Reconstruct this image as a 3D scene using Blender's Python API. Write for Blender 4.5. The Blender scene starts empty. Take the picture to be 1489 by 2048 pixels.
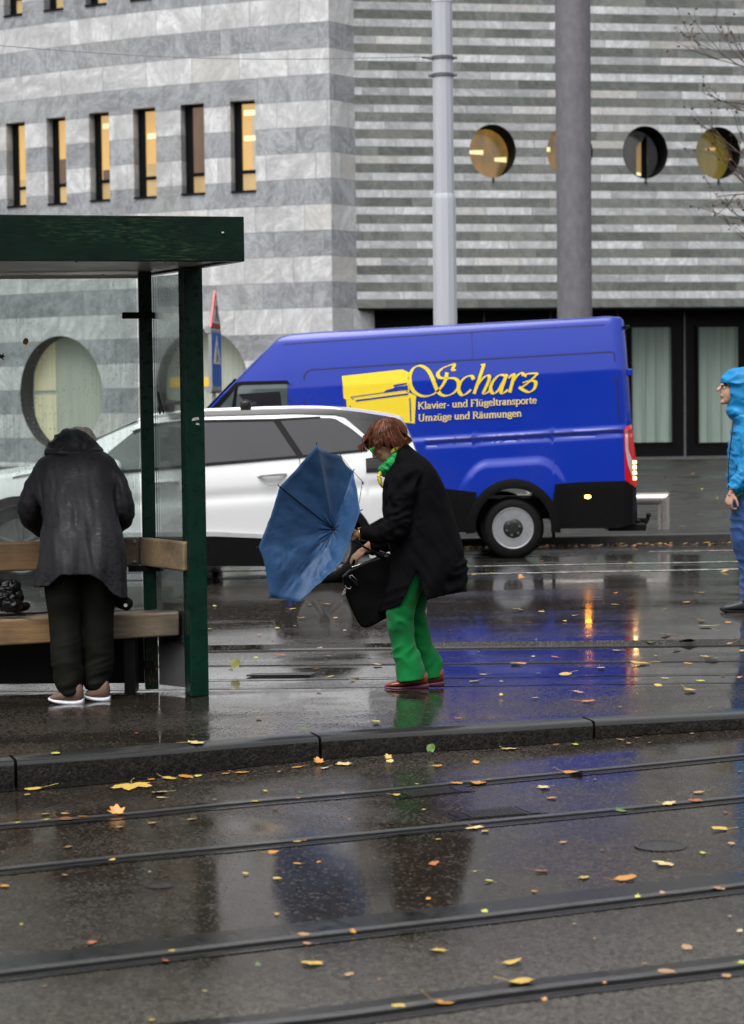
import bpy, bmesh, math, random
from mathutils import Vector, Matrix, noise
R = math.radians
random.seed(11)
scene = bpy.context.scene
COL = scene.collection
PI = math.pi

# ------------------------------------------------------------------ camera model (used to read sizes off the picture)
F, CU, CV, H = 4030.0, 744.5, 1024.0, 1.55
PITCH = math.atan(199 / F)
ROLL = -0.0121
CAM = Vector((0, 0, H))
CM = Matrix.Rotation(PI / 2 - PITCH, 3, 'X') @ Matrix.Rotation(ROLL, 3, 'Z')
CMI = CM.inverted()
def ray(u, v): return CM @ Vector(((u - CU) / F, -(v - CV) / F, -1))
def P(u, v, Y):
    d = ray(u, v); return CAM + d * (Y / d.y)
def G(u, v, z=0.0):
    d = ray(u, v); return CAM + d * ((z - H) / d.z)
def zf(x): return -0.128 + 0.016 * max(-4.0, min(6.0, x + 1.9))
def GF(u, v):
    z = -0.12
    for _ in range(6):
        p = G(u, v, z); z = zf(p.x)
    return p
def proj(p):
    q = CMI @ (p - CAM); return CU + F * q.x / -q.z, CV - F * q.y / -q.z

# ------------------------------------------------------------------ object helpers
def tag(o, label=None, cat=None, group=None, kind=None):
    if label: o['label'] = label
    if cat: o['category'] = cat
    if group: o['group'] = group
    if kind: o['kind'] = kind
    return o
def thing(name, loc, label, cat, group=None):
    o = bpy.data.objects.new(name, None); COL.objects.link(o)
    o.location = loc; o.empty_display_size = 0.1
    return tag(o, label, cat, group)
def origin(o):
    while o.parent: o = o.parent
    return Vector(o.location)
def smoothstep(a, b, x):
    t = max(0.0, min(1.0, (x - a) / (b - a))); return t * t * (3 - 2 * t)
def lerp(a, b, t): return a + (b - a) * t
def interp(tab, x):
    if x <= tab[0][0]: return tab[0][1]
    for (x0, y0), (x1, y1) in zip(tab, tab[1:]):
        if x <= x1: return y0 + (y1 - y0) * (x - x0) / max(1e-9, x1 - x0)
    return tab[-1][1]
def catmull(pts, k=6, closed=False):
    n = len(pts); out = []
    rng = range(n) if closed else range(n - 1)
    for i in rng:
        p0 = pts[(i - 1) % n] if closed or i > 0 else pts[i]
        p1 = pts[i]; p2 = pts[(i + 1) % n]
        p3 = pts[(i + 2) % n] if closed or i + 2 < n else p2
        for j in range(k):
            t = j / k
            out.append(tuple(0.5 * (2 * b + (c - a) * t + (2 * a - 5 * b + 4 * c - d) * t * t + (3 * b - a - 3 * c + d) * t ** 3) for a, b, c, d in zip(p0, p1, p2, p3)))
    if not closed: out.append(tuple(pts[-1]))
    return out

class MB:
    def __init__(s): s.v = []; s.f = []; s.m = []; s.uv = {}
    def add(s, vs, fs, mi=0):
        b = len(s.v); s.v += [Vector(x) for x in vs]
        s.f += [tuple(b + i for i in f) for f in fs]; s.m += [mi] * len(fs)
        return b
    def box(s, c, size, rot=None, mi=0):
        c = Vector(c); h = [x / 2 for x in size]
        vs = [Vector((a * h[0], b * h[1], d * h[2])) for a in (-1, 1) for b in (-1, 1) for d in (-1, 1)]
        if rot is not None: vs = [rot @ x for x in vs]
        s.add([c + x for x in vs], [(0, 1, 3, 2), (4, 6, 7, 5), (0, 4, 5, 1), (2, 3, 7, 6), (0, 2, 6, 4), (1, 5, 7, 3)], mi)
    def beam(s, p0, p1, w, h, up=(0, 0, 1), mi=0):
        p0 = Vector(p0); p1 = Vector(p1); x = p1 - p0; L = x.length; x.normalize()
        up = Vector(up); y = up.cross(x).normalized(); z = x.cross(y)
        s.box((p0 + p1) / 2, (L, w, h), Matrix((x, y, z)).transposed(), mi)
    def loft(s, rings, cap0=True, cap1=True, closed=True, mi=0):
        n = len(rings[0]); b = len(s.v)
        vs = [p for r in rings for p in r]; fs = []
        for i in range(len(rings) - 1):
            for j in range(n if closed else n - 1):
                k = (j + 1) % n
                fs.append((i * n + j, i * n + k, (i + 1) * n + k, (i + 1) * n + j))
        if cap0: fs.append(tuple(range(n))[::-1])
        if cap1: fs.append(tuple(range((len(rings) - 1) * n, len(rings) * n)))
        s.add(vs, fs, mi)
    def tube(s, path, r, n=10, caps=True, mi=0, flat=1.0):
        path = [Vector(p) for p in path]; m = len(path)
        rs = r if isinstance(r, (list, tuple)) else [r] * m
        t0 = (path[1] - path[0]).normalized()
        a = t0.orthogonal().normalized(); rings = []
        for i, p in enumerate(path):
            t = (path[min(i + 1, m - 1)] - path[max(i - 1, 0)]).normalized()
            a = (a - t * a.dot(t)).normalized(); b = t.cross(a)
            rings.append([p + (a * math.cos(2 * PI * j / n) + b * math.sin(2 * PI * j / n) * flat) * rs[i] for j in range(n)])
        s.loft(rings, caps, caps, mi=mi)
    def ball(s, c, rad, rot=None, n=16, m=10, mi=0):
        c = Vector(c); rad = rad if isinstance(rad, (tuple, list)) else (rad,) * 3; rings = []
        for i in range(1, m):
            th = PI * i / m
            rg = []
            for j in range(n):
                q = Vector((rad[0] * math.sin(th) * math.cos(2 * PI * j / n), rad[1] * math.sin(th) * math.sin(2 * PI * j / n), rad[2] * math.cos(th)))
                rg.append(c + (rot @ q if rot is not None else q))
            rings.append(rg)
        b = len(s.v); s.loft(rings, False, False, mi=mi)
        top = Vector((0, 0, rad[2])); bot = -top
        if rot is not None: top = rot @ top; bot = rot @ bot
        e = len(s.v); s.v += [c + top, c + bot]
        for j in range(n):
            k = (j + 1) % n
            s.f.append((e, b + k, b + j)); s.m.append(mi)
            o = b + (m - 2) * n
            s.f.append((e + 1, o + j, o + k)); s.m.append(mi)
    def prism(s, poly, vec, mi=0):
        n = len(poly); vec = Vector(vec); poly = [Vector(p) for p in poly]
        fs = [tuple(range(n)), tuple(range(2 * n - 1, n - 1, -1))] + [(i, (i + 1) % n, n + (i + 1) % n, n + i) for i in range(n)]
        s.add(poly + [p + vec for p in poly], fs, mi)
    def lathe(s, prof, c, axis, n=32, mi=0, closed=False):
        c = Vector(c); ax = Vector(axis).normalized(); a = ax.orthogonal().normalized(); b = ax.cross(a)
        rings = [[c + ax * h + (a * math.cos(2 * PI * j / n) + b * math.sin(2 * PI * j / n)) * max(r, 1e-4) for j in range(n)] for r, h in prof]
        s.loft(rings, not closed, not closed, mi=mi)
    def ribbon(s, pa, pb, mi=0):
        n = len(pa); s.add(list(pa) + list(pb), [(i, i + 1, n + i + 1, n + i) for i in range(n - 1)], mi)
    def build(s, name, mat, parent=None, smooth=None, bevel=0, bseg=2, recalc=True, subsurf=0, uv=None, merge=0):
        org = origin(parent) if parent else Vector()
        me = bpy.data.meshes.new(name)
        me.from_pydata([tuple(p - org) for p in s.v], [], s.f); me.validate(verbose=False)
        for m in (mat if isinstance(mat, (list, tuple)) else [mat]): me.materials.append(m)
        if len(me.polygons) == len(s.m): me.polygons.foreach_set('material_index', s.m)
        if uv:
            lay = me.uv_layers.new(name='UVMap')
            for lp in me.loops: lay.data[lp.index].uv = uv[lp.vertex_index]
        bm = bmesh.new(); bm.from_mesh(me)
        if merge: bmesh.ops.remove_doubles(bm, verts=bm.verts, dist=merge)
        if recalc: bmesh.ops.recalc_face_normals(bm, faces=bm.faces)
        if smooth:
            for f in bm.faces: f.smooth = True
            for e in bm.edges:
                if len(e.link_faces) == 2 and e.calc_face_angle(0) > R(smooth): e.smooth = False
        bm.to_mesh(me); bm.free()
        return link(name, me, parent, bevel, bseg, subsurf)
def link(name, me, parent=None, bevel=0, bseg=2, subsurf=0):
    o = bpy.data.objects.new(name, me); COL.objects.link(o)
    if parent: o.parent = parent
    if bevel:
        b = o.modifiers.new('bevel', 'BEVEL'); b.width = bevel; b.segments = bseg; b.limit_method = 'ANGLE'; b.angle_limit = R(35)
    if subsurf:
        b = o.modifiers.new('sub', 'SUBSURF'); b.levels = subsurf; b.render_levels = subsurf
    return o
def sculpt(mb, name, mat, parent, voxel=0.008, it=4, fold=None, cut=None, thick=0, fac=0.5, matfn=None):
    """fuse overlapping closed shapes into one continuous surface, relax it, add folds"""
    me = bpy.data.meshes.new('tmp'); me.from_pydata([tuple(p) for p in mb.v], [], mb.f)
    bm = bmesh.new(); bm.from_mesh(me); bmesh.ops.recalc_face_normals(bm, faces=bm.faces); bm.to_mesh(me); bm.free()
    t = bpy.data.objects.new('tmp', me); COL.objects.link(t)
    r = t.modifiers.new('r', 'REMESH'); r.mode = 'VOXEL'; r.voxel_size = voxel; r.adaptivity = 0
    sm = t.modifiers.new('s', 'SMOOTH'); sm.factor = fac; sm.iterations = it
    dg = bpy.context.evaluated_depsgraph_get(); dg.update()
    res = bpy.data.meshes.new_from_object(t.evaluated_get(dg))
    bpy.data.objects.remove(t); bpy.data.meshes.remove(me)
    res.name = name
    bm = bmesh.new(); bm.from_mesh(res); bm.normal_update()
    if fold:
        ds = [(v, v.normal * fold(v.co, v.normal)) for v in bm.verts]
        for v, d in ds: v.co += d
        bm.normal_update()
    if cut:
        bmesh.ops.delete(bm, geom=[f for f in bm.faces if cut(f.calc_center_median(), f.normal)], context='FACES')
    if parent:
        org = origin(parent)
        for v in bm.verts: v.co -= org
    else: org = Vector()
    for f in bm.faces:
        f.smooth = True
        f.material_index = matfn(f.calc_center_median() + org, f.normal) if matfn else 0
    bm.to_mesh(res); bm.free()
    res.materials.clear()
    for m in (mat if isinstance(mat, (list, tuple)) else [mat]): res.materials.append(m)
    o = link(name, res, parent)
    if thick:
        so = o.modifiers.new('t', 'SOLIDIFY'); so.thickness = thick; so.offset = -1
    return o
def ring(L, Rt, Y, ry, n=28, e=2.0, dy=0.0):
    """elliptic cross-section between two outline points of the picture at depth Y, half-thickness ry"""
    a = P(L[0], L[1], Y); b = P(Rt[0], Rt[1], Y); c = (a + b) / 2; h = (b - a) / 2
    out = []
    for j in range(n):
        t = 2 * PI * j / n; ct, st = math.cos(t), math.sin(t)
        ct = math.copysign(abs(ct) ** (2 / e), ct); st = math.copysign(abs(st) ** (2 / e), st)
        out.append(c + h * ct + Vector((0, ry * st + dy, 0)))
    return out
def rings(tab, k=5, **kw):
    """tab rows: uL,vL,uR,vR,Y,ry -> smooth list of rings"""
    return [ring((r[0], r[1]), (r[2], r[3]), r[4], r[5], **kw) for r in catmull(tab, k)]
def ppath(tab, k=5):
    """rows u,v,Y,r -> path, radii"""
    t = catmull(tab, k) if k > 1 else tab
    return [P(a, b, c) for a, b, c, d in t], [d for a, b, c, d in t]
def fbm(p, s, oc=3):
    v = 0; a = 1
    for i in range(oc):
        v += a * noise.noise(p * s); s *= 2.1; a *= 0.5
    return v
def ridged(p, sx, sy, sz):
    return 1 - abs(noise.noise(Vector((p.x * sx, p.y * sy, p.z * sz)))) * 2
# ------------------------------------------------------------------ materials
class N:
    def __init__(s, name):
        s.mat = bpy.data.materials.new(name); s.mat.use_nodes = True
        s.t = s.mat.node_tree; s.t.nodes.clear()
        s.out = s.n('ShaderNodeOutputMaterial')
    def n(s, typ, ins=None, **props):
        nd = s.t.nodes.new(typ)
        for k, v in props.items(): setattr(nd, k, v)
        for k, v in (ins or {}).items():
            sock = nd.inputs[k]
            if isinstance(v, bpy.types.NodeSocket): s.t.links.new(v, sock)
            elif v is not None:
                if hasattr(sock.default_value, '__len__') and not hasattr(v, '__len__'): v = (v,) * len(sock.default_value)
                if hasattr(sock.default_value, '__len__') and len(sock.default_value) == 4 and len(v) == 3: v = (*v, 1)
                sock.default_value = v
        return nd
    def math(s, op, a, b=None, c=None, clamp=False):
        i = {0: a}
        if b is not None: i[1] = b
        if c is not None: i[2] = c
        return s.n('ShaderNodeMath', i, operation=op, use_clamp=clamp).outputs[0]
    def mix(s, f, a, b, blend='MIX'):
        nd = s.n('ShaderNodeMix', None, data_type='RGBA', blend_type=blend)
        for k, v in ((0, f), (6, a), (7, b)):
            sock = nd.inputs[k]
            if isinstance(v, bpy.types.NodeSocket): s.t.links.new(v, sock)
            else: sock.default_value = v if k == 0 else ((*v, 1) if len(v) == 3 else v)
        return nd.outputs[2]
    def noise(s, vec, scale, detail=4, rough=0.55, dist=0.0):
        return s.n('ShaderNodeTexNoise', {'Vector': vec, 'Scale': scale, 'Detail': detail, 'Roughness': rough, 'Distortion': dist}).outputs[0]
    def ramp(s, fac, stops, interp='LINEAR'):
        nd = s.n('ShaderNodeValToRGB', {'Fac': fac}); cr = nd.color_ramp; cr.interpolation = interp
        while len(cr.elements) < len(stops): cr.elements.new(0.5)
        for e, (p, c) in zip(cr.elements, stops):
            e.position = p; e.color = (c, c, c, 1) if not hasattr(c, '__len__') else (*c, 1)
        return nd.outputs[0]
    def mapr(s, v, a, b, c, d):
        return s.n('ShaderNodeMapRange', {0: v, 1: a, 2: b, 3: c, 4: d}).outputs[0]
    def obj(s): return s.n('ShaderNodeTexCoord').outputs['Object']
    def uv(s): return s.n('ShaderNodeTexCoord').outputs['UV']
    def pos(s): return s.n('ShaderNodeNewGeometry').outputs['Position']
    def mapping(s, vec, scale=(1, 1, 1), rot=(0, 0, 0), loc=(0, 0, 0)):
        return s.n('ShaderNodeMapping', {'Vector': vec, 'Scale': scale, 'Rotation': rot, 'Location': loc}).outputs[0]
    def bump(s, h, strength=0.3, dist=0.01, normal=None):
        return s.n('ShaderNodeBump', {'Height': h, 'Strength': strength, 'Distance': dist, 'Normal': normal}).outputs[0]
    def bsdf(s, **k):
        names = dict(base='Base Color', rough='Roughness', metal='Metallic', spec='Specular IOR Level', normal='Normal', coat='Coat Weight', coatr='Coat Roughness', emis='Emission Color', emiss='Emission Strength', trans='Transmission Weight', ior='IOR', sheen='Sheen Weight', alpha='Alpha', sss='Subsurface Weight')
        b = s.n('ShaderNodeBsdfPrincipled', {names[a]: v for a, v in k.items()})
        return b.outputs[0]
    def done(s, sh):
        s.t.links.new(sh, s.out.inputs[0]); return s.mat

def simple(name, c1, c2=None, scale=20, rough=0.5, rough2=None, metal=0, bump=0, bscale=60, bdist=0.004, spec=0.5, coat=0, sheen=0, stretch=(1, 1, 1), emis=None, emiss=0, sss=0):
    m = N(name); o = m.mapping(m.obj(), stretch)
    f = m.noise(o, scale, 5)
    f2 = m.mapr(f, 0.3, 0.7, 0, 1)
    base = m.mix(f2, c1, c2 if c2 else tuple(x * 0.8 for x in c1))
    rg = m.mapr(f, 0.3, 0.7, rough, rough2 if rough2 is not None else rough)
    nm = m.bump(m.noise(o, bscale, 5), bump, bdist) if bump else None
    k = dict(base=base, rough=rg, metal=metal, spec=spec, coat=coat, sheen=sheen, normal=nm)
    if emis: k.update(emis=emis, emiss=emiss)
    if sss: k.update(sss=sss)
    return m.done(m.bsdf(**k))

def asphalt(name, dark, light, agg=220, near=None, wet=0.5, wscale=0.7, rwet=0.05, rdry=0.42, bump=0.5, tint=(1.10, 1.0, 0.88), wdir=(1, 1, 1), sp=0.6, grainr=0.22):
    m = N(name); p = m.pos()
    big = m.noise(m.mapping(p, wdir), wscale, 4, 0.6, 0.4)
    wetm = m.mapr(big, 0.5 - 0.09 + (wet - 0.5) * 0.6, 0.5 + 0.09 + (wet - 0.5) * 0.6, 1, 0)      # 1 = standing water
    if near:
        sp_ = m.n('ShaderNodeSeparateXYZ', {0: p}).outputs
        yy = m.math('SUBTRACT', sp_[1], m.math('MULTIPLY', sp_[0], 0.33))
        near_m = m.mapr(m.math('ADD', yy, m.math('MULTIPLY', m.math('SUBTRACT', m.noise(p, 1.1, 4), 0.5), 0.9)), near - 0.45, near + 0.35, 1, 0)
        wetm = m.math('MULTIPLY', wetm, m.mapr(near_m, 0, 1, 1, 0.12))
    vor = m.n('ShaderNodeTexVoronoi', {'Vector': p, 'Scale': agg, 'Randomness': 1.0})
    cell = m.n('ShaderNodeSeparateColor', {0: vor.outputs['Color']}).outputs[0]
    fine = m.noise(p, 90, 4, 0.7)
    col = m.mix(m.mapr(cell, 0.1, 0.95, 0, 1), dark, light)
    col = m.mix(m.mapr(cell, 0.965, 0.975, 0, 0.5), col, (0.13, 0.12, 0.105))
    col = m.mix(m.mapr(m.noise(p, 2.2, 5, 0.65), 0.35, 0.7, 0, 0.55), col, tuple(x * 0.55 for x in dark))
    col = m.mix(1.0, col, tint, 'MULTIPLY')
    if near: col = m.mix(m.math('MULTIPLY', near_m, 0.75), col, m.mix(m.mapr(cell, 0.1, 0.95, 0, 1), (0.026, 0.0235, 0.020), (0.115, 0.103, 0.088)))  # stone colour turns paler towards the camera
    rg = m.mapr(wetm, 0, 1, rdry, rwet)
    cell2 = m.n('ShaderNodeSeparateColor', {0: vor.outputs['Color']}).outputs[1]
    thr = m.mapr(wetm, 0, 1, 0.55, 0.93)
    grain = m.math('GREATER_THAN', m.math('ADD', cell2, m.math('MULTIPLY', m.math('SUBTRACT', m.noise(p, 16, 4), 0.5), 0.5)), thr)
    rg = m.math('ADD', rg, m.math('MULTIPLY', grain, grainr))
    col = m.mix(m.math('MULTIPLY', grain, 0.5), col, m.mix(cell, light, tuple(x * 2.2 for x in light)))
    rg = m.math('ADD', rg, m.mapr(fine, 0.3, 0.7, -0.04, 0.05))
    rg = m.math('MAXIMUM', rg, 0.03)
    h = m.math('ADD', m.math('MULTIPLY', vor.outputs['Distance'], 0.8), m.math('MULTIPLY', fine, 0.6))
    h = m.math('MULTIPLY', h, m.mapr(wetm, 0, 1, 1.0, 0.1))
    h = m.math('ADD', h, m.math('MULTIPLY', m.noise(m.mapping(p, (1, 1, 1)), 5, 3), 0.35))
    nm = m.bump(h, bump, 0.004)
    spc = m.mapr(wetm, 0, 1, sp * 0.7, sp)
    return m.done(m.bsdf(base=col, rough=rg, spec=spc, normal=nm))

def stone(name, lo, hi, per, z0, duty, bw, veins, light_first=True, jit=0.1):
    """banded marble cladding: two courses per period, blocks and veins"""
    m = N(name); uv = m.uv(); s = m.n('ShaderNodeSeparateXYZ', {0: uv})
    a, z = s.outputs[0], s.outputs[1]
    ph = m.math('DIVIDE', m.math('SUBTRACT', z, z0), per)
    fr = m.math('FRACT', ph)
    band = m.math('LESS_THAN', fr, duty)                       # 1 = light course
    row = m.math('ADD', m.math('MULTIPLY', m.math('FLOOR', ph), 2), m.math('SUBTRACT', 1, band))
    off = m.math('MULTIPLY', m.math('FRACT', m.math('MULTIPLY', row, 0.618)), bw)
    bx = m.math('DIVIDE', m.math('ADD', a, off), bw)
    bid = m.math('FLOOR', bx)
    cv = m.n('ShaderNodeCombineXYZ', {0: bid, 1: row, 2: 0.0}).outputs[0]
    wn = m.n('ShaderNodeTexWhiteNoise', {'Vector': cv}, noise_dimensions='3D')
    rnd, rcol = wn.outputs['Value'], wn.outputs['Color']
    vv = m.n('ShaderNodeVectorMath', {0: uv, 1: m.n('ShaderNodeVectorMath', {0: rcol, 1: (30, 30, 30)}, operation='MULTIPLY').outputs[0]}, operation='ADD').outputs[0]
    vr = m.n('ShaderNodeVectorRotate', {'Vector': vv, 'Angle': m.math('MULTIPLY', rnd, 2.2)}, rotation_type='Z_AXIS').outputs[0]
    v1 = m.noise(m.mapping(vr, (0.85, 1.35, 1)), veins, 8, 0.66, 1.3)
    v2 = m.noise(m.mapping(vr, (1, 1.9, 1)), veins * 1.5, 6, 0.6, 1.8)
    vein = m.ramp(v1, [(0.36, 0.0), (0.5, 0.4), (0.60, 1.0)])
    crack = m.ramp(m.math('ABSOLUTE', m.math('SUBTRACT', v2, 0.5)), [(0.0, 1.0), (0.035, 0.25), (0.1, 0.0)])
    cl = m.mix(vein, tuple(x * 0.70 for x in hi), tuple(x * 1.06 for x in hi))
    cl = m.mix(m.math('MULTIPLY', crack, 0.55), cl, tuple(x * 0.5 for x in hi))
    cd = m.mix(vein, tuple(x * 0.72 for x in lo), tuple(x * 1.25 for x in lo))
    cd = m.mix(m.math('MULTIPLY', crack, 0.5), cd, tuple(min(1, x * 1.9) for x in lo))
    col = m.mix(band, cd, cl)
    col = m.mix(1.0, col, m.mix(rnd, (1 - jit,) * 3, (1 + jit,) * 3), 'MULTIPLY')
    col = m.mix(m.math('MULTIPLY', m.math('GREATER_THAN', m.math('FRACT', m.math('MULTIPLY', rnd, 7.3)), 0.88), m.mapr(band, 0, 1, 0.12, 0.3)), col, (0.42, 0.40, 0.34))
    e = m.math('MINIMUM', m.math('FRACT', bx), m.math('SUBTRACT', 1, m.math('FRACT', bx)))
    jv = m.math('LESS_THAN', m.math('MULTIPLY', e, bw), 0.012)
    d1 = m.math('MINIMUM', fr, m.math('SUBTRACT', 1, fr)); d2 = m.math('ABSOLUTE', m.math('SUBTRACT', fr, duty))
    jh = m.math('LESS_THAN', m.math('MULTIPLY', m.math('MINIMUM', d1, d2), per), 0.012)
    col = m.mix(m.math('MULTIPLY', m.math('MAXIMUM', jv, jh), 0.45), col, (0.09, 0.09, 0.09))
    st = m.noise(m.mapping(uv, (1.3, 0.12, 1)), 1.5, 5)
    col = m.mix(m.mapr(st, 0.5, 0.75, 0, 0.28), col, (0.14, 0.14, 0.13))
    return m.done(m.bsdf(base=col, rough=m.mapr(v1, 0.3, 0.7, 0.35, 0.55), spec=0.4, normal=m.bump(v2, 0.25, 0.02)))

def paint(name, c, rough=0.16, coat=0.6, drops=True, dirt=0.25):
    m = N(name); o = m.obj()
    d = m.noise(o, 1.4, 5)
    base = m.mix(m.mapr(d, 0.5, 0.8, 0, dirt), c, tuple(x * 0.72 + 0.012 for x in c))
    v = m.n('ShaderNodeTexVoronoi', {'Vector': o, 'Scale': 70.0}, feature='SMOOTH_F1')
    dm = m.mapr(v.outputs['Distance'], 0.0, 0.35, 1, 0)
    nm = m.bump(dm, 0.08 if drops else 0.0, 0.002)
    return m.done(m.bsdf(base=base, rough=m.mapr(d, 0.3, 0.8, rough, rough + 0.12), spec=0.5, coat=coat, coatr=0.06, normal=nm))

def wood(name, c1, c2, axis='X', stain=0.5):
    m = N(name); o = m.obj()
    sc = {'X': (0.7, 14, 14), 'Y': (14, 0.7, 14), 'Z': (14, 14, 0.7)}[axis]
    g = m.noise(m.mapping(o, sc), 4, 6, 0.65, 0.6)
    fine = m.noise(m.mapping(o, tuple(x * 3 for x in sc)), 6, 4)
    col = m.mix(m.mapr(g, 0.3, 0.7, 0, 1), c1, c2)
    col = m.mix(m.mapr(m.noise(o, 3.0, 5), 0.46, 0.66, 0, stain), col, (0.045, 0.04, 0.034))
    col = m.mix(m.mapr(fine, 0.58, 0.7, 0, 0.5), col, tuple(x * 0.35 for x in c1))
    return m.done(m.bsdf(base=col, rough=m.mapr(g, 0.3, 0.7, 0.35, 0.6), spec=0.45, normal=m.bump(fine, 0.35, 0.004)))

def wetglass(name, amount=0.14, tint=(0.85, 0.9, 0.88)):
    m = N(name); o = m.obj()
    v = m.n('ShaderNodeTexVoronoi', {'Vector': m.mapping(o, (1, 1, 0.7)), 'Scale': 95.0, 'Randomness': 1.0})
    sz = m.n('ShaderNodeSeparateColor', {0: v.outputs['Color']}).outputs[0]
    drop = m.math('LESS_THAN', v.outputs['Distance'], m.math('MULTIPLY', m.math('POWER', sz, 3.0), 0.45))
    run = m.noise(m.mapping(o, (26, 26, 0.9)), 2.0, 5, 0.6)
    zone = m.mapr(m.noise(o, 2.3, 4), 0.42, 0.62, 0.15, 1)
    fog = m.math('MULTIPLY', m.mapr(run, 0.45, 0.72, 0.0, 1.0), zone)
    fac = m.math('ADD', m.math('ADD', amount * 0.55, m.math('MULTIPLY', fog, amount * 1.5)), m.math('MULTIPLY', m.math('MULTIPLY', drop, zone), 0.4), clamp=True)
    tr = m.n('ShaderNodeBsdfTransparent', {0: (*tint, 1)}).outputs[0]
    fogb = m.n('ShaderNodeMixShader', {0: 0.5, 1: m.n('ShaderNodeBsdfDiffuse', {0: (0.62, 0.65, 0.63, 1)}).outputs[0], 2: m.n('ShaderNodeBsdfTranslucent', {0: (0.6, 0.63, 0.61, 1)}).outputs[0]}).outputs[0]
    a = m.n('ShaderNodeMixShader', {0: fac, 1: tr, 2: fogb}).outputs[0]
    fr = m.n('ShaderNodeFresnel', {0: 1.4}).outputs[0]
    gl = m.n('ShaderNodeBsdfGlossy', {0: (1, 1, 1, 1), 'Roughness': 0.02}).outputs[0]
    return m.done(m.n('ShaderNodeMixShader', {0: m.math('MULTIPLY', fr, 0.8), 1: a, 2: gl}).outputs[0])

def lit(name, c, s, gloss=0.25, var=0.35, scale=1.5, c2=None):
    """a pane with a lamp-lit room behind it"""
    m = N(name); o = m.obj()
    n1 = m.noise(m.mapping(o, (1, 1, 0.35)), scale, 3)
    col = m.mix(m.mapr(n1, 0.35, 0.65, 0, 1), c, c2 if c2 else tuple(x * (1 - var) for x in c))
    return m.done(m.bsdf(base=tuple(x * 0.2 for x in c), rough=0.12, spec=gloss, emis=col, emiss=s))

def cloth(name, c, c2, rough=0.7, weave=700, bump=0.15, sheen=0.1, spots=None, big=0.25, spec=0.3):
    m = N(name); o = m.obj()
    col = m.mix(m.mapr(m.noise(o, 6, 5), 0.35, 0.68, 0, 1), c, c2)
    rg = rough
    if spots:
        w = m.noise(m.mapping(o, (1, 1, 2.4)), 34, 5, 0.7, 0.3)
        wm = m.math('MULTIPLY', m.mapr(w, 0.50, 0.58, 0, 1), m.mapr(m.noise(o, 3.2, 3), 0.35, 0.6, 0.45, 1))
        col = m.mix(wm, col, spots); rg = m.mapr(wm, 0, 1, rough, rough * 0.55)
    wv = m.noise(o, weave, 2)
    nm = m.bump(m.noise(o, 14, 5, 0.6), big, 0.012, m.bump(wv, bump, 0.001))
    return m.done(m.bsdf(base=col, rough=rg, sheen=sheen, normal=nm, spec=spec))

M = {}
# light road colours
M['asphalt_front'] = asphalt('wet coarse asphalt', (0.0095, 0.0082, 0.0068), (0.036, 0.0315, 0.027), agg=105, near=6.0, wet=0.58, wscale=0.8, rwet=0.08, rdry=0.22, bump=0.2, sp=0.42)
M['asphalt_platform'] = asphalt('wet platform asphalt', (0.009, 0.0082, 0.0075), (0.030, 0.0275, 0.0245), agg=110, wet=0.56, wscale=1.1, rwet=0.05, rdry=0.19, bump=0.16, sp=0.45, wdir=(0.5, 1.2, 1))
M['asphalt_track'] = asphalt('wet track asphalt', (0.010, 0.0095, 0.009), (0.030, 0.0285, 0.0265), agg=90, grainr=0.14, wet=0.62, wscale=1.0, rwet=0.04, rdry=0.15, bump=0.10, sp=0.65, wdir=(0.35, 1.6, 1))
M['asphalt_road'] = asphalt('wet road asphalt', (0.015, 0.0145, 0.0135), (0.042, 0.040, 0.037), agg=80, grainr=0.10, wet=0.60, wscale=0.7, rwet=0.055, rdry=0.14, bump=0.06, sp=0.62, wdir=(0.35, 1.3, 1))
M['asphalt_far'] = asphalt('soaked lane asphalt', (0.010, 0.011, 0.011), (0.030, 0.031, 0.030), agg=160, wet=0.62, wscale=0.7, rwet=0.09, rdry=0.22, bump=0.12, wdir=(0.35, 1.3, 1))
M['sidewalk'] = asphalt('wet forecourt paving', (0.010, 0.011, 0.010), (0.024, 0.026, 0.024), agg=120, wet=0.45, wscale=0.3, rwet=0.2, rdry=0.45, bump=0.2, sp=0.35)
M['kerb'] = simple('rough dark granite', (0.022, 0.0195, 0.016), (0.003, 0.0028, 0.0025), 70, 0.6, 0.4, bump=0.7, bscale=130, bdist=0.008, spec=0.12)
M['kerb_top'] = simple('smooth wet granite', (0.028, 0.028, 0.028), (0.016, 0.016, 0.0165), 120, 0.08, 0.2, bump=0.15, bscale=200, bdist=0.002)
M['far_kerb'] = simple('far kerb granite', (0.045, 0.045, 0.043), (0.02, 0.02, 0.02), 30, 0.4, bump=0.4, bscale=50)
M['road_paint'] = simple('worn white road paint', (0.52, 0.52, 0.50), (0.12, 0.12, 0.11), 9, 0.3, 0.2)
M['rail_steel'] = simple('wet rail steel', (0.17, 0.17, 0.175), (0.06, 0.058, 0.055), 14, 0.22, 0.40, metal=0.6, stretch=(0.6, 8, 8))
M['rail_lip'] = simple('dull rail lip', (0.05, 0.048, 0.05), (0.025, 0.024, 0.024), 14, 0.35, 0.5, metal=0.4)
M['rail_groove'] = simple('rail groove dirt', (0.0025, 0.0025, 0.0025), (0.005, 0.004, 0.004), 40, 0.8, spec=0.1)
M['bitumen'] = simple('wet bitumen seal', (0.006, 0.006, 0.0065), (0.014, 0.013, 0.012), 18, 0.08, 0.28, bump=0.2, bscale=50)
M['iron'] = simple('cast iron', (0.030, 0.028, 0.027), (0.018, 0.017, 0.016), 60, 0.2, 0.4, bump=0.3)
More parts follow.
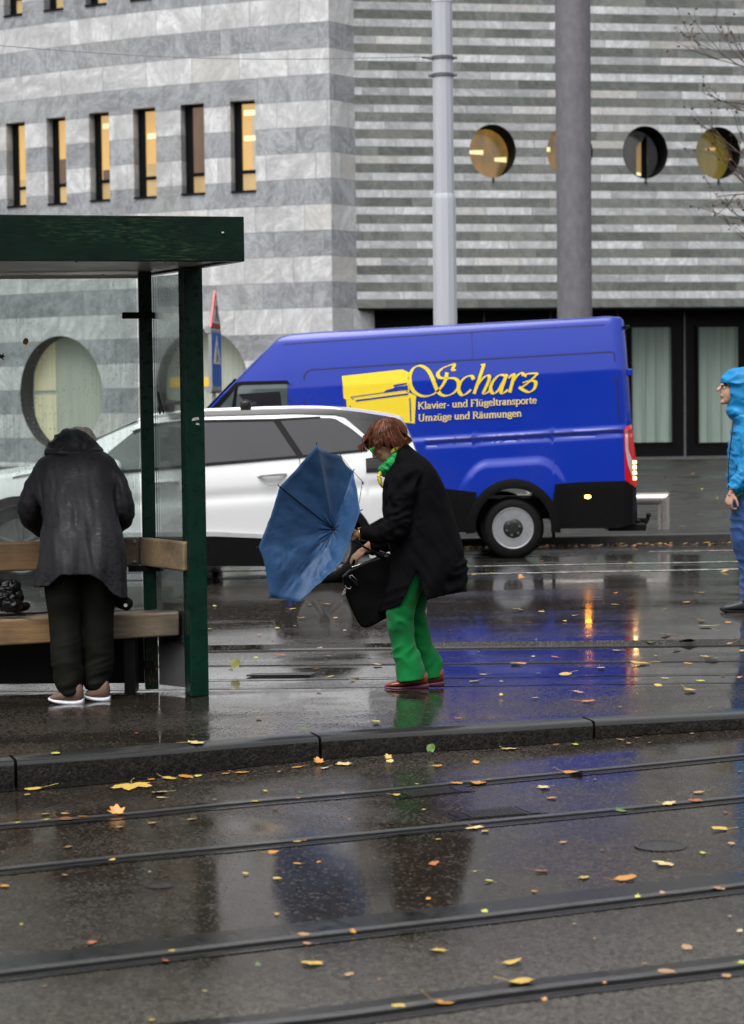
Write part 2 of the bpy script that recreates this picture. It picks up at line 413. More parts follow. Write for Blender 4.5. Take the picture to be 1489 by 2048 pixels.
# building
M['marble_left'] = stone('banded marble, wide courses', (0.245, 0.255, 0.27), (0.60, 0.605, 0.615), 1.40, 3.72, 0.505, 1.45, 1.0)
M['marble_right'] = stone('banded marble, narrow courses', (0.115, 0.122, 0.117), (0.53, 0.54, 0.555), 0.466, 4.665, 0.47, 1.3, 2.4, jit=0.26)
M['reveal_dark'] = simple('dark metal reveal', (0.006, 0.006, 0.0065), None, 20, 0.8, spec=0.1)
M['black_frame'] = simple('black window frame', (0.0025, 0.0025, 0.003), (0.004, 0.004, 0.0045), 10, 0.45, spec=0.12)
M['soffit'] = simple('dark soffit', (0.006, 0.0065, 0.008), None, 5, 0.7, spec=0.1)
M['warm_pane'] = lit('lamp lit office pane', (1.0, 0.62, 0.22), 0.38, 0.3, 0.35, 0.9, (0.85, 0.52, 0.2))
M['warm_low'] = lit('lit lower pane', (0.85, 0.60, 0.28), 0.33, 0.3)
M['dim_pane'] = lit('dim office pane', (0.32, 0.2, 0.13), 0.32, 0.3, 0.8, 1.0, (0.10, 0.07, 0.055))
M['lamp'] = lit('ceiling lamp', (1.0, 0.78, 0.42), 0.95)
M['blind_grey'] = lit('pale reflecting blind', (0.62, 0.55, 0.45), 0.45)  # pale glow painted for stripes mirrored in the window glass
M['gold_glass'] = lit('gold tinted round pane', (0.56, 0.30, 0.06), 0.26, 0.9, 0.6, 2.2, (0.20, 0.13, 0.055))  # amber glow and mottling painted in for reflections in mirror glass
M['olive_glass'] = lit('olive tinted round pane', (0.26, 0.20, 0.03), 0.30, 0.9, 0.5, 2.5, (0.16, 0.12, 0.03))  # olive glow, likewise painted in for mirrored surroundings
M['dark_glass'] = lit('dark round pane', (0.05, 0.05, 0.05), 0.35, 0.9, 0.5, 2.5)
M['curtain'] = simple('pale green curtain', (0.235, 0.295, 0.262), (0.18, 0.235, 0.205), 2.0, 0.85, stretch=(3, 3, 0.2))
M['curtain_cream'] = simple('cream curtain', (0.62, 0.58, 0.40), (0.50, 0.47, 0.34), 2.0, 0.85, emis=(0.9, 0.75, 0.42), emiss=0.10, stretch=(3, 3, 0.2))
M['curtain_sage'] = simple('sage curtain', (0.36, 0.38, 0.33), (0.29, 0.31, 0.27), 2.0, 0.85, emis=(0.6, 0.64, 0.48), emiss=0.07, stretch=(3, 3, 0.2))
M['concrete'] = simple('mottled grey concrete', (0.155, 0.15, 0.165), (0.11, 0.105, 0.118), 7, 0.6, 0.45, bump=0.3, bscale=40, bdist=0.02, stretch=(1, 1, 0.6))
M['house'] = simple('dark rendered wall', (0.10, 0.095, 0.09), (0.07, 0.065, 0.06), 0.5, 0.8)
M['mast_dark'] = simple('weathered wire', (0.16, 0.16, 0.17), None, 10, 0.5)
M['mast'] = simple('pale grey coated steel', (0.44, 0.455, 0.49), (0.38, 0.395, 0.43), 3, 0.38, 0.5, stretch=(4, 4, 0.3))
M['band'] = simple('clamp band', (0.15, 0.15, 0.16), None, 10, 0.4, metal=0.6)
M['steel'] = simple('brushed stainless steel', (0.62, 0.58, 0.53), (0.5, 0.47, 0.44), 8, 0.24, 0.34, metal=0.85)
# shelter
def green_steel():
    m = N('dark green painted steel'); o = m.obj()
    base = m.mix(m.mapr(m.noise(o, 9, 5), 0.3, 0.7, 0, 1), (0.002, 0.027, 0.016), (0.0013, 0.017, 0.0105))
    zone = m.mapr(m.noise(m.mapping(o, (1.2, 1.2, 1.0)), 1.7, 2), 0.60, 0.68, 0, 1)
    scr = m.mapr(m.noise(m.mapping(o, (60, 60, 16)), 2.0, 5, 0.7), 0.56, 0.62, 0, 1)
    f = m.math('MULTIPLY', zone, scr)
    base = m.mix(f, base, (0.30, 0.075, 0.012))
    edge = m.mapr(m.noise(m.mapping(o, (30, 30, 3)), 2.0, 5, 0.7), 0.70, 0.76, 0, 0.25)
    base = m.mix(edge, base, (0.10, 0.12, 0.09))
    return m.done(m.bsdf(base=base, rough=m.mapr(m.noise(o, 22, 4), 0.3, 0.7, 0.22, 0.42), spec=0.3, normal=m.bump(m.noise(o, 60, 3), 0.05, 0.003)))
M['green'] = green_steel()
M['green_worn'] = None
def worn_green():
    m = N('scuffed green fascia'); o = m.obj()
    base = m.mix(m.mapr(m.noise(o, 5, 5), 0.35, 0.65, 0, 1), (0.0014, 0.013, 0.0075), (0.001, 0.0075, 0.005))
    z1 = m.noise(m.mapping(o, (1.6, 1, 4)), 1.6, 3)
    sc = m.noise(m.mapping(o, (5, 5, 40)), 3.0, 6, 0.7)
    f = m.math('MULTIPLY', m.mapr(z1, 0.47, 0.62, 0, 1), m.mapr(sc, 0.5, 0.66, 0, 1))
    base = m.mix(m.math('MULTIPLY', f, 0.26), base, m.mix(m.noise(o, 2.0, 2), (0.02, 0.19, 0.07), (0.14, 0.13, 0.03)))
    return m.done(m.bsdf(base=base, rough=m.mapr(sc, 0.3, 0.7, 0.3, 0.5), spec=0.2, normal=m.bump(sc, 0.08, 0.003)))
M['green_worn'] = worn_green()
M['ceiling'] = simple('grey painted soffit panel', (0.72, 0.72, 0.72), (0.64, 0.64, 0.64), 4, 0.3, 0.45)
M['black_metal'] = simple('black metal', (0.004, 0.004, 0.0045), (0.007, 0.007, 0.007), 20, 0.4, spec=0.2)
M['panel'] = simple('dark sheet panel', (0.012, 0.011, 0.011), (0.007, 0.007, 0.007), 7, 0.35, 0.5, spec=0.25)
M['panel_grey'] = simple('grey sheet panel', (0.11, 0.11, 0.115), (0.07, 0.07, 0.075), 7, 0.3, 0.45)
M['glass'] = wetglass('rain streaked glass', 0.15)
M['glass_side'] = wetglass('rain beaded side glass', 0.07)
M['wood'] = wood('weathered oak beam', (0.31, 0.185, 0.085), (0.17, 0.105, 0.05), 'X', 0.55)
M['wood_grey'] = wood('grey weathered oak', (0.24, 0.185, 0.125), (0.12, 0.095, 0.068), 'X', 0.85)
M['wood_light'] = wood('pale oak board', (0.36, 0.25, 0.145), (0.22, 0.155, 0.095), 'X', 0.8)
M['sticker'] = simple('torn white sticker', (0.62, 0.60, 0.58), (0.4, 0.38, 0.36), 60, 0.6)
M['decal'] = simple('black bird decal', (0.008, 0.008, 0.008), None, 10, 0.5)
# vehicles
M['white_paint'] = paint('white car paint', (0.70, 0.71, 0.725), 0.18, 0.6, dirt=0.12)
M['blue_paint'] = paint('deep blue van paint', (0.003, 0.026, 0.33), 0.2, 0.25, dirt=0.3)
M['yellow'] = simple('yellow vinyl', (0.82, 0.62, 0.02), (0.78, 0.58, 0.03), 10, 0.35)
M['pale_yellow'] = simple('pale gold vinyl lettering', (0.72, 0.58, 0.20), (0.66, 0.52, 0.18), 10, 0.4)
M['vinyl_blue'] = simple('blue showing through', (0.012, 0.035, 0.35), None, 10, 0.3)
M['groove'] = simple('panel gap', (0.004, 0.008, 0.09), None, 10, 0.5)
M['black_plastic'] = simple('black plastic cladding', (0.0026, 0.0026, 0.0028), (0.004, 0.004, 0.0042), 30, 0.5, 0.62, bump=0.1, bscale=200, spec=0.12)
M['tyre'] = simple('wet tyre rubber', (0.004, 0.004, 0.004), (0.006, 0.006, 0.006), 30, 0.45, 0.6, bump=0.2, spec=0.2)
M['rim'] = simple('painted steel rim', (0.42, 0.43, 0.45), (0.30, 0.31, 0.33), 14, 0.3, 0.45, metal=0.5)
M['hubcap'] = simple('black hub cap', (0.015, 0.015, 0.016), None, 20, 0.4)
M['bolt'] = simple('bolt', (0.3, 0.27, 0.25), None, 20, 0.35, metal=0.8)
M['car_glass'] = simple('tinted car glass', (0.022, 0.022, 0.026), (0.014, 0.0145, 0.017), 2, 0.05, 0.09, spec=0.6)
M['car_glass_front'] = simple('front car glass', (0.085, 0.11, 0.104), (0.035, 0.045, 0.045), 1.6, 0.05, 0.08, spec=0.8)
M['car_roof'] = simple('dark car roof', (0.022, 0.023, 0.026), None, 10, 0.3, spec=0.35)
M['alloy'] = simple('grey alloy wheel', (0.20, 0.20, 0.21), (0.14, 0.14, 0.145), 12, 0.3, metal=0.5)
M['alu'] = simple('aluminium trim', (0.72, 0.73, 0.75), (0.62, 0.63, 0.65), 12, 0.28, metal=0.4)
M['red_lens'] = simple('red lens', (0.32, 0.006, 0.012), (0.2, 0.004, 0.008), 20, 0.1, coat=0.6, emis=(1, 0.02, 0.03), emiss=0.12)
M['clear_lens'] = simple('clear lens', (0.55, 0.45, 0.45), (0.42, 0.3, 0.3), 60, 0.12, coat=0.5)
M['dark_lens'] = simple('smoked lens', (0.012, 0.012, 0.013), None, 20, 0.15, coat=0.2)
M['amber_lit'] = lit('lit amber indicator', (1.0, 0.33, 0.025), 30.0)
M['lamp_lit'] = lit('lit tail lamp', (1.0, 0.60, 0.25), 7.0)
M['head_lit'] = lit('lit head lamp', (1.0, 0.93, 0.8), 3.0)
# people
M['skin_w'] = simple('warm skin', (0.47, 0.26, 0.17), (0.40, 0.20, 0.13), 30, 0.45, bump=0.08, bscale=150, sss=0.05)
M['skin_m'] = simple('fair skin', (0.50, 0.30, 0.22), (0.42, 0.23, 0.16), 30, 0.45, bump=0.08, bscale=150, sss=0.05)
M['lips'] = simple('lips', (0.34, 0.10, 0.08), None, 30, 0.4)
M['eye'] = simple('eye white', (0.6, 0.58, 0.55), None, 30, 0.2)
M['nail'] = simple('orange red nail', (0.62, 0.10, 0.04), None, 30, 0.2, coat=0.5)
M['hair_red'] = simple('auburn hair', (0.125, 0.036, 0.015), (0.045, 0.013, 0.007), 90, 0.55, 0.7, bump=0.4, bscale=240, stretch=(1, 1, 0.5), spec=0.2)
M['hair_dark'] = simple('dark auburn hair', (0.055, 0.016, 0.008), (0.03, 0.009, 0.005), 90, 0.55, spec=0.2)
M['hair_light'] = simple('copper hair', (0.21, 0.072, 0.028), (0.15, 0.048, 0.02), 90, 0.5, spec=0.25)
M['hair_white'] = simple('white hair', (0.52, 0.48, 0.44), (0.36, 0.31, 0.28), 120, 0.5, bump=0.4, bscale=200)
M['coat_black'] = cloth('black coat', (0.0022, 0.0022, 0.003), (0.0036, 0.0036, 0.0046), 0.85, sheen=0.0, spec=0.06)
M['rain_grey'] = cloth('charcoal rain jacket', (0.0195, 0.0187, 0.0225), (0.014, 0.0135, 0.0165), 0.6, spots=(0.006, 0.0057, 0.0072), sheen=0.0, spec=0.2)
M['trouser_dark'] = cloth('dark olive trousers', (0.0042, 0.0046, 0.0027), (0.007, 0.0075, 0.0048), 0.8, sheen=0.0, spec=0.15)
M['trouser_green'] = cloth('bright green trousers', (0.003, 0.19, 0.043), (0.002, 0.115, 0.027), 0.75, sheen=0.08, spec=0.15)
M['scarf_green'] = cloth('green scarf', (0.004, 0.33, 0.07), (0.004, 0.25, 0.055), 0.6)
M['scarf_yellow'] = cloth('yellow scarf', (0.56, 0.46, 0.05), (0.42, 0.36, 0.05), 0.6)
M['umb_blue'] = cloth('blue umbrella nylon', (0.016, 0.062, 0.155), (0.011, 0.045, 0.12), 0.5, weave=900, big=0.45, spec=0.3)
M['wire'] = simple('umbrella wire', (0.02, 0.02, 0.022), None, 10, 0.3, metal=0.7)
M['blue_jacket'] = cloth('bright blue rain jacket', (0.006, 0.20, 0.46), (0.005, 0.15, 0.36), 0.5, big=0.6, spec=0.3, sheen=0.0)
M['jeans'] = cloth('blue jeans', (0.022, 0.075, 0.22), (0.012, 0.042, 0.14), 0.75)
M['shoe_brown'] = simple('wet cognac leather', (0.20, 0.036, 0.008), (0.12, 0.02, 0.006), 20, 0.25, 0.35, coat=0.3)
M['sole_purple'] = simple('plum rubber sole', (0.085, 0.015, 0.04), None, 20, 0.45)
M['shoe_tan'] = cloth('tan suede', (0.165, 0.105, 0.075), (0.115, 0.073, 0.053), 0.85, sheen=0.0)
M['sole_white'] = simple('white rubber sole', (0.62, 0.64, 0.68), (0.5, 0.52, 0.56), 30, 0.4)
M['shoe_dark'] = simple('dark shoe', (0.022, 0.024, 0.028), None, 20, 0.5)
M['bag_black'] = simple('black nylon', (0.002, 0.002, 0.0022), (0.0035, 0.0035, 0.004), 30, 0.45, 0.6, bump=0.2, bscale=120, spec=0.12)
M['bag_gloss'] = simple('black glossy plastic', (0.004, 0.004, 0.005), None, 30, 0.34, spec=0.3)
M['chrome'] = simple('chrome', (0.75, 0.75, 0.75), None, 10, 0.15, metal=1.0)
M['gold'] = simple('gold', (0.65, 0.38, 0.08), None, 10, 0.25, metal=0.9)
M['glasses_green'] = simple('green spectacle frame', (0.02, 0.5, 0.06), None, 10, 0.25, coat=0.5)
M['lime'] = simple('lime green plastic', (0.22, 0.55, 0.02), None, 10, 0.3)
M['sign_red'] = simple('sign red', (0.42, 0.008, 0.016), None, 10, 0.35)
M['sign_white'] = simple('sign white', (0.68, 0.68, 0.70), None, 10, 0.35)
M['sign_blue'] = simple('sign blue', (0.004, 0.105, 0.52), None, 10, 0.35)
M['sign_black'] = simple('sign black', (0.012, 0.012, 0.012), None, 10, 0.4)
M['galv'] = simple('galvanised steel', (0.40, 0.41, 0.43), (0.33, 0.34, 0.36), 20, 0.4, metal=0.5)
M['bark'] = simple('wet bark', (0.085, 0.062, 0.046), (0.05, 0.036, 0.028), 20, 0.7, bump=0.6, bscale=30)
LEAF = {}
for k, c in dict(Y=(0.60, 0.41, 0.09), P=(0.66, 0.52, 0.24), O=(0.55, 0.25, 0.045), T=(0.42, 0.26, 0.13), B=(0.20, 0.08, 0.03), G=(0.11, 0.19, 0.035), L=(0.52, 0.52, 0.10), W=(0.62, 0.58, 0.50), R=(0.45, 0.15, 0.06)).items():
    LEAF[k] = simple('leaf ' + k, c, tuple(x * 0.72 for x in c), 45, 0.3, 0.5, bump=0.3, bscale=120, coat=0.15)

M['water'] = simple('standing rain water', (0.006, 0.006, 0.006), (0.010, 0.0095, 0.009), 9, 0.02, 0.05, bump=0.05, bscale=14, spec=0.6)
M['reveal_grey'] = simple('grey stone reveal', (0.026, 0.026, 0.027), (0.014, 0.014, 0.015), 5, 0.6, spec=0.2)

def granite():
    m = N('split granite kerb'); p = m.pos()
    v = m.n('ShaderNodeTexVoronoi', {'Vector': p, 'Scale': 120.0}); c = m.n('ShaderNodeSeparateColor', {0: v.outputs['Color']}).outputs[0]
    n1 = m.noise(p, 26, 5, 0.7)
    col = m.mix(m.mapr(c, 0.2, 1.0, 0, 1), (0.0035, 0.003, 0.0026), (0.026, 0.023, 0.019))
    col = m.mix(m.mapr(n1, 0.4, 0.65, 0, 0.8), col, (0.004, 0.0037, 0.0033))
    return m.done(m.bsdf(base=col, rough=m.mapr(n1, 0.3, 0.7, 0.35, 0.6), spec=0.15, normal=m.bump(n1, 0.8, 0.012)))
M['kerb'] = granite()
# ------------------------------------------------------------------ ground
def extend(pts, x0, x1):
    """continue a ground polyline straight to x0 and x1"""
    pts = [Vector(p) for p in pts]
    a = pts[0] - pts[1]; b = pts[-1] - pts[-2]
    l = pts[0] + a * ((x0 - pts[0].x) / a.x); r = pts[-1] + b * ((x1 - pts[-1].x) / b.x)
    return [l] + pts + [r]
def smooth_line(px, fn, k=6):
    return [Vector(p) for p in catmull([tuple(fn(u, v)) for u, v in px], k)]
kerb_px = [(0, 1524.5), (235, 1508), (500, 1486), (634, 1476), (836, 1464), (1000, 1456), (1191, 1444), (1489, 1429)]
kerb_line = extend(smooth_line(kerb_px, lambda u, v: G(u, v, 0.0)), -40, 40)
def structure(mb, name, mat, **kw):
    return tag(mb.build(name, mat, None, recalc=False, **kw), kind='structure')
def sheet(name, mat, near, far):
    mb = MB(); mb.ribbon(near, far); return structure(mb, name, mat)

# near road with the front tracks: tilts up slightly to the right
xs = [-40] + [x * 0.5 for x in range(-16, 17)] + [40]
mb = MB(); mb.ribbon([Vector((x, -25, zf(x))) for x in xs], [Vector((x, 14.5, zf(x) - 0.0)) for x in xs])
# keep the near road only up to the kerb
mb = MB(); mb.ribbon([Vector((p.x, -25, zf(p.x))) for p in kerb_line], [Vector((p.x, p.y + 0.02, zf(p.x))) for p in kerb_line])
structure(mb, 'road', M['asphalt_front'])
# platform and its granite kerb
KW = 0.17
back_pf = [Vector((p.x, 11.22 if abs(p.x) < 30 else 11.22, 0)) for p in kerb_line]
def offs(line, d):
    out = []
    for i, p in enumerate(line):
        t = (line[min(i + 1, len(line) - 1)] - line[max(i - 1, 0)]).normalized()
        out.append(p + Vector((-t.y, t.x, 0)) * d)
    return out
kerb_in = offs(kerb_line, KW)
mb = MB(); mb.ribbon([Vector((p.x, p.y, 0)) for p in kerb_in], [Vector((p.x, max(11.22, p.y + 0.3), 0)) for p in kerb_in])
structure(mb, 'platform', M['asphalt_platform'])
joints = [-1.62, -0.262, 1.09, 2.45]
mb = MB()
for x0, x1 in zip([-9, -7.2, -5.8, -4.4, -3.0] + joints, [-7.2, -5.8, -4.4, -3.0] + joints + [3.8]):
    seg = [p for p in kerb_line if x0 + 0.012 < p.x < x1 - 0.012]
    def at(x):
        for a, b in zip(kerb_line, kerb_line[1:]):
            if a.x <= x <= b.x: return a + (b - a) * ((x - a.x) / (b.x - a.x))
        return kerb_line[-1]
    seg = [at(x0 + 0.007)] + seg + [at(x1 - 0.007)]
    ins = offs(seg, KW - 0.004); rgs = []
    for p, q in zip(seg, ins):
        o_ = (q - p).normalized()
        zb = zf(p.x) - 0.06
        rgs.append([p + Vector((0, 0, zb)) - o_ * 0.006, p - o_ * 0.004 + Vector((0, 0, -0.02)), p + o_ * 0.004 + Vector((0, 0, -0.003)), p + o_ * 0.018 + Vector((0, 0, 0.003)), q + Vector((0, 0, 0.003)), q + Vector((0, 0, zb))])
    mb.loft(rgs)
kerb_obj = mb.build('platform_kerb', [M['kerb'], M['kerb_top']], None, smooth=30)
tag(kerb_obj, kind='structure')
for p in kerb_obj.data.polygons: p.material_index = 1 if p.normal.z > 0.4 else 0
# rain water standing in the gutter
xs = [-3.2 + i * 0.06 for i in range(110)]
A = []; B = []
for x in xs:
    k = at(x); w_ = 0.03 + 0.10 * max(0, noise.noise(Vector((x * 1.1, 3.3, 0))) + 0.15) + 0.015 * noise.noise(Vector((x * 7, 1, 0)))
    A.append(Vector((x, k.y - w_, zf(x) + 0.003))); B.append(Vector((x, k.y + 0.0, zf(x) + 0.003)))
mb = MB(); mb.ribbon(A, B); structure(mb, 'gutter_water', M['water'])
# rear track, carriageway, soaked lane, far kerb, forecourt
def yl(y, s): return [Vector((x, y + s * x, 0)) for x in (-60, -30, -6, -3, -1, 0, 1, 3, 6, 30, 60)]
def zz(line, z): return [Vector((p.x, p.y, z)) for p in line]
t0, t1 = yl(11.22, 0), yl(13.5, -0.0)
mb = MB(); mb.ribbon(zz(t0, 0), zz(t0, -0.022)); mb.ribbon(zz(t0, -0.022), zz(t1, -0.03)); mb.ribbon(zz(t1, -0.03), zz(yl(13.51, 0), -0.002))
structure(mb, 'tram_bed', M['asphalt_track'])
l1 = yl(18.3, 0.078); l2 = yl(22.9, 0.078); l3 = yl(23.08, 0.078)
sheet('carriageway', M['asphalt_road'], zz(yl(13.51, 0), -0.002), zz(l1, 0))
sheet('parking_lane', M['asphalt_far'], zz(l1, 0), zz(l2, 0))
mb = MB(); mb.ribbon(zz(l2, -0.02), zz(l2, 0.095)); mb.ribbon(zz(l2, 0.095), zz(yl(22.92, 0.078), 0.105)); mb.ribbon(zz(yl(22.92, 0.078), 0.105), zz(l3, 0.105))
structure(mb, 'far_kerb', M['far_kerb'])
mb = MB(); mb.ribbon(zz(l3, 0.10), [Vector((p.x * 2, 240, 0.10)) for p in l3])
structure(mb, 'forecourt', M['sidewalk'])
mb = MB(); mb.ribbon([Vector((-600, -400, -0.6)), Vector((600, -400, -0.6))], [Vector((-600, 700, -0.6)), Vector((600, 700, -0.6))])
structure(mb, 'ground', M['sidewalk'])
# painted lines on the far lane
mb = MB()
for y, w, x0, x1 in ((19.02, 0.10, -30, 30), (19.95, 0.09, -30, 30), (21.25, 0.09, 0.75, 2.2), (21.55, 0.10, 3.0, 30)):
    xs = [x0 + (x1 - x0) * i / 20 for i in range(21)]
    mb.ribbon([Vector((x, y + 0.078 * x, 0.004)) for x in xs], [Vector((x, y + w + 0.078 * x, 0.004)) for x in xs])
structure(mb, 'lane_marking', M['road_paint'])

# ------------------------------------------------------------------ rails
def rail(name, line, zfn, label, wl=0.16, group='tram rails set in asphalt', head=0.040, flip=1, k=1.0):
    c = line[len(line) // 2]
    r = thing(name, (c.x, c.y, zfn(c.x)), label, 'rail', group)
    def strip(nm, d0, d1, h, mat, thick=0.0):
        a = offs(line, d0 * flip * k); b = offs(line, d1 * flip * k)
        if flip < 0: a, b = b, a
        mb = MB()
        mb.ribbon([Vector((p.x, p.y, zfn(p.x) + h)) for p in a], [Vector((p.x, p.y, zfn(p.x) + h)) for p in b])
        if thick:
            mb.ribbon([Vector((p.x, p.y, zfn(p.x) + h - thick)) for p in a], [Vector((p.x, p.y, zfn(p.x) + h)) for p in a])
            mb.ribbon([Vector((p.x, p.y, zfn(p.x) + h)) for p in b], [Vector((p.x, p.y, zfn(p.x) + h - thick)) for p in b])
        return mb.build(nm, mat, r, recalc=False)
    strip('bitumen_seal', 0.012 + head, wl, 0.003, M['bitumen'])
    strip('rail_head', 0.012, 0.012 + head, 0.005, M['rail_steel'], 0.003)
    strip('groove', -0.032, 0.012, 0.002, M['rail_groove'])
    strip('guard_lip', -0.044, -0.032, 0.004, M['rail_lip'])
    strip('bitumen_seal', -0.075, -0.044, 0.003, M['bitumen'])
    return r
rp = [
 ([(0, 1653), (250, 1632), (500, 1607), (735, 1587), (1000, 1561), (1240, 1538), (1489, 1513)], 'tram rail nearest the platform kerb in the front track', 0.09),
 ([(0, 1743), (201, 1722), (500, 1693.5), (1000, 1645), (1240, 1622), (1489, 1597)], 'second tram rail from the kerb with two drain boxes on its far side', 0.065),
 ([(0, 1952), (250, 1922), (500, 1892), (740, 1864), (1000, 1834), (1240, 1805), (1489, 1775)], 'third tram rail from the kerb with broad dark seal strip', 0.20),
 ([(-300, 2130), (150, 2092), (634, 2044), (1000, 1994), (1240, 1965), (1489, 1936)], 'tram rail at the bottom of the photo nearest the camera', 0.12)]
for px, lab, wl in rp:
    ln = extend(smooth_line(px, GF, 5), -14, 14)
    rail('tram_rail', ln, zf, lab, wl)
ztr = lambda x: -0.028
for v, lab in ((1330, 'rear tram rail running just behind the green trousered legs'),):
    ln = yl(G(744, v, -0.028).y, -0.02); rail('tram_rail', ln, ztr, lab, 0.09, head=0.03, k=0.55)
ln = yl(13.36, 0.0); rail('tram_rail', ln, lambda x: -0.029, 'farthest tram rail lying in the dark step before the carriageway', 0.09, head=0.035, k=0.6)
# asphalt seam lines on the rear track
mb = MB()
for v, w in ((1355, 0.035), (1372, 0.03)):
    y = G(744, v, -0.022).y
    mb.ribbon([Vector((-20, y, -0.0195)), Vector((20, y - 0.1, -0.0195))], [Vector((-20, y + w, -0.0195)), Vector((20, y + w - 0.1, -0.0195))])
structure(mb, 'asphalt_seam', M['bitumen'])
# drain boxes, slot drain, round covers
def drain(pts, label):
    q = [GF(*p) for p in pts]; c = sum(q, Vector()) / 4
    t = thing('drain_cover', c, label, 'drain cover', 'rail drain covers')
    up = Vector((0, 0, 0.004)); mb = MB()
    mb.prism([p + up * 0.2 for p in q], up * 0.5)
    mb.build('frame', M['bitumen'], t)
    mb = MB(); n = 15
    q2 = [c + (p - c) * 0.9 for p in q]
    for i in range(n):
        a = q2[0].lerp(q2[1], (0.17 + 0.66 * (i + 0.1) / n)); b = q2[3].lerp(q2[2], (0.17 + 0.66 * (i + 0.1) / n))
        d = (q2[1] - q2[0]) * (0.66 * 0.55 / n)
        mb.prism([a + up, a + d + up, b + d + up, b + up], up * 0.7)
    mb.build('grate', M['iron'], t)
    for s in (0.02, 0.86):
        mb = MB()
        a, b = q2[0].lerp(q2[1], s), q2[0].lerp(q2[1], s + 0.12); e, f = q2[3].lerp(q2[2], s), q2[3].lerp(q2[2], s + 0.12)
        mb.prism([a + up, b + up, f + up, e + up], up * 0.2); mb.build('lid_slot', M['bitumen'], t)
drain([(795, 1600), (951, 1583), (925, 1573), (765, 1590)], 'slatted iron rail drain cover just below the rail nearest the kerb')
drain([(912, 1642), (1097, 1627), (1057, 1610), (882, 1629)], 'slatted iron rail drain cover on the far side of the second rail')
mb = MB(); a = G(493, 1353, -0.02); b = G(620, 1352, -0.02); c = G(634, 1347, -0.02); d = G(505, 1349, -0.02)
mb.prism([a, b, c, d], (0, 0, 0.008))
tag(mb.build('slot_drain', M['iron']), 'narrow dark slot drain cover in the asphalt right of the green post', 'drain cover')
def disc_cover(u, v, r, label):
    c = GF(u, v); t = thing('valve_cover', c, label, 'valve cover', 'round iron valve covers')
    mb = MB(); mb.lathe([(r, 0.001), (r, 0.004), (r * 0.8, 0.004), (r * 0.8, 0.001)], c, (0, 0, 1), 28); mb.build('rim', M['iron'], t)
    mb = MB(); mb.lathe([(r * 0.78, 0.001), (r * 0.78, 0.003), (r * 0.2, 0.006)], c, (0, 0, 1), 28); mb.build('lid', M['iron'], t)
disc_cover(320, 1771, 0.055, 'small round iron valve cover left between second and third rail')
disc_cover(1322, 1692, 0.10, 'larger round iron valve cover right between second and third rail')

# ------------------------------------------------------------------ bank building
RC, PH0, XC, YC = 40.0, R(17), -1.01, 55.0
def pL(a, z, dep=0.0):
    ph = PH0 + a / RC
    return Vector((XC - RC * (math.sin(ph) - math.sin(PH0)) + math.sin(ph) * dep, YC + RC * (math.cos(PH0) - math.cos(ph)) + math.cos(ph) * dep, z))
YR = Vector((1, 0.16, 0)).normalized(); NR = Vector((-YR.y, YR.x, 0)); OR = Vector((-0.34, 55.78, 0))
def pR(a, z, dep=0.0): return OR + YR * a + NR * dep + Vector((0, 0, z))
def solve(fn, u, v, a0, a1):
    """wall coordinates (a, z) seen at picture point u, v"""
    z = 8.0
    for _ in range(4):
        lo, hi = a0, a1
        for _ in range(40):
            m = (lo + hi) / 2
            q = proj(fn(m, z))[0]
            if (q > u) == (proj(fn(a1, z))[0] > proj(fn(a0, z))[0]): hi = m
            else: lo = m
        z = P(u, v, fn(lo, z).y).z
    return lo, z
bank = thing('bank_building', (XC, YC, 0.1), 'tall bank building clad in striped light and dark grey marble', 'building')
def wall(name, mat, fn, A0, A1, Z0, Z1, rects, circs, depth, cdepth, rmat, step=0.6):
    A = {A0, A1}; Z = {Z0, Z1}; k = 0
    a = A0
    while a < A1: A.add(round(a, 4)); a += step
    for r in rects: A |= {r[0], r[1]}; Z |= {r[2], r[3]}
    sq = [(c[0] - c[2] - 0.05, c[0] + c[2] + 0.05, c[1] - c[3] - 0.05, c[1] + c[3] + 0.05) for c in circs]
    for r in sq: A |= {r[0], r[1]}; Z |= {r[2], r[3]}
    A = sorted(A); Z = sorted(Z); mb = MB(); uv = []; rv = MB()
    def quad(pts):
        b = len(mb.v)
        for (a, z, d) in pts: mb.v.append(fn(a, z, d)); uv.append((a + d, z))
        mb.f.append((b, b + 1, b + 2, b + 3)); mb.m.append(0)
    for a0, a1 in zip(A, A[1:]):
        if a1 - a0 < 1e-4: continue
        for z0, z1 in zip(Z, Z[1:]):
            ca, cz = (a0 + a1) / 2, (z0 + z1) / 2
            if any(r[0] < ca < r[1] and r[2] < cz < r[3] for r in rects + sq): continue
            quad([(a0, z0, 0), (a1, z0, 0), (a1, z1, 0), (a0, z1, 0)])
    for r in rects:
        a0, a1, z0, z1 = r
        for (p, q) in (((a0, z0), (a0, z1)), ((a1, z0), (a1, z1)), ((a0, z0), (a1, z0)), ((a0, z1), (a1, z1))):
            quad([(*p, 0), (*q, 0), (*q, depth), (*p, depth)])
    for c, s in zip(circs, sq):
        n = 64; pts = []; rv = MB()
        for j in range(n):
            t = 2 * PI * j / n; ct, st = math.cos(t), math.sin(t)
            k = 1 / max(abs(ct), abs(st))
            pts.append(((c[0] + c[2] * ct, c[1] + c[3] * st), (c[0] + (c[2] + 0.05) * ct * k, c[1] + (c[3] + 0.05) * st * k)))
        for j in range(n):
            i0, o0 = pts[j]; i1, o1 = pts[(j + 1) % n]
            quad([(*i0, 0), (*i1, 0), (*o1, 0), (*o0, 0)])
            rv.add([fn(*i0, 0), fn(*i1, 0), fn(*i1, cdepth), fn(*i0, cdepth)], [(0, 1, 2, 3)])
        rv.build('round_reveal', rmat, bank, recalc=False, merge=0.0005)
    w = mb.build(name, mat, bank, uv=uv, recalc=False)
    return w
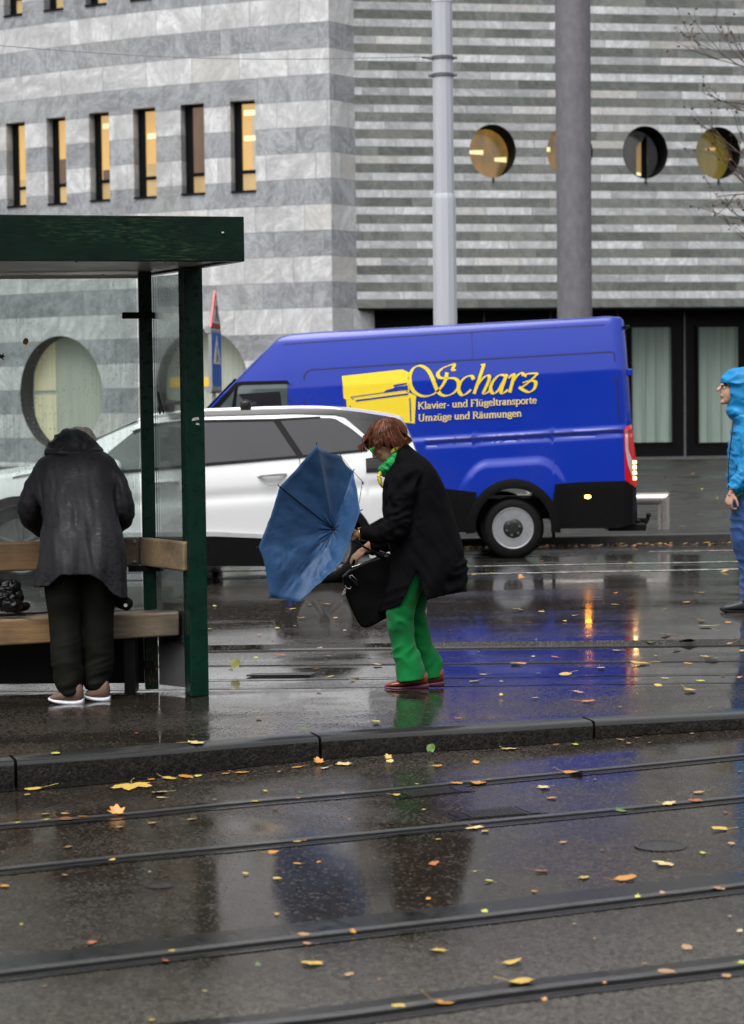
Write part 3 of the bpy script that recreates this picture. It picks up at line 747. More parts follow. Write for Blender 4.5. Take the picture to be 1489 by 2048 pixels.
# left wing: tall windows
tall = [(12, 50, 243, 415), (93, 131, 233, 410), (178, 218, 223, 403), (266, 311, 214, 397), (361, 408, 206, 390), (460, 510, 199, 385),
        (5, 42, -136, 33), (85, 124, -150, 22), (168, 211, -163, 12), (258, 302, -175, 1), (352, 399, -186, -10), (452, 501, -195, -20)]
rects = []
for u0, u1, v0, v1 in tall:
    aR, zt = solve(pL, u1, v0, 0, 24); aL, _ = solve(pL, u0, v0, 0, 24); _, zb = solve(pL, (u0 + u1) / 2, v1, 0, 24)
    rects.append((aR, aL, zb, zt))
circL = []
for u, v, ra, rz in ((121, 787, 1.50, 1.66), (404, 777, 1.46, 1.66)):
    a, z = solve(pL, u, v, 0, 24); circL.append((a, z, ra, rz))
wall('curved_wall', M['marble_left'], pL, 0.0, 26.0, 0.1, 20.0, rects, circL, 0.36, 0.62, M['reveal_grey'])
for i, (a0, a1, z0, z1) in enumerate(rects):
    w = a1 - a0; h = z1 - z0; row = i // 6; k = i % 6
    D = 0.27; fr = MB()
    def bar(aa, ab, za, zb, d0, d1):
        c = [pL(aa, za, d0), pL(ab, za, d0), pL(ab, zb, d0), pL(aa, zb, d0)]; e = [pL(aa, za, d1), pL(ab, za, d1), pL(ab, zb, d1), pL(aa, zb, d1)]
        fr.loft([c, e])
    sw = w * 0.30
    zt = z0 + h * 0.235
    bar(a1 - sw, a1 - 0.003, z0 + 0.05, z1, D, D + 0.12)                  # broad left stile
    bar(a0 + 0.003, a0 + 0.04, z0 + 0.05, z1, D, D + 0.12)
    bar(a0 + 0.04, a1 - sw, zt - 0.05, zt + 0.05, D + 0.003, D + 0.12)
    bar(a0 + 0.04, a1 - sw, z1 - 0.06, z1 - 0.003, D + 0.003, D + 0.12)
    win = fr.build('window', M['black_frame'], bank)
    m = MB(); fr = m
    bar(a0 + 0.003, a1 - 0.003, z0 + 0.003, z0 + 0.05, -0.04, D + 0.14); m.build('sill', M['black_frame'], win)
    pm = {0: 'warm_pane', 1: 'warm_pane', 2: 'warm_pane', 3: 'warm_pane', 4: 'dim_pane', 5: 'warm_pane'}[k]
    m = MB(); fr = m; bar(a0 + 0.02, a1 - sw + 0.02, zt, z1 - 0.03, D + 0.05, D + 0.07); m.build('pane', M[pm], win)
    m = MB(); fr = m; bar(a0 + 0.02, a1 - sw + 0.02, z0 + 0.04, zt, D + 0.05, D + 0.07); m.build('pane', M['warm_low'], win)
    if k in (2, 3, 5):
        for zz_ in ((z1 - 0.35,), (z1 - 0.75,), (), (z1 - 0.30, z1 - 1.0))[(0, 0, 0, 1, 0, 3)[k]]:
            m = MB(); fr = m; bar(a0 + 0.05, a1 - sw - 0.06, zz_ - 0.07, zz_ + 0.07, D + 0.03, D + 0.045); m.build('ceiling_lamp', M['lamp'], win)
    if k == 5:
        m = MB(); fr = m; bar(a0 + 0.03, a0 + (a1 - a0) * 0.30, zt + 0.05, z1 - 0.35, D + 0.034, D + 0.046); m.build('blind', M['blind_grey'], win)  # pale strip painted in for a reflection on the pane
    if k in (0, 3):
        m = MB(); fr = m; bar(a0 + 0.03, a1 - sw - 0.02, zt + 0.05, zt + h * (0.16, 0.10)[k == 0], D + 0.032, D + 0.044); m.build('blind', M['warm_low'], win)
    if k == 2:
        m = MB(); fr = m; bar(a0 + 0.05, a0 + 0.12, zt + 0.05, zt + h * 0.20, D + 0.032, D + 0.044); bar(a0 + 0.14, a1 - sw - 0.04, zt + 0.05, zt + h * 0.13, D + 0.035, D + 0.044); m.build('shelf', M['dim_pane'], win)
    if k == 1:
        m = MB(); fr = m; bar(a0 + 0.04, a1 - sw, zt + 0.05, zt + h * 0.30, D + 0.03, D + 0.045); m.build('blind', M['dim_pane'], win)
for i, (a, z, ra, rz) in enumerate(circL):
    m = MB(); n = 64; dep = 0.58
    ctr = pL(a, z, dep); ringp = [pL(a + ra * math.cos(2 * PI * j / n), z + rz * math.sin(2 * PI * j / n), dep) for j in range(n)]
    m.add([ctr] + ringp, [(0, 1 + j, 1 + (j + 1) % n) for j in range(n)])
    rw = m.build('round_window', M['curtain_sage'], bank, recalc=False)
    def chord(a0, a1, z0, z1, d, nm, mat):
        m = MB(); k = 10; pts = []
        for j in range(k + 1):
            aa = lerp(a0, a1, j / k); hh = rz * math.sqrt(max(0, 1 - ((aa - a) / ra) ** 2)) * 0.995
            pts.append((aa, max(z - hh, z0), min(z + hh, z1)))
        m.ribbon([pL(p[0], p[1], d) for p in pts], [pL(p[0], p[2], d) for p in pts])
        m.ribbon([pL(p[0], p[2], d) for p in pts], [pL(p[0], p[2], d + 0.02) for p in pts])
        m.build(nm, mat, rw, recalc=False)
    if i == 0:
        chord(a + 0.38 * ra, a + 0.93 * ra, z + 0.1, z + 9, dep - 0.06, 'blind', M['curtain_cream'])
        chord(a + 0.38 * ra, a + 0.93 * ra, z - 9, z - 0.02, dep - 0.05, 'blind', M['curtain_cream'])
    else:
        chord(a - 0.05, a + 0.9 * ra, z + 0.05, z + 0.32, dep - 0.06, 'ceiling_lamp', lit('yellow strip lamp', (0.9, 0.6, 0.08), 0.6))
    # vertical curtain folds
    m = MB(); k = 60
    for zz0, zz1 in ((-1, 1),):
        lo = []; hi = []
        for j in range(k + 1):
            aa = a - ra * 0.98 + 2 * ra * 0.98 * j / k; hh = rz * math.sqrt(max(0, 1 - ((aa - a) / ra) ** 2))
            d = dep - 0.03 + 0.018 * math.sin(j * 1.9)
            lo.append(pL(aa, z - hh, d)); hi.append(pL(aa, z + hh, d))
        m.ribbon(lo, hi)
    m.build('curtain', M['curtain_sage'], rw, recalc=False, smooth=60)
# corner return
c0 = Vector((XC, YC, 0)); cdir = Vector((0.67, 0.78, 0)).normalized()
def pC(a, z, dep=0): return c0 + cdir * a + Vector((0, 0, z))
mb = MB(); uv = []
for a0, a1, z0, z1 in ((0, 1.03, 4.43, 20.0), (0, 1.75, 0.1, 4.43)):
    b = len(mb.v)
    for q in ((a0, z0), (a1, z0), (a1, z1), (a0, z1)): mb.v.append(pC(*q)); uv.append((-q[0] + 40, q[1]))
    mb.f.append((b, b + 1, b + 2, b + 3)); mb.m.append(0)
mb.build('corner_return', M['marble_left'], bank, uv=uv, recalc=False)
# right wing with round windows
circR = []
for u, v in ((986, 299), (1140, 303), (1291, 305), (1437, 309)):
    a, z = solve(pR, u, v, 0, 30); circR.append((a, z, 0.655, 0.735))
zr = sum(c[1] for c in circR) / 4
circR = [(c[0], zr, 0.66, 0.735) for c in circR]
wall('flat_wall', M['marble_right'], pR, 0.0, 26.0, 4.43, 20.0, [], circR, 0.5, 1.05, M['reveal_dark'], step=2.0)
for i, (a, z, ra, rz) in enumerate(circR):
    m = MB(); n = 48; dep = 1.0
    m.add([pR(a, z, dep)] + [pR(a + ra * math.cos(2 * PI * j / n), z + rz * math.sin(2 * PI * j / n), dep) for j in range(n)], [(0, 1 + j, 1 + (j + 1) % n) for j in range(n)])
    rw = m.build('round_window', M[('gold_glass', 'gold_glass', 'dark_glass', 'olive_glass')[i]], bank, recalc=False)
    def spot(da, dz, w, h, nm='ceiling_lamp', mat='lamp'):
        m = MB(); m.loft([[pR(a + da - w, z + dz - h, dd), pR(a + da + w, z + dz - h - 0.03, dd), pR(a + da + w, z + dz + h, dd), pR(a + da - w, z + dz + h * 0.6, dd)] for dd in (dep - 0.03, dep - 0.01)])
        m.build(nm, M[mat], rw)
    if i == 0: spot(-0.28, 0.10, 0.22, 0.05); spot(0.44, -0.1, 0.17, 0.06)
    if i == 1: spot(-0.42, 0.2, 0.10, 0.05)
    if i == 2: spot(0.1, 0.0, 0.07, 0.45, 'curtain', 'gold_glass'); spot(0.26, 0.0, 0.08, 0.66, 'curtain', 'black_frame'); spot(0.1, -0.47, 0.06, 0.04)
    if i == 3: spot(0.1, 0.25, 0.16, 0.03, 'ceiling_lamp', 'warm_pane')
    m = MB(); m.box(pR(a, z - rz - 0.06, -0.02), (0.05, 0.05, 0.12)); m.build('drain_spout', M['black_metal'], rw)
# recessed ground floor
mb = MB(); mb.loft([[pR(-0.2, 4.38, 0.02), pR(26, 4.38, 0.02), pR(26, 4.38, 2.4), pR(-0.2, 4.38, 2.4)], [pR(-0.2, 4.428, 0.02), pR(26, 4.428, 0.02), pR(26, 4.428, 2.4), pR(-0.2, 4.428, 2.4)]])
mb.build('soffit', M['soffit'], bank)
DG = 1.15
mb = MB(); mb.loft([[pR(0.35, 0.1, DG), pR(26, 0.1, DG), pR(26, 0.1, DG + 0.2), pR(0.35, 0.1, DG + 0.2)], [pR(0.35, 4.379, DG), pR(26, 4.379, DG), pR(26, 4.379, DG + 0.2), pR(0.35, 4.379, DG + 0.2)]])
mb.build('shopfront_frame', M['black_frame'], bank)
gw = lambda a, z, d=0: pR(a, z, DG)
for n_ in range(-3, 4):
    u0, u1 = 1262 + 133 * n_, 1343 + 133 * n_
    a0, zt = solve(gw, u0, 655, 0, 30); a1, zb = solve(gw, u1, 884, 0, 30); zt = 3.9
    if a0 < 0.5: continue
    m = MB(); k = 48; lo = []; hi = []
    for j in range(k + 1):
        d = DG - 0.06 + 0.035 * math.sin(j * 0.42 + n_) + 0.012 * math.sin(j * 1.1 + n_)
        lo.append(pR(lerp(a0, a1, j / k), zb, d)); hi.append(pR(lerp(a0, a1, j / k), zt, d))
    m.ribbon(lo, hi); cw = m.build('curtain_window', M['curtain'], bank, recalc=False, smooth=60)
    m = MB()
    for q0, q1 in ((a0 - 0.05, a0), (a1, a1 + 0.05)): m.loft([[pR(q0, zb - 0.05, DG - 0.12), pR(q1, zb - 0.05, DG - 0.12), pR(q1, zb - 0.05, DG - 0.003), pR(q0, zb - 0.05, DG - 0.003)], [pR(q0, zt + 0.05, DG - 0.12), pR(q1, zt + 0.05, DG - 0.12), pR(q1, zt + 0.05, DG - 0.003), pR(q0, zt + 0.05, DG - 0.003)]])
    m.build('frame', M['black_frame'], cw)
    m = MB(); aa = a1 + (a1 - a0) * 0.33
    m.loft([[pR(aa - 0.02, 0.12, DG - 0.06), pR(aa + 0.03, 0.12, DG - 0.06), pR(aa + 0.03, 0.12, DG - 0.003), pR(aa - 0.02, 0.12, DG - 0.003)], [pR(aa - 0.02, 4.37, DG - 0.06), pR(aa + 0.03, 4.37, DG - 0.06), pR(aa + 0.03, 4.37, DG - 0.003), pR(aa - 0.02, 4.37, DG - 0.003)]])
    m.build('mullion', M['panel_grey'], cw)
mb = MB(); mb.loft([[pR(0.3, 0.1, 0.85), pR(26, 0.1, 0.85), pR(26, 0.1, DG - 0.004), pR(0.3, 0.1, DG - 0.004)], [pR(0.3, 0.17, 0.85), pR(26, 0.17, 0.85), pR(26, 0.17, DG - 0.004), pR(0.3, 0.17, DG - 0.004)]])
mb.build('plinth_step', M['panel_grey'], bank)
# closed back and roof so the block stands from other sides too
back = [pL(26, 0), Vector((-30, 95, 0)), Vector((30, 95, 0)), pR(26, 0)]
mb = MB()
for p, q in zip(back, back[1:]): mb.add([p + Vector((0, 0, 0.1)), q + Vector((0, 0, 0.1)), q + Vector((0, 0, 20)), p + Vector((0, 0, 20))], [(0, 1, 2, 3)])
mb.build('rear_wall', M['panel_grey'], bank, recalc=False)
front = [pL(a, 20) for a in range(26, -1, -2)] + [pC(1.03, 20)] + [pR(26, 20)]
mb = MB(); mb.add(front + [p + Vector((0, 0, 20)) for p in back[2:0:-1]], [tuple(range(len(front) + 2))]); mb.build('roof', M['panel_grey'], bank, recalc=False)

# free-standing column of the forecourt
def vert_post(u, v_top, Y, z1, rad, name, mat, parent, n=32, z0=0.1):
    c = P(u, v_top, Y); m = MB(); m.lathe([(rad, z0), (rad, z1)], (c.x, c.y, 0), (0, 0, 1), n)
    return m.build(name, mat, parent, smooth=40), c
cc = P(1150, 640, 46.0)
col = thing('concrete_column', (cc.x, cc.y, 0.1), 'thick round mottled grey concrete column behind the blue van', 'column')
mb = MB(); mb.lathe([(0.395, 0.1), (0.395, 6), (0.402, 12), (0.402, 17.5)], (cc.x, cc.y, 0), (0, 0, 1), 40); mb.build('shaft', M['concrete'], col, smooth=40)
mb = MB(); mb.lathe([(0.46, 0.1), (0.46, 0.2), (0.42, 0.24)], (cc.x, cc.y, 0), (0, 0, 1), 40); mb.build('base', M['concrete'], col, smooth=30)

# overhead line mast, wire
ym = 25.4; cm_ = P(891, 640, ym); s_m = F / ym
mast = thing('tram_mast', (cm_.x, cm_.y, 0.1), 'pale grey stepped steel tram mast standing behind the blue van', 'mast')
zst = P(890, 390, ym).z
mb = MB(); mb.lathe([(0.158, 0.1), (0.150, zst - 0.07), (0.146, zst - 0.02), (0.136, zst + 0.01)], (cm_.x, cm_.y, 0), (0, 0, 1), 12); mb.build('lower_shaft', M['mast'], mast, smooth=28)
mb = MB(); mb.lathe([(0.131, zst - 0.1), (0.128, 9.2)], (cm_.x, cm_.y, 0), (0, 0, 1), 12); mb.build('upper_shaft', M['mast'], mast, smooth=28)
mb = MB(); mb.lathe([(0.20, 0.1), (0.20, 0.16), (0.16, 0.2)], (cm_.x, cm_.y, 0), (0, 0, 1), 16); mb.build('base_plate', M['mast'], mast)
zcap = P(890, 4, ym).z
mb = MB(); mb.lathe([(0.129, zcap - 0.01), (0.133, zcap - 0.01), (0.130, zcap + 0.03), (0.118, zcap + 0.06)], (cm_.x, cm_.y, 0), (0, 0, 1), 20); mb.build('collar', M['mast'], mast, smooth=30)
for v in (116, 151):
    z = P(888, v, ym).z
    mb = MB(); mb.lathe([(0.128, z - 0.018), (0.140, z - 0.018), (0.140, z + 0.018), (0.128, z + 0.018)], (cm_.x, cm_.y, 0), (0, 0, 1), 24)
    for s in (-1, 1): mb.box((cm_.x + s * 0.155, cm_.y, z), (0.05, 0.03, 0.03))
    if v == 116: mb.tube([Vector((cm_.x - 0.14, cm_.y, z)), Vector((cm_.x - 0.26, cm_.y - 0.02, z + 0.01))], 0.012, 8)
    mb.build('clamp_band', M['band'], mast)
a = P(-60, 86, ym); b = Vector((cm_.x - 0.26, cm_.y - 0.02, P(868, 114, ym).z + 0.01)); b = P(845, 113.5, ym)
mb = MB(); pth = [a.lerp(b, i / 12) - Vector((0, 0, 0.10 * math.sin(PI * i / 12))) for i in range(13)] + [Vector((cm_.x - 0.24, cm_.y - 0.02, P(868, 116, ym).z))]
mb.tube(pth, 0.004, 6)
tag(mb.build('overhead_wire', M['mast_dark']), 'thin dark overhead wire running left from the pale grey mast', 'wire')

# road sign, turned almost edge-on
ys = 28.0; cs = P(426.5, 700, ys)
sign = thing('road_sign', (cs.x, cs.y, 0.1), 'red warning triangle above a blue pedestrian crossing sign, turned nearly edge on', 'sign')
mb = MB(); mb.tube([Vector((cs.x, cs.y + 0.06, 0.1)), Vector((cs.x, cs.y + 0.06, P(424, 600, ys).z))], 0.03, 12); mb.build('post', M['galv'], sign, smooth=40)
ang = R(81.5); wx = Vector((math.cos(ang), math.sin(ang), 0)); wn = Vector((wx.y, -wx.x, 0))
if wn.y > 0: wn = -wn
def signface(poly, off, mat, name, parent, th=0.01):
    base = Vector((cs.x, cs.y, 0)) - wx * 0.0
    m = MB(); m.prism([base + wx * x + Vector((0, 0, z)) + wn * off for x, z in poly], -wn * th); return m.build(name, M[mat], parent)
zt, zb = P(423, 581, ys).z, P(423, 656, ys).z
h = zb - zt
def tri(s, zc0, zc1, w):
    return [(-w, zc0), (w, zc0), (0, zc1)]
plate = signface(tri(1, zb, zt, 0.30), 0.05, 'sign_red', 'warning_plate', sign, 0.03)
hh = zt - zb
signface(tri(1, zb + hh * 0.12, zb + hh * 0.80, 0.205), 0.054, 'sign_white', 'white_field', plate, 0.003)
def stick(x0, z0, x1, z1, w, off, mat, par, name='pictogram'):
    d = Vector((x1 - x0, z1 - z0)).normalized(); nx = Vector((-d.y, d.x)) * w
    signface([(x0 + nx.x, z0 + nx.y), (x1 + nx.x, z1 + nx.y), (x1 - nx.x, z1 - nx.y), (x0 - nx.x, z0 - nx.y)], off, mat, name, par, 0.002)
zc = zb + hh * 0.34
stick(-0.08, zc - 0.09, 0.06, zc + 0.13, 0.016, 0.058, 'sign_black', plate); stick(0.08, zc - 0.09, -0.06, zc + 0.13, 0.016, 0.061, 'sign_black', plate)
zt2, zb2 = P(424, 660, ys).z, P(424, 778, ys).z
box = signface([(-0.30, zb2), (0.30, zb2), (0.30, zt2), (-0.30, zt2)], 0.05, 'galv', 'sign_box', sign, 0.045)
signface([(-0.275, zb2 + 0.04), (0.275, zb2 + 0.04), (0.275, zt2 - 0.04), (-0.275, zt2 - 0.04)], 0.054, 'sign_blue', 'blue_field', box, 0.003)
zm = zb2 + (zt2 - zb2) * 0.42
signface([(-0.22, zm), (0.22, zm), (0, zt2 - 0.08)], 0.058, 'sign_white', 'white_triangle', box, 0.003)
stick(0, zm + 0.12, 0.0, zm + 0.26, 0.018, 0.062, 'sign_black', box); stick(0, zm + 0.13, -0.06, zm + 0.03, 0.012, 0.065, 'sign_black', box); stick(0, zm + 0.13, 0.06, zm + 0.03, 0.012, 0.0675, 'sign_black', box)
for zz0 in (zt2 - 0.01, zb2 - 0.01):
    m = MB(); b0 = Vector((cs.x, cs.y, zz0)) - wn * 0.0
    m.tube([b0 - wx * 0.31, b0 + wx * 0.31], 0.05, 12); m.build('end_rail', M['galv'], box, smooth=40)

# steel hoop barrier
yh = 24.3; r_ = 0.072
pa = P(1340 - 12, 1060, yh); ztop = P(1332, 997, yh).z
hoop = thing('barrier_hoop', (pa.x, pa.y, 0.1), 'low brushed steel tubular hoop barrier behind the rear of the blue van', 'barrier')
x1, x0 = pa.x, pa.x - 1.9
def mitre(pts_axis, nm):
    m = MB(); n = 20; rgs = []
    for (c, ax, mit) in pts_axis:
        rg = []
        for j in range(n):
            t = 2 * PI * j / n; q = Vector((0, math.cos(t), 0)) * r_ + (Vector((0, 0, 1)) if ax == 'x' else Vector((1, 0, 0))) * math.sin(t) * r_
            if mit and ax == 'x': q.x += mit * q.z
            if mit and ax == 'z': q.z += mit * q.x
            rg.append(c + q)
        rgs.append(rg)
    m.loft(rgs); return m.build(nm, M['steel'], hoop, smooth=40)
mitre([(Vector((x0, yh, ztop)), 'x', -1), (Vector((x1, yh, ztop)), 'x', 1)], 'top_rail')
mitre([(Vector((x1, yh, 0.1)), 'z', 0), (Vector((x1, yh, ztop)), 'z', 1)], 'leg')
mitre([(Vector((x0, yh, 0.1)), 'z', 0), (Vector((x0, yh, ztop)), 'z', -1)], 'leg')

# bare autumn tree, trunk just outside the picture on the right
yt = 33.0; tb = P(1640, 1000, yt)
tree = thing('bare_tree', (tb.x, tb.y, 0.1), 'bare tree with thin twigs and a few brown leaves reaching in at right edge', 'tree')
rt = random.Random(5)
mt = MB(); mt.tube([Vector((tb.x, tb.y, 0.1)), Vector((tb.x + 0.05, tb.y, 2.5)), Vector((tb.x - 0.05, tb.y, 5)), Vector((tb.x + 0.1, tb.y, 8.2))], [0.17, 0.14, 0.11, 0.05], 12)
mt.build('trunk', M['bark'], tree, smooth=50)
mbB = MB(); lv = MB()
def branch(p, d, L, r, lvl):
    pts = [p]; q = p.copy(); dd = d.copy()
    n = 5
    for i in range(n):
        dd = (dd + Vector((rt.uniform(-.25, .25), rt.uniform(-.3, .3), rt.uniform(-.15, .3)))).normalized(); q = q + dd * (L / n); pts.append(q.copy())
    mbB.tube(pts, [lerp(r, r * 0.3, i / n) for i in range(n + 1)], 5)
    if lvl < 3:
        for i in range(3 + (lvl < 2) * 2):
            k = rt.randint(1, n); branch(pts[k], (dd + Vector((rt.uniform(-.8, .8), rt.uniform(-.8, .8), rt.uniform(-.4, .7)))).normalized(), L * rt.uniform(0.45, 0.7), r * 0.5, lvl + 1)
    else:
        for i in range(3):
            c = pts[rt.randint(1, n)]; a = Vector((rt.uniform(-1, 1), rt.uniform(-1, 1), rt.uniform(-1, 0))).normalized() * 0.05; b = a.cross(Vector((rt.random(), rt.random(), 1))).normalized() * 0.022
            lv.add([c, c + a * 0.5 + b, c + a, c + a * 0.5 - b], [(0, 1, 2, 3)])
for (u, v, L, du, dv) in ((1640, 330, 1.5, -1, -0.1), (1640, 200, 1.6, -1, 0.5), (1640, 560, 1.5, -1, 0.25), (1640, 420, 1.5, -1, 0.15), (1640, 500, 1.6, -0.9, 0.5), (1640, 120, 1.5, -0.8, 0.6), (1640, 250, 1.2, 0.9, 0.4), (1640, 450, 1.2, 1, 0.3), (1640, 380, 1.7, -1, 0.05), (1640, 470, 1.7, -1, 0.2), (1640, 160, 1.7, -1, 0.1), (1640, 530, 1.4, -1, 0.5), (1640, 280, 1.5, -1, 0.5)):
    branch(P(u, v, yt), Vector((du, rt.uniform(-.4, .4), dv)).normalized(), L, 0.022, 1)
mbB.build('branches', M['bark'], tree, smooth=60); lv.build('leaves', LEAF['B'], tree, recalc=False)

# unseen house row added behind the viewer: blocks sky light and darkens reflections
op = thing('town_house', (0, -22, 0), 'long dark town house row on the near side of the street behind the viewer', 'building')
mb = MB(); mb.box((0, -26, 5), (150, 14, 11)); mb.build('wall', M['house'], op)
for i in range(-14, 15):
    for k in range(2):
        mb = MB() if (i == -14 and k == 0) else mb
        mb.box((i * 4.2, -18.98, 2.6 + k * 3.9), (1.4, 0.06, 2.2))
mb.build('window', M['car_glass'], op)
# ------------------------------------------------------------------ vehicles
def poly_span(poly, x):
    zs = []
    n = len(poly)
    for i in range(n):
        (x0, z0), (x1, z1) = poly[i], poly[(i + 1) % n]
        if x0 == x1:
            if abs(x - x0) < 1e-6: zs += [z0, z1]
        elif min(x0, x1) - 1e-9 <= x <= max(x0, x1) + 1e-9:
            zs.append(z0 + (z1 - z0) * (x - x0) / (x1 - x0))
    return min(zs), max(zs)
class Car:
    """side outline given as picture points at the depth of the near flank; surf(x,z) bends the flank"""
    def __init__(s, Y, width, surf): s.Y, s.W, s.surf = Y, width, surf
    def xz(s, u, v): p = P(u, v, s.Y); return (p.x, p.z)
    def pt(s, x, z, off=0.0): return Vector((x, s.Y + s.surf(x, z) - off, z))
    def far(s, p): return Vector((p.x, 2 * s.Y + s.W - p.y, p.z))
    def patch(s, px, off, th=0.012, nx=24, nz=6, raw=False, both=False):
        poly = px if raw else [s.xz(*q) for q in px]
        xs = sorted(set([p[0] for p in poly])); X = []
        step = (xs[-1] - xs[0]) / nx
        for a, b in zip(xs, xs[1:]):
            k = max(1, int((b - a) / step)); X += [a + (b - a) * i / k for i in range(k)]
        X.append(xs[-1])
        X[0] += 1e-5; X[-1] -= 1e-5
        m = MB(); rows = nz + 1; fr = []; bk = []
        for x in X:
            lo, hi = poly_span(poly, x)
            for i in range(rows):
                z = lerp(lo, hi, i / nz)
                fr.append(s.pt(x, z, off)); bk.append(s.pt(x, z, off - th))
        nX = len(X)
        def emit(fr, bk):
            b = len(m.v); m.v += fr + bk; nb = b + len(fr)
            ix = lambda i, j: i * rows + j
            for i in range(nX - 1):
                for j in range(nz):
                    m.f.append((b + ix(i, j), b + ix(i + 1, j), b + ix(i + 1, j + 1), b + ix(i, j + 1))); m.m.append(0)
            bd = [ix(i, 0) for i in range(nX)] + [ix(nX - 1, j) for j in range(1, rows)] + [ix(i, nz) for i in range(nX - 2, -1, -1)] + [ix(0, j) for j in range(nz - 1, 0, -1)]
            for a_, c_ in zip(bd, bd[1:] + bd[:1]):
                m.f.append((b + a_, b + c_, nb + c_, nb + a_)); m.m.append(0)
        emit(fr, bk)
        if both: emit([s.far(p) for p in fr], [s.far(p) for p in bk])
        return m
    def body(s, top, bot, nx=160, nz=40, crown=0.03):
        x0, x1 = top[0][0], top[-1][0]; m = MB(); near = []
        for i in range(nx + 1):
            x = lerp(x0, x1, i / nx); zt = interp(top, x); zb = min(bot(x), zt - 0.02)
            near.append([s.pt(x, lerp(zb, zt, j / nz)) for j in range(nz + 1)])
        nc = 8; loops = []
        for c in near:
            f = [s.far(p) for p in c]
            t0, t1 = c[-1], f[-1]
            mid = [t0.lerp(t1, k / nc) + Vector((0, 0, crown * (1 - (2 * k / nc - 1) ** 4))) for k in range(1, nc)]
            loops.append(c + mid + f[::-1])
        m.loft(loops, True, True)
        return m
def circ_poly(cx, cz, r, a0, a1, n=24):
    return [(cx + r * math.cos(lerp(a0, a1, i / n)), cz + r * math.sin(lerp(a0, a1, i / n))) for i in range(n + 1)]
def wheel(root, c, R_, W, rimr, steel=True):
    """axis along Y, outer face towards the camera (-Y)"""
    ax = (0, -1, 0)
    m = MB(); m.lathe([(rimr * 1.0, W * 0.42), (rimr * 1.06, W * 0.49), (R_ * 0.86, W * 0.50), (R_ * 0.955, W * 0.42), (R_, W * 0.30), (R_, -W * 0.30), (R_ * 0.95, -W * 0.45), (rimr, -W * 0.5)], c, ax, 56)
    ty = m.build('wheel', M['tyre'], root, smooth=35); root = ty
    m = MB(); m.lathe([(rimr * 1.03, W * 0.46), (rimr * 1.0, W * 0.485), (rimr * 0.94, W * 0.47), (rimr * 0.90, W * 0.36), (rimr * 0.86, W * 0.33), (rimr * 0.72, W * 0.40), (rimr * 0.58, W * 0.44), (rimr * 0.52, W * 0.38), (0.001, W * 0.38)], c, ax, 56)
    rm = m.build('rim', M['rim'] if steel else M['alloy'], ty, smooth=35)
    c = Vector(c)
    if steel:
        m = MB()
        for k in range(20):
            t = 2 * PI * k / 20; q = c + Vector((math.cos(t), 0, math.sin(t))) * rimr * 0.775 + Vector((0, -W * 0.392, 0))
            m.lathe([(rimr * 0.075, 0.0), (rimr * 0.075, 0.014)], q, ax, 10)
        m.build('rim_hole', M['rail_groove'], ty)
        m = MB(); m.lathe([(rimr * 0.49, W * 0.37), (rimr * 0.49, W * 0.46), (rimr * 0.42, W * 0.5), (rimr * 0.2, W * 0.52), (0.001, W * 0.52)], c, ax, 24); hc = m.build('hub_cap', M['hubcap'], ty, smooth=30)
        m = MB()
        for k in range(6):
            t = 2 * PI * k / 6 + 0.3; q = c + Vector((math.cos(t), 0, math.sin(t))) * rimr * 0.33 + Vector((0, -W * 0.50, 0)); m.lathe([(0.013, 0), (0.013, 0.02)], q, ax, 6)
        m.build('wheel_bolt', M['bolt'], ty)
    else:
        for k in range(5):
            m = MB(); t = 2 * PI * k / 5 + 0.4
            for d in (-0.16, 0.16):
                p0 = c + Vector((math.cos(t + d * 1.6), 0, math.sin(t + d * 1.6))) * rimr * 0.22 + Vector((0, -W * 0.44, 0)); p1 = c + Vector((math.cos(t + d), 0, math.sin(t + d))) * rimr * 0.97 + Vector((0, -W * 0.44, 0))
                m.beam(p0, p1, 0.03, 0.035, up=(0, 1, 0))
            m.build('spoke', M['alloy'], ty, bevel=0.004)
        m = MB(); m.lathe([(rimr * 0.93, W * 0.34), (rimr * 0.93, W * 0.37), (0.001, W * 0.37)], c, ax, 32); m.build('brake_disc', M['hubcap'], ty)
        m = MB(); m.lathe([(rimr * 0.2, W * 0.36), (rimr * 0.2, W * 0.48), (0.001, W * 0.5)], c, ax, 20); m.build('hub_cap', M['hubcap'], ty, smooth=30)
    return ty

# ============ white estate car
YS = 18.28; SW = 1.84
zbelt_l = P(401, 930, YS).z
def suv_surf(x, z):
    belt = zbelt_l + 0.055 * (x + 1.55)
    y = 0.0
    if z > belt: y += 0.36 * (z - belt) + 0.5 * max(0, z - belt - 0.38) ** 2 * 3
    else:
        d = belt - z
        y += -0.035 * math.sin(min(1, d / 0.30) * PI * 0.5) + 0.05 * max(0, d - 0.42)
        y += 0.016 * math.exp(-((d - 0.30) / 0.05) ** 2)
    y += 0.30 * max(0, (-3.2 - x)) ** 2 + 0.35 * max(0, (x + 0.15)) ** 2
    return y
suv = Car(YS, SW, suv_surf)
sc0 = P(345, 1150, YS)
SUV = thing('estate_car', (sc0.x, YS + SW / 2, 0), 'white family car with roof rails and tinted rear windows stopped beside the blue van', 'car')
top = [suv.xz(u, v) for u, v in ((-150, 1015), (-143, 985), (-110, 968), (0, 951), (56, 940), (112, 926), (150, 907), (195, 880), (240, 860), (278, 846), (320, 836), (364, 830), (401, 827), (500, 824), (588, 822), (669, 823), (720, 828), (776, 836), (806, 843), (826, 885), (842, 930), (850, 1000), (852, 1085))]
wf = suv.xz(40, 1093); wr = suv.xz(648, 1093)
sill = suv.xz(500, 1132)[1]
ra = 0.40
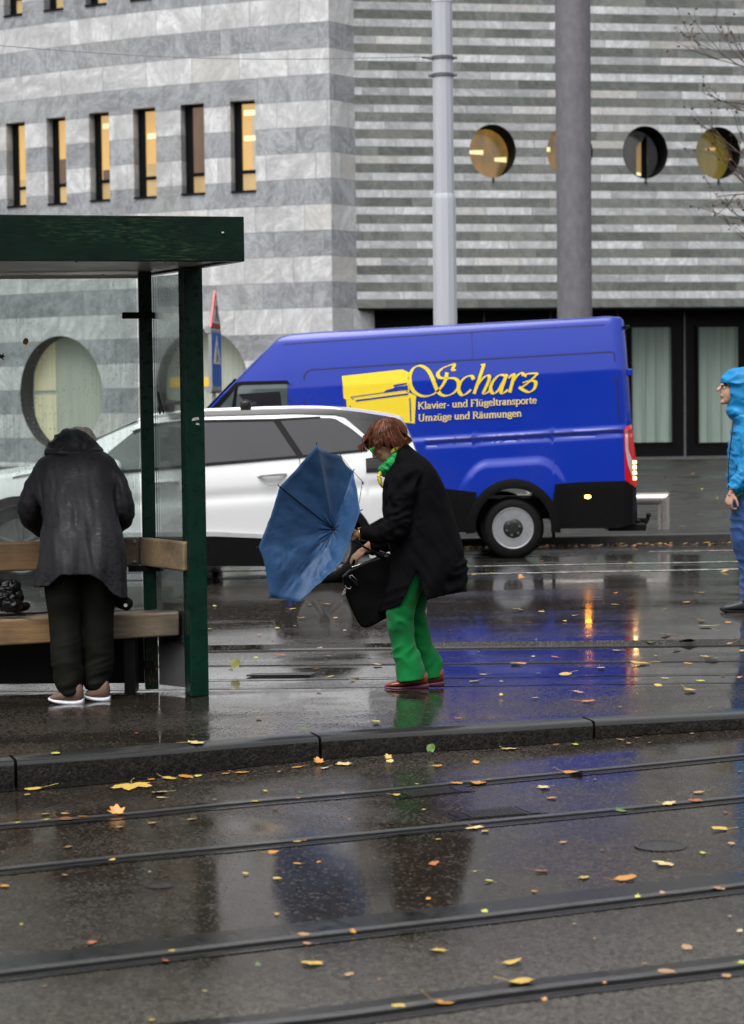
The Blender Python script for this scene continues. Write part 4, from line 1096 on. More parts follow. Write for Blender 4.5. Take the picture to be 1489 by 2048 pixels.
def suv_bot(x):
    z = sill + (0.06 if x < wf[0] - 0.4 or x > wr[0] + 0.4 else 0)
    for c in (wf, wr):
        if abs(x - c[0]) < ra: z = max(z, c[1] + math.sqrt(ra * ra - (x - c[0]) ** 2) * 0.97)
    return z
suv.body(top, suv_bot, 240, 44, 0.05).build('body', M['white_paint'], SUV, smooth=32)
blk = M['black_plastic']
suv.patch([(115, 1075), (300, 1072), (420, 1071), (525, 1074), (560, 1080), (566, 1132), (115, 1132)], 0.018, 0.03).build('sill_cladding', blk, SUV)
suv.patch([(124, 1066), (300, 1064), (430, 1063), (530, 1068), (530, 1076), (430, 1072), (300, 1073), (124, 1075)], 0.026, 0.02, 24, 2).build('sill_trim', M['alu'], SUV, smooth=30)
for c in (wf, wr):
    m = MB(); n = 30; w_ = []
    for i in range(n + 1):
        t = lerp(-0.12, PI + 0.12, i / n)
        w_.append([suv.pt(c[0] + r * math.cos(t), c[1] + r * math.sin(t), o) for r, o in ((ra - 0.015, 0.0), (ra - 0.012, 0.03), (ra + 0.055, 0.022), (ra + 0.065, -0.02))])
    m.loft(w_, True, True, closed=False); m.build('arch_cladding', blk, SUV, smooth=40)
for c in (wf, wr):
    for nearw in (1, 0):
        y = YS + 0.16 if nearw else YS + SW - 0.16
        cc_ = (c[0], y, c[1])
        wheel(SUV, cc_, c[1] - 0.0, 0.23, 0.245, steel=False)
# glass
suv.patch([(215, 905), (262, 866), (300, 852), (360, 845), (392, 844), (392, 931), (300, 940), (248, 946), (213, 948)], 0.008, 0.012, 24, 8).build('front_window', M['car_glass_front'], SUV, smooth=40)
m = suv.patch([(404, 844), (548, 841), (596, 914), (404, 930)], 0.008, 0.012, 24, 8); m.build('rear_window', M['car_glass'], SUV, smooth=40)
suv.patch([(558, 839), (610, 836), (660, 836), (672, 838), (700, 855), (727, 876), (732, 898), (606, 911)], 0.009, 0.012, 24, 8).build('quarter_window', M['car_glass'], SUV, smooth=40)
suv.patch([(545, 840.5), (558, 838.5), (608, 911), (596, 915)], 0.012, 0.012, 8, 8).build('window_pillar', M['black_frame'], SUV)
suv.patch([(391, 843), (405, 843), (405, 931), (391, 932)], 0.012, 0.012, 4, 8).build('window_pillar', M['black_frame'], SUV)
suv.patch([(210, 943), (300, 936), (400, 927), (600, 910.5), (735, 898), (735, 901.5), (600, 915), (400, 932), (300, 941), (210, 949)], 0.014, 0.012, 30, 2).build('belt_trim', M['black_frame'], SUV)
suv.patch([(262, 862), (300, 847.5), (360, 840.5), (548, 837.5), (640, 833), (640, 836), (548, 842), (360, 845.5), (300, 853), (266, 868)], 0.014, 0.012, 30, 2).build('window_trim', M['black_frame'], SUV)
# dark roof skin and rear quarter
suv.patch([(330, 827), (400, 823), (500, 820), (588, 817.5), (669, 818), (722, 824), (776, 832.5), (803, 840), (770, 842), (720, 838), (690, 834), (669, 829), (588, 827), (401, 832), (335, 839)], 0.012, 0.05, 40, 3).build('roof_edge', M['car_roof'], SUV)
suv.patch([(688, 833), (722, 838), (772, 842), (803, 842), (812, 870), (760, 872), (733, 871)], 0.010, 0.02, 16, 4).build('rear_pillar_cover', M['car_roof'], SUV)
suv.patch([(733, 871), (760, 872), (812, 870), (820, 895), (760, 897), (735, 897)], 0.008, 0.02, 16, 4).build('tail_window', M['car_glass'], SUV)
suv.patch([(732, 917), (750, 914), (838, 916), (842, 942), (733, 944)], 0.012, 0.02, 14, 4).build('tail_lamp', M['dark_lens'], SUV)
suv.patch([(737, 1050), (764, 1035), (848, 1030), (851, 1092), (742, 1098)], 0.012, 0.02, 14, 4).build('bumper_cladding', blk, SUV)
# rails, bar feet, handles, mirror, lamps
def tube_px(tab, name, mat, par, n=10, flat=1.0):
    p, r = ppath(tab, 4); m = MB(); m.tube(p, r, n, flat=flat); return m.build(name, mat, par, smooth=50)
yr = YS + 0.30
tube_px([(272, 846, yr, 0.012), (300, 833, yr, 0.022), (401, 823, yr, 0.024), (588, 816.5, yr, 0.024), (669, 818, yr, 0.020), (694, 827, yr, 0.012)], 'roof_rail', M['alu'], SUV)
rr_ = [(272, 846, yr, 0.012), (300, 833, yr, 0.022), (401, 823, yr, 0.024), (588, 816.5, yr, 0.024), (669, 818, yr, 0.020), (694, 827, yr, 0.012)]
p, r = ppath(rr_, 4); m = MB(); m.tube([Vector((q.x, q.y + SW - 0.6, q.z)) for q in p], r, 10); m.build('roof_rail', M['alu'], SUV, smooth=50)
for u in (338, 492):
    c = P(u, 808, yr); m = MB()
    m.box((c.x, c.y, c.z - 0.02), (0.11, 0.10, 0.12)); m.build('bar_foot', M['panel'], SUV, bevel=0.045, bseg=4)
    m = MB(); m.box((c.x, YS + SW / 2, c.z + 0.015), (0.07, SW - 0.62, 0.035)); m.build('cross_bar', blk, SUV, bevel=0.01)
for u, v in ((545, 952), (328, 968)):
    sub = suv.patch(circ_poly(*suv.xz(u, v), 0.085, 0, 2 * PI * 23 / 24, 23), 0.003, 0.006, 12, 4, raw=True).build('handle_recess', M['white_paint'], SUV)
    x, z = suv.xz(u, v - 3); m = MB()
    m.tube([suv.pt(x - 0.125, z - 0.012, 0.0), suv.pt(x - 0.09, z, 0.045), suv.pt(x, z + 0.008, 0.055), suv.pt(x + 0.09, z + 0.01, 0.045), suv.pt(x + 0.125, z + 0.006, 0.0)], [0.012, 0.02, 0.022, 0.02, 0.012], 10)
    m.build('door_handle', M['white_paint'], SUV, smooth=50)
for u0, u1, v0, v1 in ((402, 404, 933, 1066), (598, 612, 916, 1010), (205, 207, 950, 1066)):
    suv.patch([(u0, v0), (u0 + 2.2, v0), (u1 + 2.2, v1), (u1, v1)], 0.0025, 0.004, 2, 12).build('door_gap', M['panel_grey'], SUV)
mx = suv.xz(232, 935); m = MB(); m.ball((mx[0], YS - 0.10, mx[1]), (0.07, 0.12, 0.075)); m.build('mirror', M['white_paint'], SUV, smooth=60)
suv.patch([(-128, 990), (-90, 978), (-30, 985), (-40, 1005), (-120, 1012)], 0.012, 0.02, 12, 4).build('head_lamp', M['clear_lens'], SUV)
suv.patch([(-40, 1012), (-5, 1010), (-20, 1075), (-52, 1098), (-140, 1098), (-140, 1040)], 0.010, 0.02, 12, 6).build('front_bumper_cladding', blk, SUV)
suv.patch([(26, 954), (40, 950), (112, 938), (160, 918), (160, 920.5), (112, 942), (26, 958)], 0.004, 0.006, 14, 2).build('bonnet_gap', M['panel_grey'], SUV)
m = MB(); wc = suv.xz(225, 895)
# windscreen
m = MB()
a0, a1 = suv.xz(170, 897), suv.xz(272, 851)
q = [suv.pt(*a0), suv.pt(*a1)]; f_ = [suv.far(x) for x in q]
up = Vector((-0.25, 0, 0.6)).normalized() * 0.045
m.prism([q[0].lerp(f_[0], 0.06) + up, q[1].lerp(f_[1], 0.08) + up, q[1].lerp(f_[1], 0.92) + up, q[0].lerp(f_[0], 0.94) + up], up * 0.1); m.build('windscreen', M['car_glass_front'], SUV)

# ============ blue van
YV = 21.1; VW = 1.8
vx = lambda u, v: P(u, v, YV)
zA = vx(1000, 868).z; zTop = vx(900, 655).z
gtop = [(vx(612, 741).x, vx(612, 741).z), (vx(1228, 704).x, vx(1228, 704).z)]
slope = (gtop[1][1] - gtop[0][1]) / (gtop[1][0] - gtop[0][0])
vc = vx(1027, 1062)
def van_surf(x, z):
    zr = z - slope * (x - vc.x)                       # body is raked nose down: measure heights along the rake
    y = 0.0
    c1 = vx(1027, 868).z; y += 0.010 * (1 + math.tanh((c1 - zr) / 0.012)) * -1
    c2 = vx(1027, 880).z; y += 0.016 * math.exp(-((zr - c2) / 0.022) ** 2) * (1 if x > vx(850, 880).x else 0)
    g = vx(1027, 752).z; y += 0.125 * max(0, zr - g) + 0.12 * max(0, zr - g - 0.15) ** 2
    rt_ = vx(1027, 660).z; y += 2.2 * max(0, zr - rt_) ** 2
    # swollen wheel arch
    dx = (x - vc.x) / 0.47; zc = vx(1027, 952).z
    zt_ = vx(1027, 915).z - 0.16 * max(0.0, abs(dx) - 0.55) ** 2 * 4
    b = smoothstep(1.32, 0.92, abs(dx)) * smoothstep(zt_ + 0.01, zt_ - 0.10, zr)
    y -= 0.030 * b
    y += 0.05 * max(0, vx(1027, 985).z - zr)
    # rounded rear corner and snub nose
    xe = lerp(vx(1274, 980).x, vx(1250, 640).x, max(0, min(1, (z - 0.7) / 1.9)))
    d = 0.16 - (xe - x)
    if d > 0: y += 0.12 * (1 - math.sqrt(max(0.0, 1 - min(1, d / 0.165) ** 2)))
    y += 0.22 * max(0, vx(520, 800).x - x) ** 2
    y += 0.10 * max(0, vx(560, 700).x - x) * max(0, z - 1.6)
    return y
van = Car(YV, VW, van_surf)
VAN = thing('delivery_van', (vc.x - 1.0, YV + VW / 2, 0), 'deep blue high roof delivery van with yellow piano logo and lettering', 'van')
top = [van.xz(u, v) for u, v in ((330, 985), (336, 930), (350, 880), (372, 858), (413, 822), (440, 793), (470, 763), (510, 722), (545, 688), (560, 676), (580, 671), (640, 666), (800, 658), (1000, 647), (1150, 639), (1225, 635), (1250, 636), (1253.5, 645), (1258, 720), (1266, 849), (1272, 922), (1276, 985))]
wc2 = (van.xz(1027, 1061)[0], 0.318); wrad = 0.318
wfx = wc2[0] - 3.5
vsill = van.xz(1000, 1052)[1]
arR = 0.42
def van_bot(x):
    z = vsill
    if x > wc2[0] + 0.42: z = van.xz(1000, 1030)[1]
    if x < wc2[0] - 0.6: z = lerp(vsill - 0.03, vsill - 0.06, smoothstep(0, -3, x - wc2[0]))
    for cx in (wc2[0], wfx):
        if abs(x - cx) < arR: z = max(z, wrad + math.sqrt(arR ** 2 - (x - cx) ** 2))
    return z
van.body(top, van_bot, 300, 110, 0.04).build('body', M['blue_paint'], VAN, smooth=28)
# black lower cladding (rear corner, flank, arch lips)
van.patch([(1110, 968), (1160, 964), (1248, 961.5), (1275, 975), (1278, 1046), (1234, 1056), (1113, 1057), (1104, 1010)], 0.022, 0.04, 24, 8).build('rear_bumper', blk, VAN, bevel=0.006)
van.patch([(600, 985), (760, 980), (890, 977), (952, 984), (952, 1064), (600, 1068)], 0.014, 0.03, 20, 6).build('sill_cladding', blk, VAN)
m = MB(); n = 34; w_ = []
for i in range(n + 1):
    t = lerp(-0.10, PI + 0.1, i / n)
    ex = 1.0 + 0.06 * max(0, math.sin(t))
    w_.append([van.pt(wc2[0] + r * math.cos(t), wrad + r * ex * math.sin(t), o) for r, o in ((arR - 0.02, -0.06), (arR - 0.02, 0.030), (arR + 0.01, 0.034), (arR + 0.07, 0.018), (arR + 0.08, -0.03))])
m.loft(w_, True, True, closed=False); m.build('arch_cladding', blk, VAN, smooth=40)
for cx in (wc2[0], wfx):
    for k in (0, 1):
        wheel(VAN, (cx, YV + 0.13 if k == 0 else YV + VW - 0.13, wrad), 0.327, 0.24, 0.214, True)
m = MB(); m.box((wc2[0] - 1.4, YV + VW / 2, 0.5), (4.4, 0.9, 0.22)); m.build('chassis', M['black_metal'], VAN)
c = van.xz(1110, 1062); m = MB(); m.box((c[0], YV + 0.14, c[1] + 0.02), (0.015, 0.24, 0.24)); m.build('mud_flap', blk, VAN)
# tow bar
c0_ = van.xz(1225, 1056); c1_ = van.xz(1300, 1050)
m = MB(); m.box(((c0_[0] + c1_[0]) / 2 - 0.02, YV + VW / 2 - 0.5, c0_[1] - 0.005), (0.40, 0.5, 0.075)); tb_ = m.build('tow_bar', M['black_metal'], VAN, bevel=0.01)
m = MB(); m.tube([Vector((c1_[0] - 0.06, YV + 0.55, c1_[1] + 0.0)), Vector((c1_[0] + 0.03, YV + 0.55, c1_[1] - 0.01)), Vector((c1_[0] + 0.06, YV + 0.55, c1_[1] + 0.05))], 0.025, 10); m.ball((c1_[0] + 0.065, YV + 0.55, c1_[1] + 0.075), 0.028); m.build('tow_ball', M['black_metal'], tb_, smooth=40)
m = MB(); m.box((c1_[0] - 0.02, YV + 0.46, c1_[1] - 0.01), (0.09, 0.08, 0.12)); m.build('socket', blk, tb_, bevel=0.015)
m = MB(); m.box((c1_[0] - 0.12, YV + 0.40, c1_[1] + 0.03), (0.12, 0.3, 0.02)); m.build('rear_step', M['black_metal'], tb_, bevel=0.005)
# cab window, seams and swage lines
van.patch([(425, 821), (440, 806), (473, 771), (480, 769), (572, 767), (576, 770), (575, 824), (420, 826)], 0.006, 0.012, 20, 6).build('cab_window', M['car_glass_front'], VAN)
van.patch([(478, 788), (560, 783), (566, 823), (505, 824)], 0.010, 0.012, 20, 6).build('cab_pane', M['car_glass'], VAN)
van.patch([(414, 826), (428, 811), (470, 766), (482, 763), (575, 761), (580, 768), (572, 767.5), (484, 770), (476, 773), (440, 812), (428, 826)], 0.012, 0.014, 30, 2).build('window_frame', M['black_frame'], VAN)
van.patch([(470, 775), (477, 770), (470, 826), (462, 826)], 0.012, 0.012, 4, 4).build('window_frame', M['black_frame'], VAN)
def line_px(pts, w, name='panel_gap', mat='groove', off=0.003):
    tot = []
    for (u0, v0), (u1, v1) in zip(pts, pts[1:]):
        d = Vector((u1 - u0, v1 - v0)).normalized(); nn = Vector((-d.y, d.x)) * w / 2
        k = max(1, int(math.hypot(u1 - u0, v1 - v0) / 40)); mb_ = MB()
        prev = None
        for i in range(k + 1):
            u, v = lerp(u0, u1, i / k), lerp(v0, v1, i / k)
            tot.append((u + nn.x, v + nn.y, u - nn.x, v - nn.y))
    m = MB(); A = []; B = []
    for a in tot:
        A.append(van.pt(*van.xz(a[0], a[1]), off)); B.append(van.pt(*van.xz(a[2], a[3]), off))
    m.ribbon(A, B); A2 = [p + Vector((0, 0.006, 0)) for p in A]; B2 = [p + Vector((0, 0.006, 0)) for p in B]
    m.ribbon(A2, A); m.ribbon(B, B2)
    return m.build(name, M[mat], VAN, recalc=False)
line_px([(609, 860), (609, 752), (613, 744), (622, 739.5), (900, 722), (1222, 703.5), (1228, 705), (1230, 712), (1240, 848)], 2.6)
line_px([(566, 688), (700, 679), (1000, 660), (1252, 647)], 2.0)
line_px([(583, 766), (584, 850)], 2.2); line_px([(1254, 655), (1266, 850)], 2.0); line_px([(850, 881.5), (1240, 859)], 2.6, 'swage_gap')
line_px([(945, 663), (946, 720)], 1.3)
line_px([(430, 812), (474, 764), (556, 678), (566, 672)], 2.0)
# rear lamp cluster
lampR = van.patch([(1247.5, 857), (1253, 853), (1266, 848), (1275, 922), (1277, 968), (1272, 975), (1250, 960)], 0.014, 0.03, 10, 14); lampR = lampR.build('tail_lamp', M['red_lens'], VAN)
van.patch([(1250, 862), (1256, 860), (1257, 900), (1264, 918), (1271, 925), (1272, 962), (1266, 955), (1256, 930), (1251, 900)], 0.020, 0.008, 8, 10).build('clear_lens', M['clear_lens'], lampR)
for v0 in (925, 935, 946, 957):
    van.patch([(1267.5, v0 - 3.2), (1275, v0 - 3.4), (1275.5, v0 + 2.6), (1268, v0 + 3)], 0.026, 0.006, 3, 3).build('lit_lamp', M['lamp_lit'], lampR)
ind = van.patch(circ_poly(*van.xz(1175, 993), 0.042, 0, 2 * PI * 23 / 24, 23), 0.026, 0.01, 10, 4, raw=True).build('side_indicator', M['black_frame'], VAN)
van.patch([(x, z) for x, z in [(van.xz(1175, 993)[0] + 0.032 * math.cos(t * PI / 10), van.xz(1175, 993)[1] + 0.020 * math.sin(t * PI / 10)) for t in range(20)]], 0.032, 0.008, 10, 4, raw=True).build('lit_lamp', M['amber_lit'], ind)
c = van.xz(1262, 744); m = MB(); m.box((c[0] + 0.0, YV + 0.12, c[1]), (0.06, 0.1, 0.07)); m.build('door_hinge', M['blue_paint'], VAN, bevel=0.01)
c = van.xz(1257, 651); m = MB(); m.box((c[0] + 0.005, YV + 0.25, c[1] - 0.01), (0.05, 0.3, 0.035)); m.build('camera_housing', M['black_metal'], VAN, bevel=0.008)
c = van.xz(506, 820); m = MB(); m.box((c[0], YV - 0.12, c[1]), (0.12, 0.22, 0.17)); m.build('door_mirror', blk, VAN, bevel=0.04)
m = MB(); q0, q1 = van.xz(412, 822), van.xz(472, 760); a_ = [van.pt(*q0, -0.12), van.pt(*q1, -0.12)]; b_ = [van.far(p) for p in a_]; up = Vector((-0.6, 0, 0.6)) * 0.03
m.prism([a_[0] + up, a_[1] + up, b_[1] + up, b_[0] + up], up * 0.2); m.build('windscreen', M['car_glass_front'], VAN)
c = van.xz(352, 930); m = MB(); m.box((c[0] + 0.02, YV + 0.34, c[1]), (0.10, 0.3, 0.28)); m.build('head_lamp', M['clear_lens'], VAN, bevel=0.03)

# ---- lettering and piano emblem, drawn in the coordinates of an enlarged crop (x/3.309+660, y/3.309+700)
ZT = lambda x, y: (660 + x / 3.309, 700 + y / 3.309)
class Ink:
    def __init__(s): s.m = MB(); s.k = 0
    def stroke(s, pts, thick, thin, nib, smooth_k=6, off=0.004):
        pp = catmull(pts, smooth_k) if smooth_k > 1 and len(pts) > 2 else [tuple(p) for p in pts]
        if len(pts) == 2: pp = [tuple(pts[0]), tuple(Vector(pts[0]).lerp(Vector(pts[1]), 0.5)), tuple(pts[1])]
        A = []; B = []; n = len(pp); s.k += 1
        for i, p in enumerate(pp):
            a = pp[max(0, i - 1)]; b = pp[min(n - 1, i + 1)]
            d = Vector((b[0] - a[0], b[1] - a[1]))
            if d.length < 1e-6: continue
            d.normalize(); w = thin + (thick - thin) * abs(d.x * math.sin(nib) - d.y * math.cos(nib)) ** 1.3
            nn = Vector((-d.y, d.x)) * w / 2
            o = off + 0.00012 * s.k
            A.append(van.pt(*van.xz(*ZT(p[0] + nn.x, p[1] + nn.y)), o)); B.append(van.pt(*van.xz(*ZT(p[0] - nn.x, p[1] - nn.y)), o))
        s.m.ribbon(A, B)
    def poly(s, pts, off=0.004):
        s.k += 1; o = off + 0.00012 * s.k
        q = van.patch([ZT(*p) for p in pts], o, 0.002, 40, 16); s.m.add(q.v, q.f)
    def build(s, name, mat): return s.m.build(name, M[mat], VAN, recalc=False)
ink = Ink()
NB = R(-20)
S1 = [(832, 133), (814, 128), (824, 96), (790, 102), (745, 122), (716, 155), (728, 182), (775, 187), (825, 188), (852, 213), (846, 255), (810, 290), (765, 303), (730, 290), (708, 258), (690, 215), (672, 170), (645, 128), (600, 104), (555, 120), (530, 172), (535, 235), (565, 282), (622, 306), (682, 294), (730, 254), (765, 200), (776, 148)]
ink.stroke(S1, 26, 7, NB)
ink.stroke([(836, 130), (806, 136)], 8, 6, NB)
for g in ([(952, 196), (938, 172), (900, 180), (865, 215), (853, 262), (872, 297), (902, 291), (934, 262)],
          [(1030, 92), (1000, 98)], [(1022, 92), (1006, 140), (982, 210), (955, 290)], [(968, 246), (1008, 192), (1046, 168), (1056, 190), (1036, 240), (1018, 284), (1040, 284), (1060, 268)],
          [(1166, 172), (1124, 166), (1082, 205), (1064, 256), (1082, 287), (1112, 270), (1146, 215), (1162, 180)], [(1172, 160), (1152, 215), (1134, 276), (1152, 284), (1178, 262)],
          [(1182, 186), (1212, 160), (1216, 180), (1190, 282)], [(1202, 222), (1238, 172), (1268, 152), (1284, 168)],
          [(1290, 178), (1308, 158), (1378, 154)], [(1378, 154), (1318, 212), (1258, 256)], [(1276, 216), (1330, 203), (1362, 214), (1354, 254), (1322, 278), (1286, 268), (1252, 246)]):
    ink.stroke(g, 25, 7, NB, 6)
ink.build('script_lettering', 'yellow')
pn = Ink()
pn.poly([(80, 172), (480, 128), (524, 148), (527, 282), (572, 304), (570, 318), (554, 320), (562, 486), (474, 478), (470, 470), (118, 432), (108, 330), (92, 322)])
pn.build('piano_emblem', 'yellow')
pb = Ink()
pb.stroke([(140, 312), (230, 299.5), (320, 287), (410, 274.5), (500, 262)], 5, 5, 0, 1, 0.007); pb.stroke([(172, 336), (259, 325), (346, 313.5), (433, 302), (520, 291)], 11, 11, 0, 1, 0.007)
pb.poly([(358, 278), (375, 264), (418, 254), (430, 245), (515, 234), (519, 262)], 0.0075); pb.poly([(420, 231), (508, 217), (511, 225), (428, 243)], 0.0075)
pb.stroke([(530, 318), (537, 470)], 9, 9, 0, 1, 0.006); pb.stroke([(500, 262), (524, 282)], 4, 4, 0, 1, 0.006); pb.stroke([(140, 312), (160, 330)], 4, 4, 0, 1, 0.006); pb.stroke([(92, 322), (112, 334)], 4, 4, 0, 1, 0.006)
pb.stroke([(96, 330), (106, 400)], 12, 12, 0, 1, 0.006)
pb.stroke([(134, 366), (140, 420)], 6, 6, 0, 1, 0.006)
pb.build('emblem_detail', 'vinyl_blue')
# serif face, x-height 1.0, cap height 1.5 ; y up
def arc(cx, cy, rx, ry, a0, a1, n=8): return [(cx + rx * math.cos(R(lerp(a0, a1, i / n))), cy + ry * math.sin(R(lerp(a0, a1, i / n)))) for i in range(n + 1)]
def sf(x, y, w=0.16): return [(x - w, y), (x + w, y)]
GL = {
 'K': (1.25, [[(.2, 0), (.2, 1.5)], [(.28, .7), (1.0, 1.5)], [(.45, .85), (1.08, 0)], sf(.2, 0), sf(.2, 1.5), sf(1.0, 1.5, .13), sf(1.08, 0)]),
 'l': (.46, [[(.22, 0), (.22, 1.6)], sf(.22, 0), [(.05, 1.55), (.22, 1.6)]]),
 'a': (.86, [[(.12, .78), (.2, .94), (.4, 1.0), (.58, .9), (.6, .7), (.6, .12), (.8, .05)], [(.6, .6), (.25, .5), (.1, .25), (.25, .02), (.45, .06), (.6, .22)]]),
 'v': (.9, [[(.1, 1.0), (.45, 0)], [(.45, 0), (.8, 1.0)], sf(.1, 1.0, .12), sf(.8, 1.0, .1)]),
 'i': (.46, [[(.22, 0), (.22, 1.0)], sf(.22, 0), [(.05, .95), (.22, 1.0)], [(.2, 1.35), (.24, 1.5)]]),
 'e': (.85, [[(.14, .56), (.72, .56), (.66, .88), (.42, 1.0), (.16, .8), (.1, .45), (.22, .1), (.48, 0), (.74, .16)]]),
 'r': (.66, [[(.22, 0), (.22, 1.0)], sf(.22, 0), [(.05, .95), (.22, 1.0)], [(.24, .7), (.38, .95), (.6, .95)]]),
 '-': (.55, [[(.1, .5), (.45, .5)]]),
 'u': (1.0, [[(.2, 1.0), (.2, .25), (.36, .02), (.56, .06), (.74, .25)], [(.74, 1.0), (.74, 0)], sf(.14, .99, .1), sf(.68, .99, .1), sf(.8, .02, .1)]),
 'n': (1.0, [[(.22, 0), (.22, 1.0)], [(.24, .75), (.42, .97), (.62, .96), (.76, .75), (.76, 0)], sf(.22, 0), sf(.76, 0), [(.05, .95), (.22, 1.0)]]),
 'd': (.98, [[(.74, .1), (.5, 0), (.22, .1), (.1, .48), (.24, .88), (.52, 1.0), (.74, .85)], [(.76, 1.6), (.76, .02)], [(.6, 1.55), (.76, 1.6)], sf(.83, .02, .08)]),
 'F': (1.05, [[(.22, 0), (.22, 1.5)], [(.22, 1.48), (.95, 1.48)], [(.22, .8), (.7, .8)], [(.95, 1.48), (.95, 1.25)], sf(.22, 0), sf(.15, 1.5, .1)]),
 'ü': (1.0, [[(.2, 1.0), (.2, .25), (.36, .02), (.56, .06), (.74, .25)], [(.74, 1.0), (.74, 0)], sf(.14, .99, .1), sf(.8, .02, .1), [(.26, 1.3), (.3, 1.44)], [(.62, 1.3), (.66, 1.44)]]),
 'g': (.88, [arc(.42, .66, .28, .32, 0, 360, 10), [(.2, .38), (.2, .2), (.5, .14), (.76, .02), (.74, -.3), (.42, -.42), (.12, -.3), (.16, -.06), (.3, .14)], [(.62, .88), (.82, .95)]]),
 't': (.6, [[(.24, 1.3), (.24, .22), (.38, .02), (.56, .1)], [(.05, .98), (.54, .98)]]),
 's': (.68, [[(.56, .78), (.5, .96), (.3, 1.0), (.14, .82), (.22, .62), (.46, .44), (.56, .22), (.38, .0), (.16, .04), (.1, .25)]]),
 'p': (.98, [[(.22, -.5), (.22, 1.0)], [(.24, .85), (.5, 1.0), (.78, .86), (.88, .5), (.74, .1), (.5, 0), (.24, .14)], sf(.22, -.5), [(.05, .95), (.22, 1.0)]]),
 'o': (.92, [arc(.46, .5, .36, .5, 0, 360, 12)]),
 'U': (1.3, [[(.25, 1.5), (.25, .4), (.42, .05), (.68, 0), (.92, .12), (1.02, .45), (1.02, 1.5)], sf(.25, 1.5), sf(1.02, 1.5)]),
 'm': (1.5, [[(.22, 0), (.22, 1.0)], [(.24, .75), (.42, .97), (.6, .96), (.74, .75), (.74, 0)], [(.76, .75), (.94, .97), (1.12, .96), (1.26, .75), (1.26, 0)], sf(.22, 0), sf(.74, 0), sf(1.26, 0), [(.05, .95), (.22, 1.0)]]),
 'z': (.8, [[(.12, .96), (.68, .96)], [(.66, .94), (.12, .04)], [(.12, .04), (.7, .04)], [(.7, .04), (.72, .22)]]),
 'R': (1.2, [[(.22, 0), (.22, 1.5)], [(.22, 1.48), (.6, 1.48), (.85, 1.3), (.82, .95), (.55, .78), (.24, .78)], [(.5, .78), (1.08, .02)], sf(.22, 0), sf(.15, 1.5, .1), sf(1.1, .02, .1)]),
 'ä': (.86, [[(.12, .78), (.2, .94), (.4, 1.0), (.58, .9), (.6, .7), (.6, .12), (.8, .05)], [(.6, .6), (.25, .5), (.1, .25), (.25, .02), (.45, .06), (.6, .22)], [(.22, 1.3), (.26, 1.44)], [(.54, 1.3), (.58, 1.44)]]),
 ' ': (.5, [])}
def text(s, x0, y0, x1, y1, xh, name):
    tot = sum(GL[c][0] for c in s); L = math.hypot(x1 - x0, y1 - y0); k = L / tot
    dx, dy = (x1 - x0) / L, (y1 - y0) / L; ink = Ink(); cur = 0
    for c in s:
        w, st = GL[c]
        for g in st:
            pts = [(x0 + dx * (cur + p[0]) * k + 0 * p[1], y0 + dy * (cur + p[0]) * k - p[1] * xh) for p in g]
            ink.stroke(pts, xh * 0.30, xh * 0.15, R(10), 3 if len(pts) > 2 else 1)
        cur += w
    ink.build(name, 'pale_yellow')
text('Klavier- und Flügeltransporte', 583, 391, 1369, 352, 29, 'small_lettering')
text('Umzüge und Räumungen', 585, 471, 1270, 438, 29, 'small_lettering')
# ------------------------------------------------------------------ tram shelter
DF, DB = 10.55, 11.72           # front fascia, back edge of the roof
pf = G(393, 1393, 0)            # front post foot
SH = thing('tram_shelter', (pf.x - 1.0, pf.y + 0.3, 0), 'dark green steel tram shelter with flat roof and wet glass walls', 'shelter')
zr0 = P(489, 523, DF).z; zr1 = P(489, 433, DF).z
FR = Vector((P(489, 480, DF).x, DF, 0)); BR = Vector((P(284, 552, DB).x, DB, 0)); FL = Vector((FR.x - 4.4, DF - 0.95, 0)); BL = Vector((FR.x - 4.2, DB, 0))
up = lambda p, z: Vector((p.x, p.y, z))
# ceiling
mb = MB(); mb.prism([up(FR + Vector((-.025, .04, 0)), zr0 + 0.012), up(FL + Vector((0, .04, 0)), zr0 + 0.012), up(BL, zr0 + 0.012), up(BR, zr0 + 0.012)], (0, 0, 0.015)); mb.build('ceiling_panel', M['ceiling'], SH)
mb = MB()
for i in range(9):
    for j in range(2):
        t = 0.08 + i * 0.105; p = FR.lerp(FL, t); q = BR.lerp(BL, t); c = p.lerp(q, 0.12 + j * 0.74)
        mb.lathe([(0.008, 0), (0.006, 0.006)], up(c, zr0 + 0.0115), (0, 0, -1), 8)
mb.build('rivet', M['black_metal'], SH)
def wallbeam(p, q, z0, z1, th, name, mat, inward):
    d = (q - p).normalized(); n_ = Vector((-d.y, d.x, 0)) * th * inward; m = MB()
    m.prism([up(p, z0), up(q, z0), up(q + n_, z0), up(p + n_, z0)], (0, 0, z1 - z0)); return m.build(name, mat, SH, bevel=0.004)
fa = wallbeam(FL, FR, zr0, zr1, 0.05, 'roof_fascia', M['green_worn'], 1)
wallbeam(FR + Vector((-0.02, 0.055, 0)), BR, zr0, zr1 - 0.003, 0.05, 'roof_fascia', M['green'], 1)
wallbeam(BL, BR + Vector((-0.06, -0.003, 0)), zr0 + 0.003, zr1 - 0.006, 0.05, 'roof_fascia', M['green'], -1)
mb = MB(); mb.prism([up(p, zr1 - 0.05) for p in (FR + Vector((-.03, .06, 0)), FL + Vector((0, .06, 0)), BL + Vector((0, -.06, 0)), BR + Vector((-.06, -.06, 0)))], (0, 0, 0.04)); mb.build('roof_deck', M['panel_grey'], SH)
m = MB()
for v in (443, 471): 
    c = P(252, v, DF - 0.145); m.lathe([(0.009, 0), (0.007, 0.008)], c, (0, -1, 0), 10)
m.build('bolt', M['black_metal'], fa)
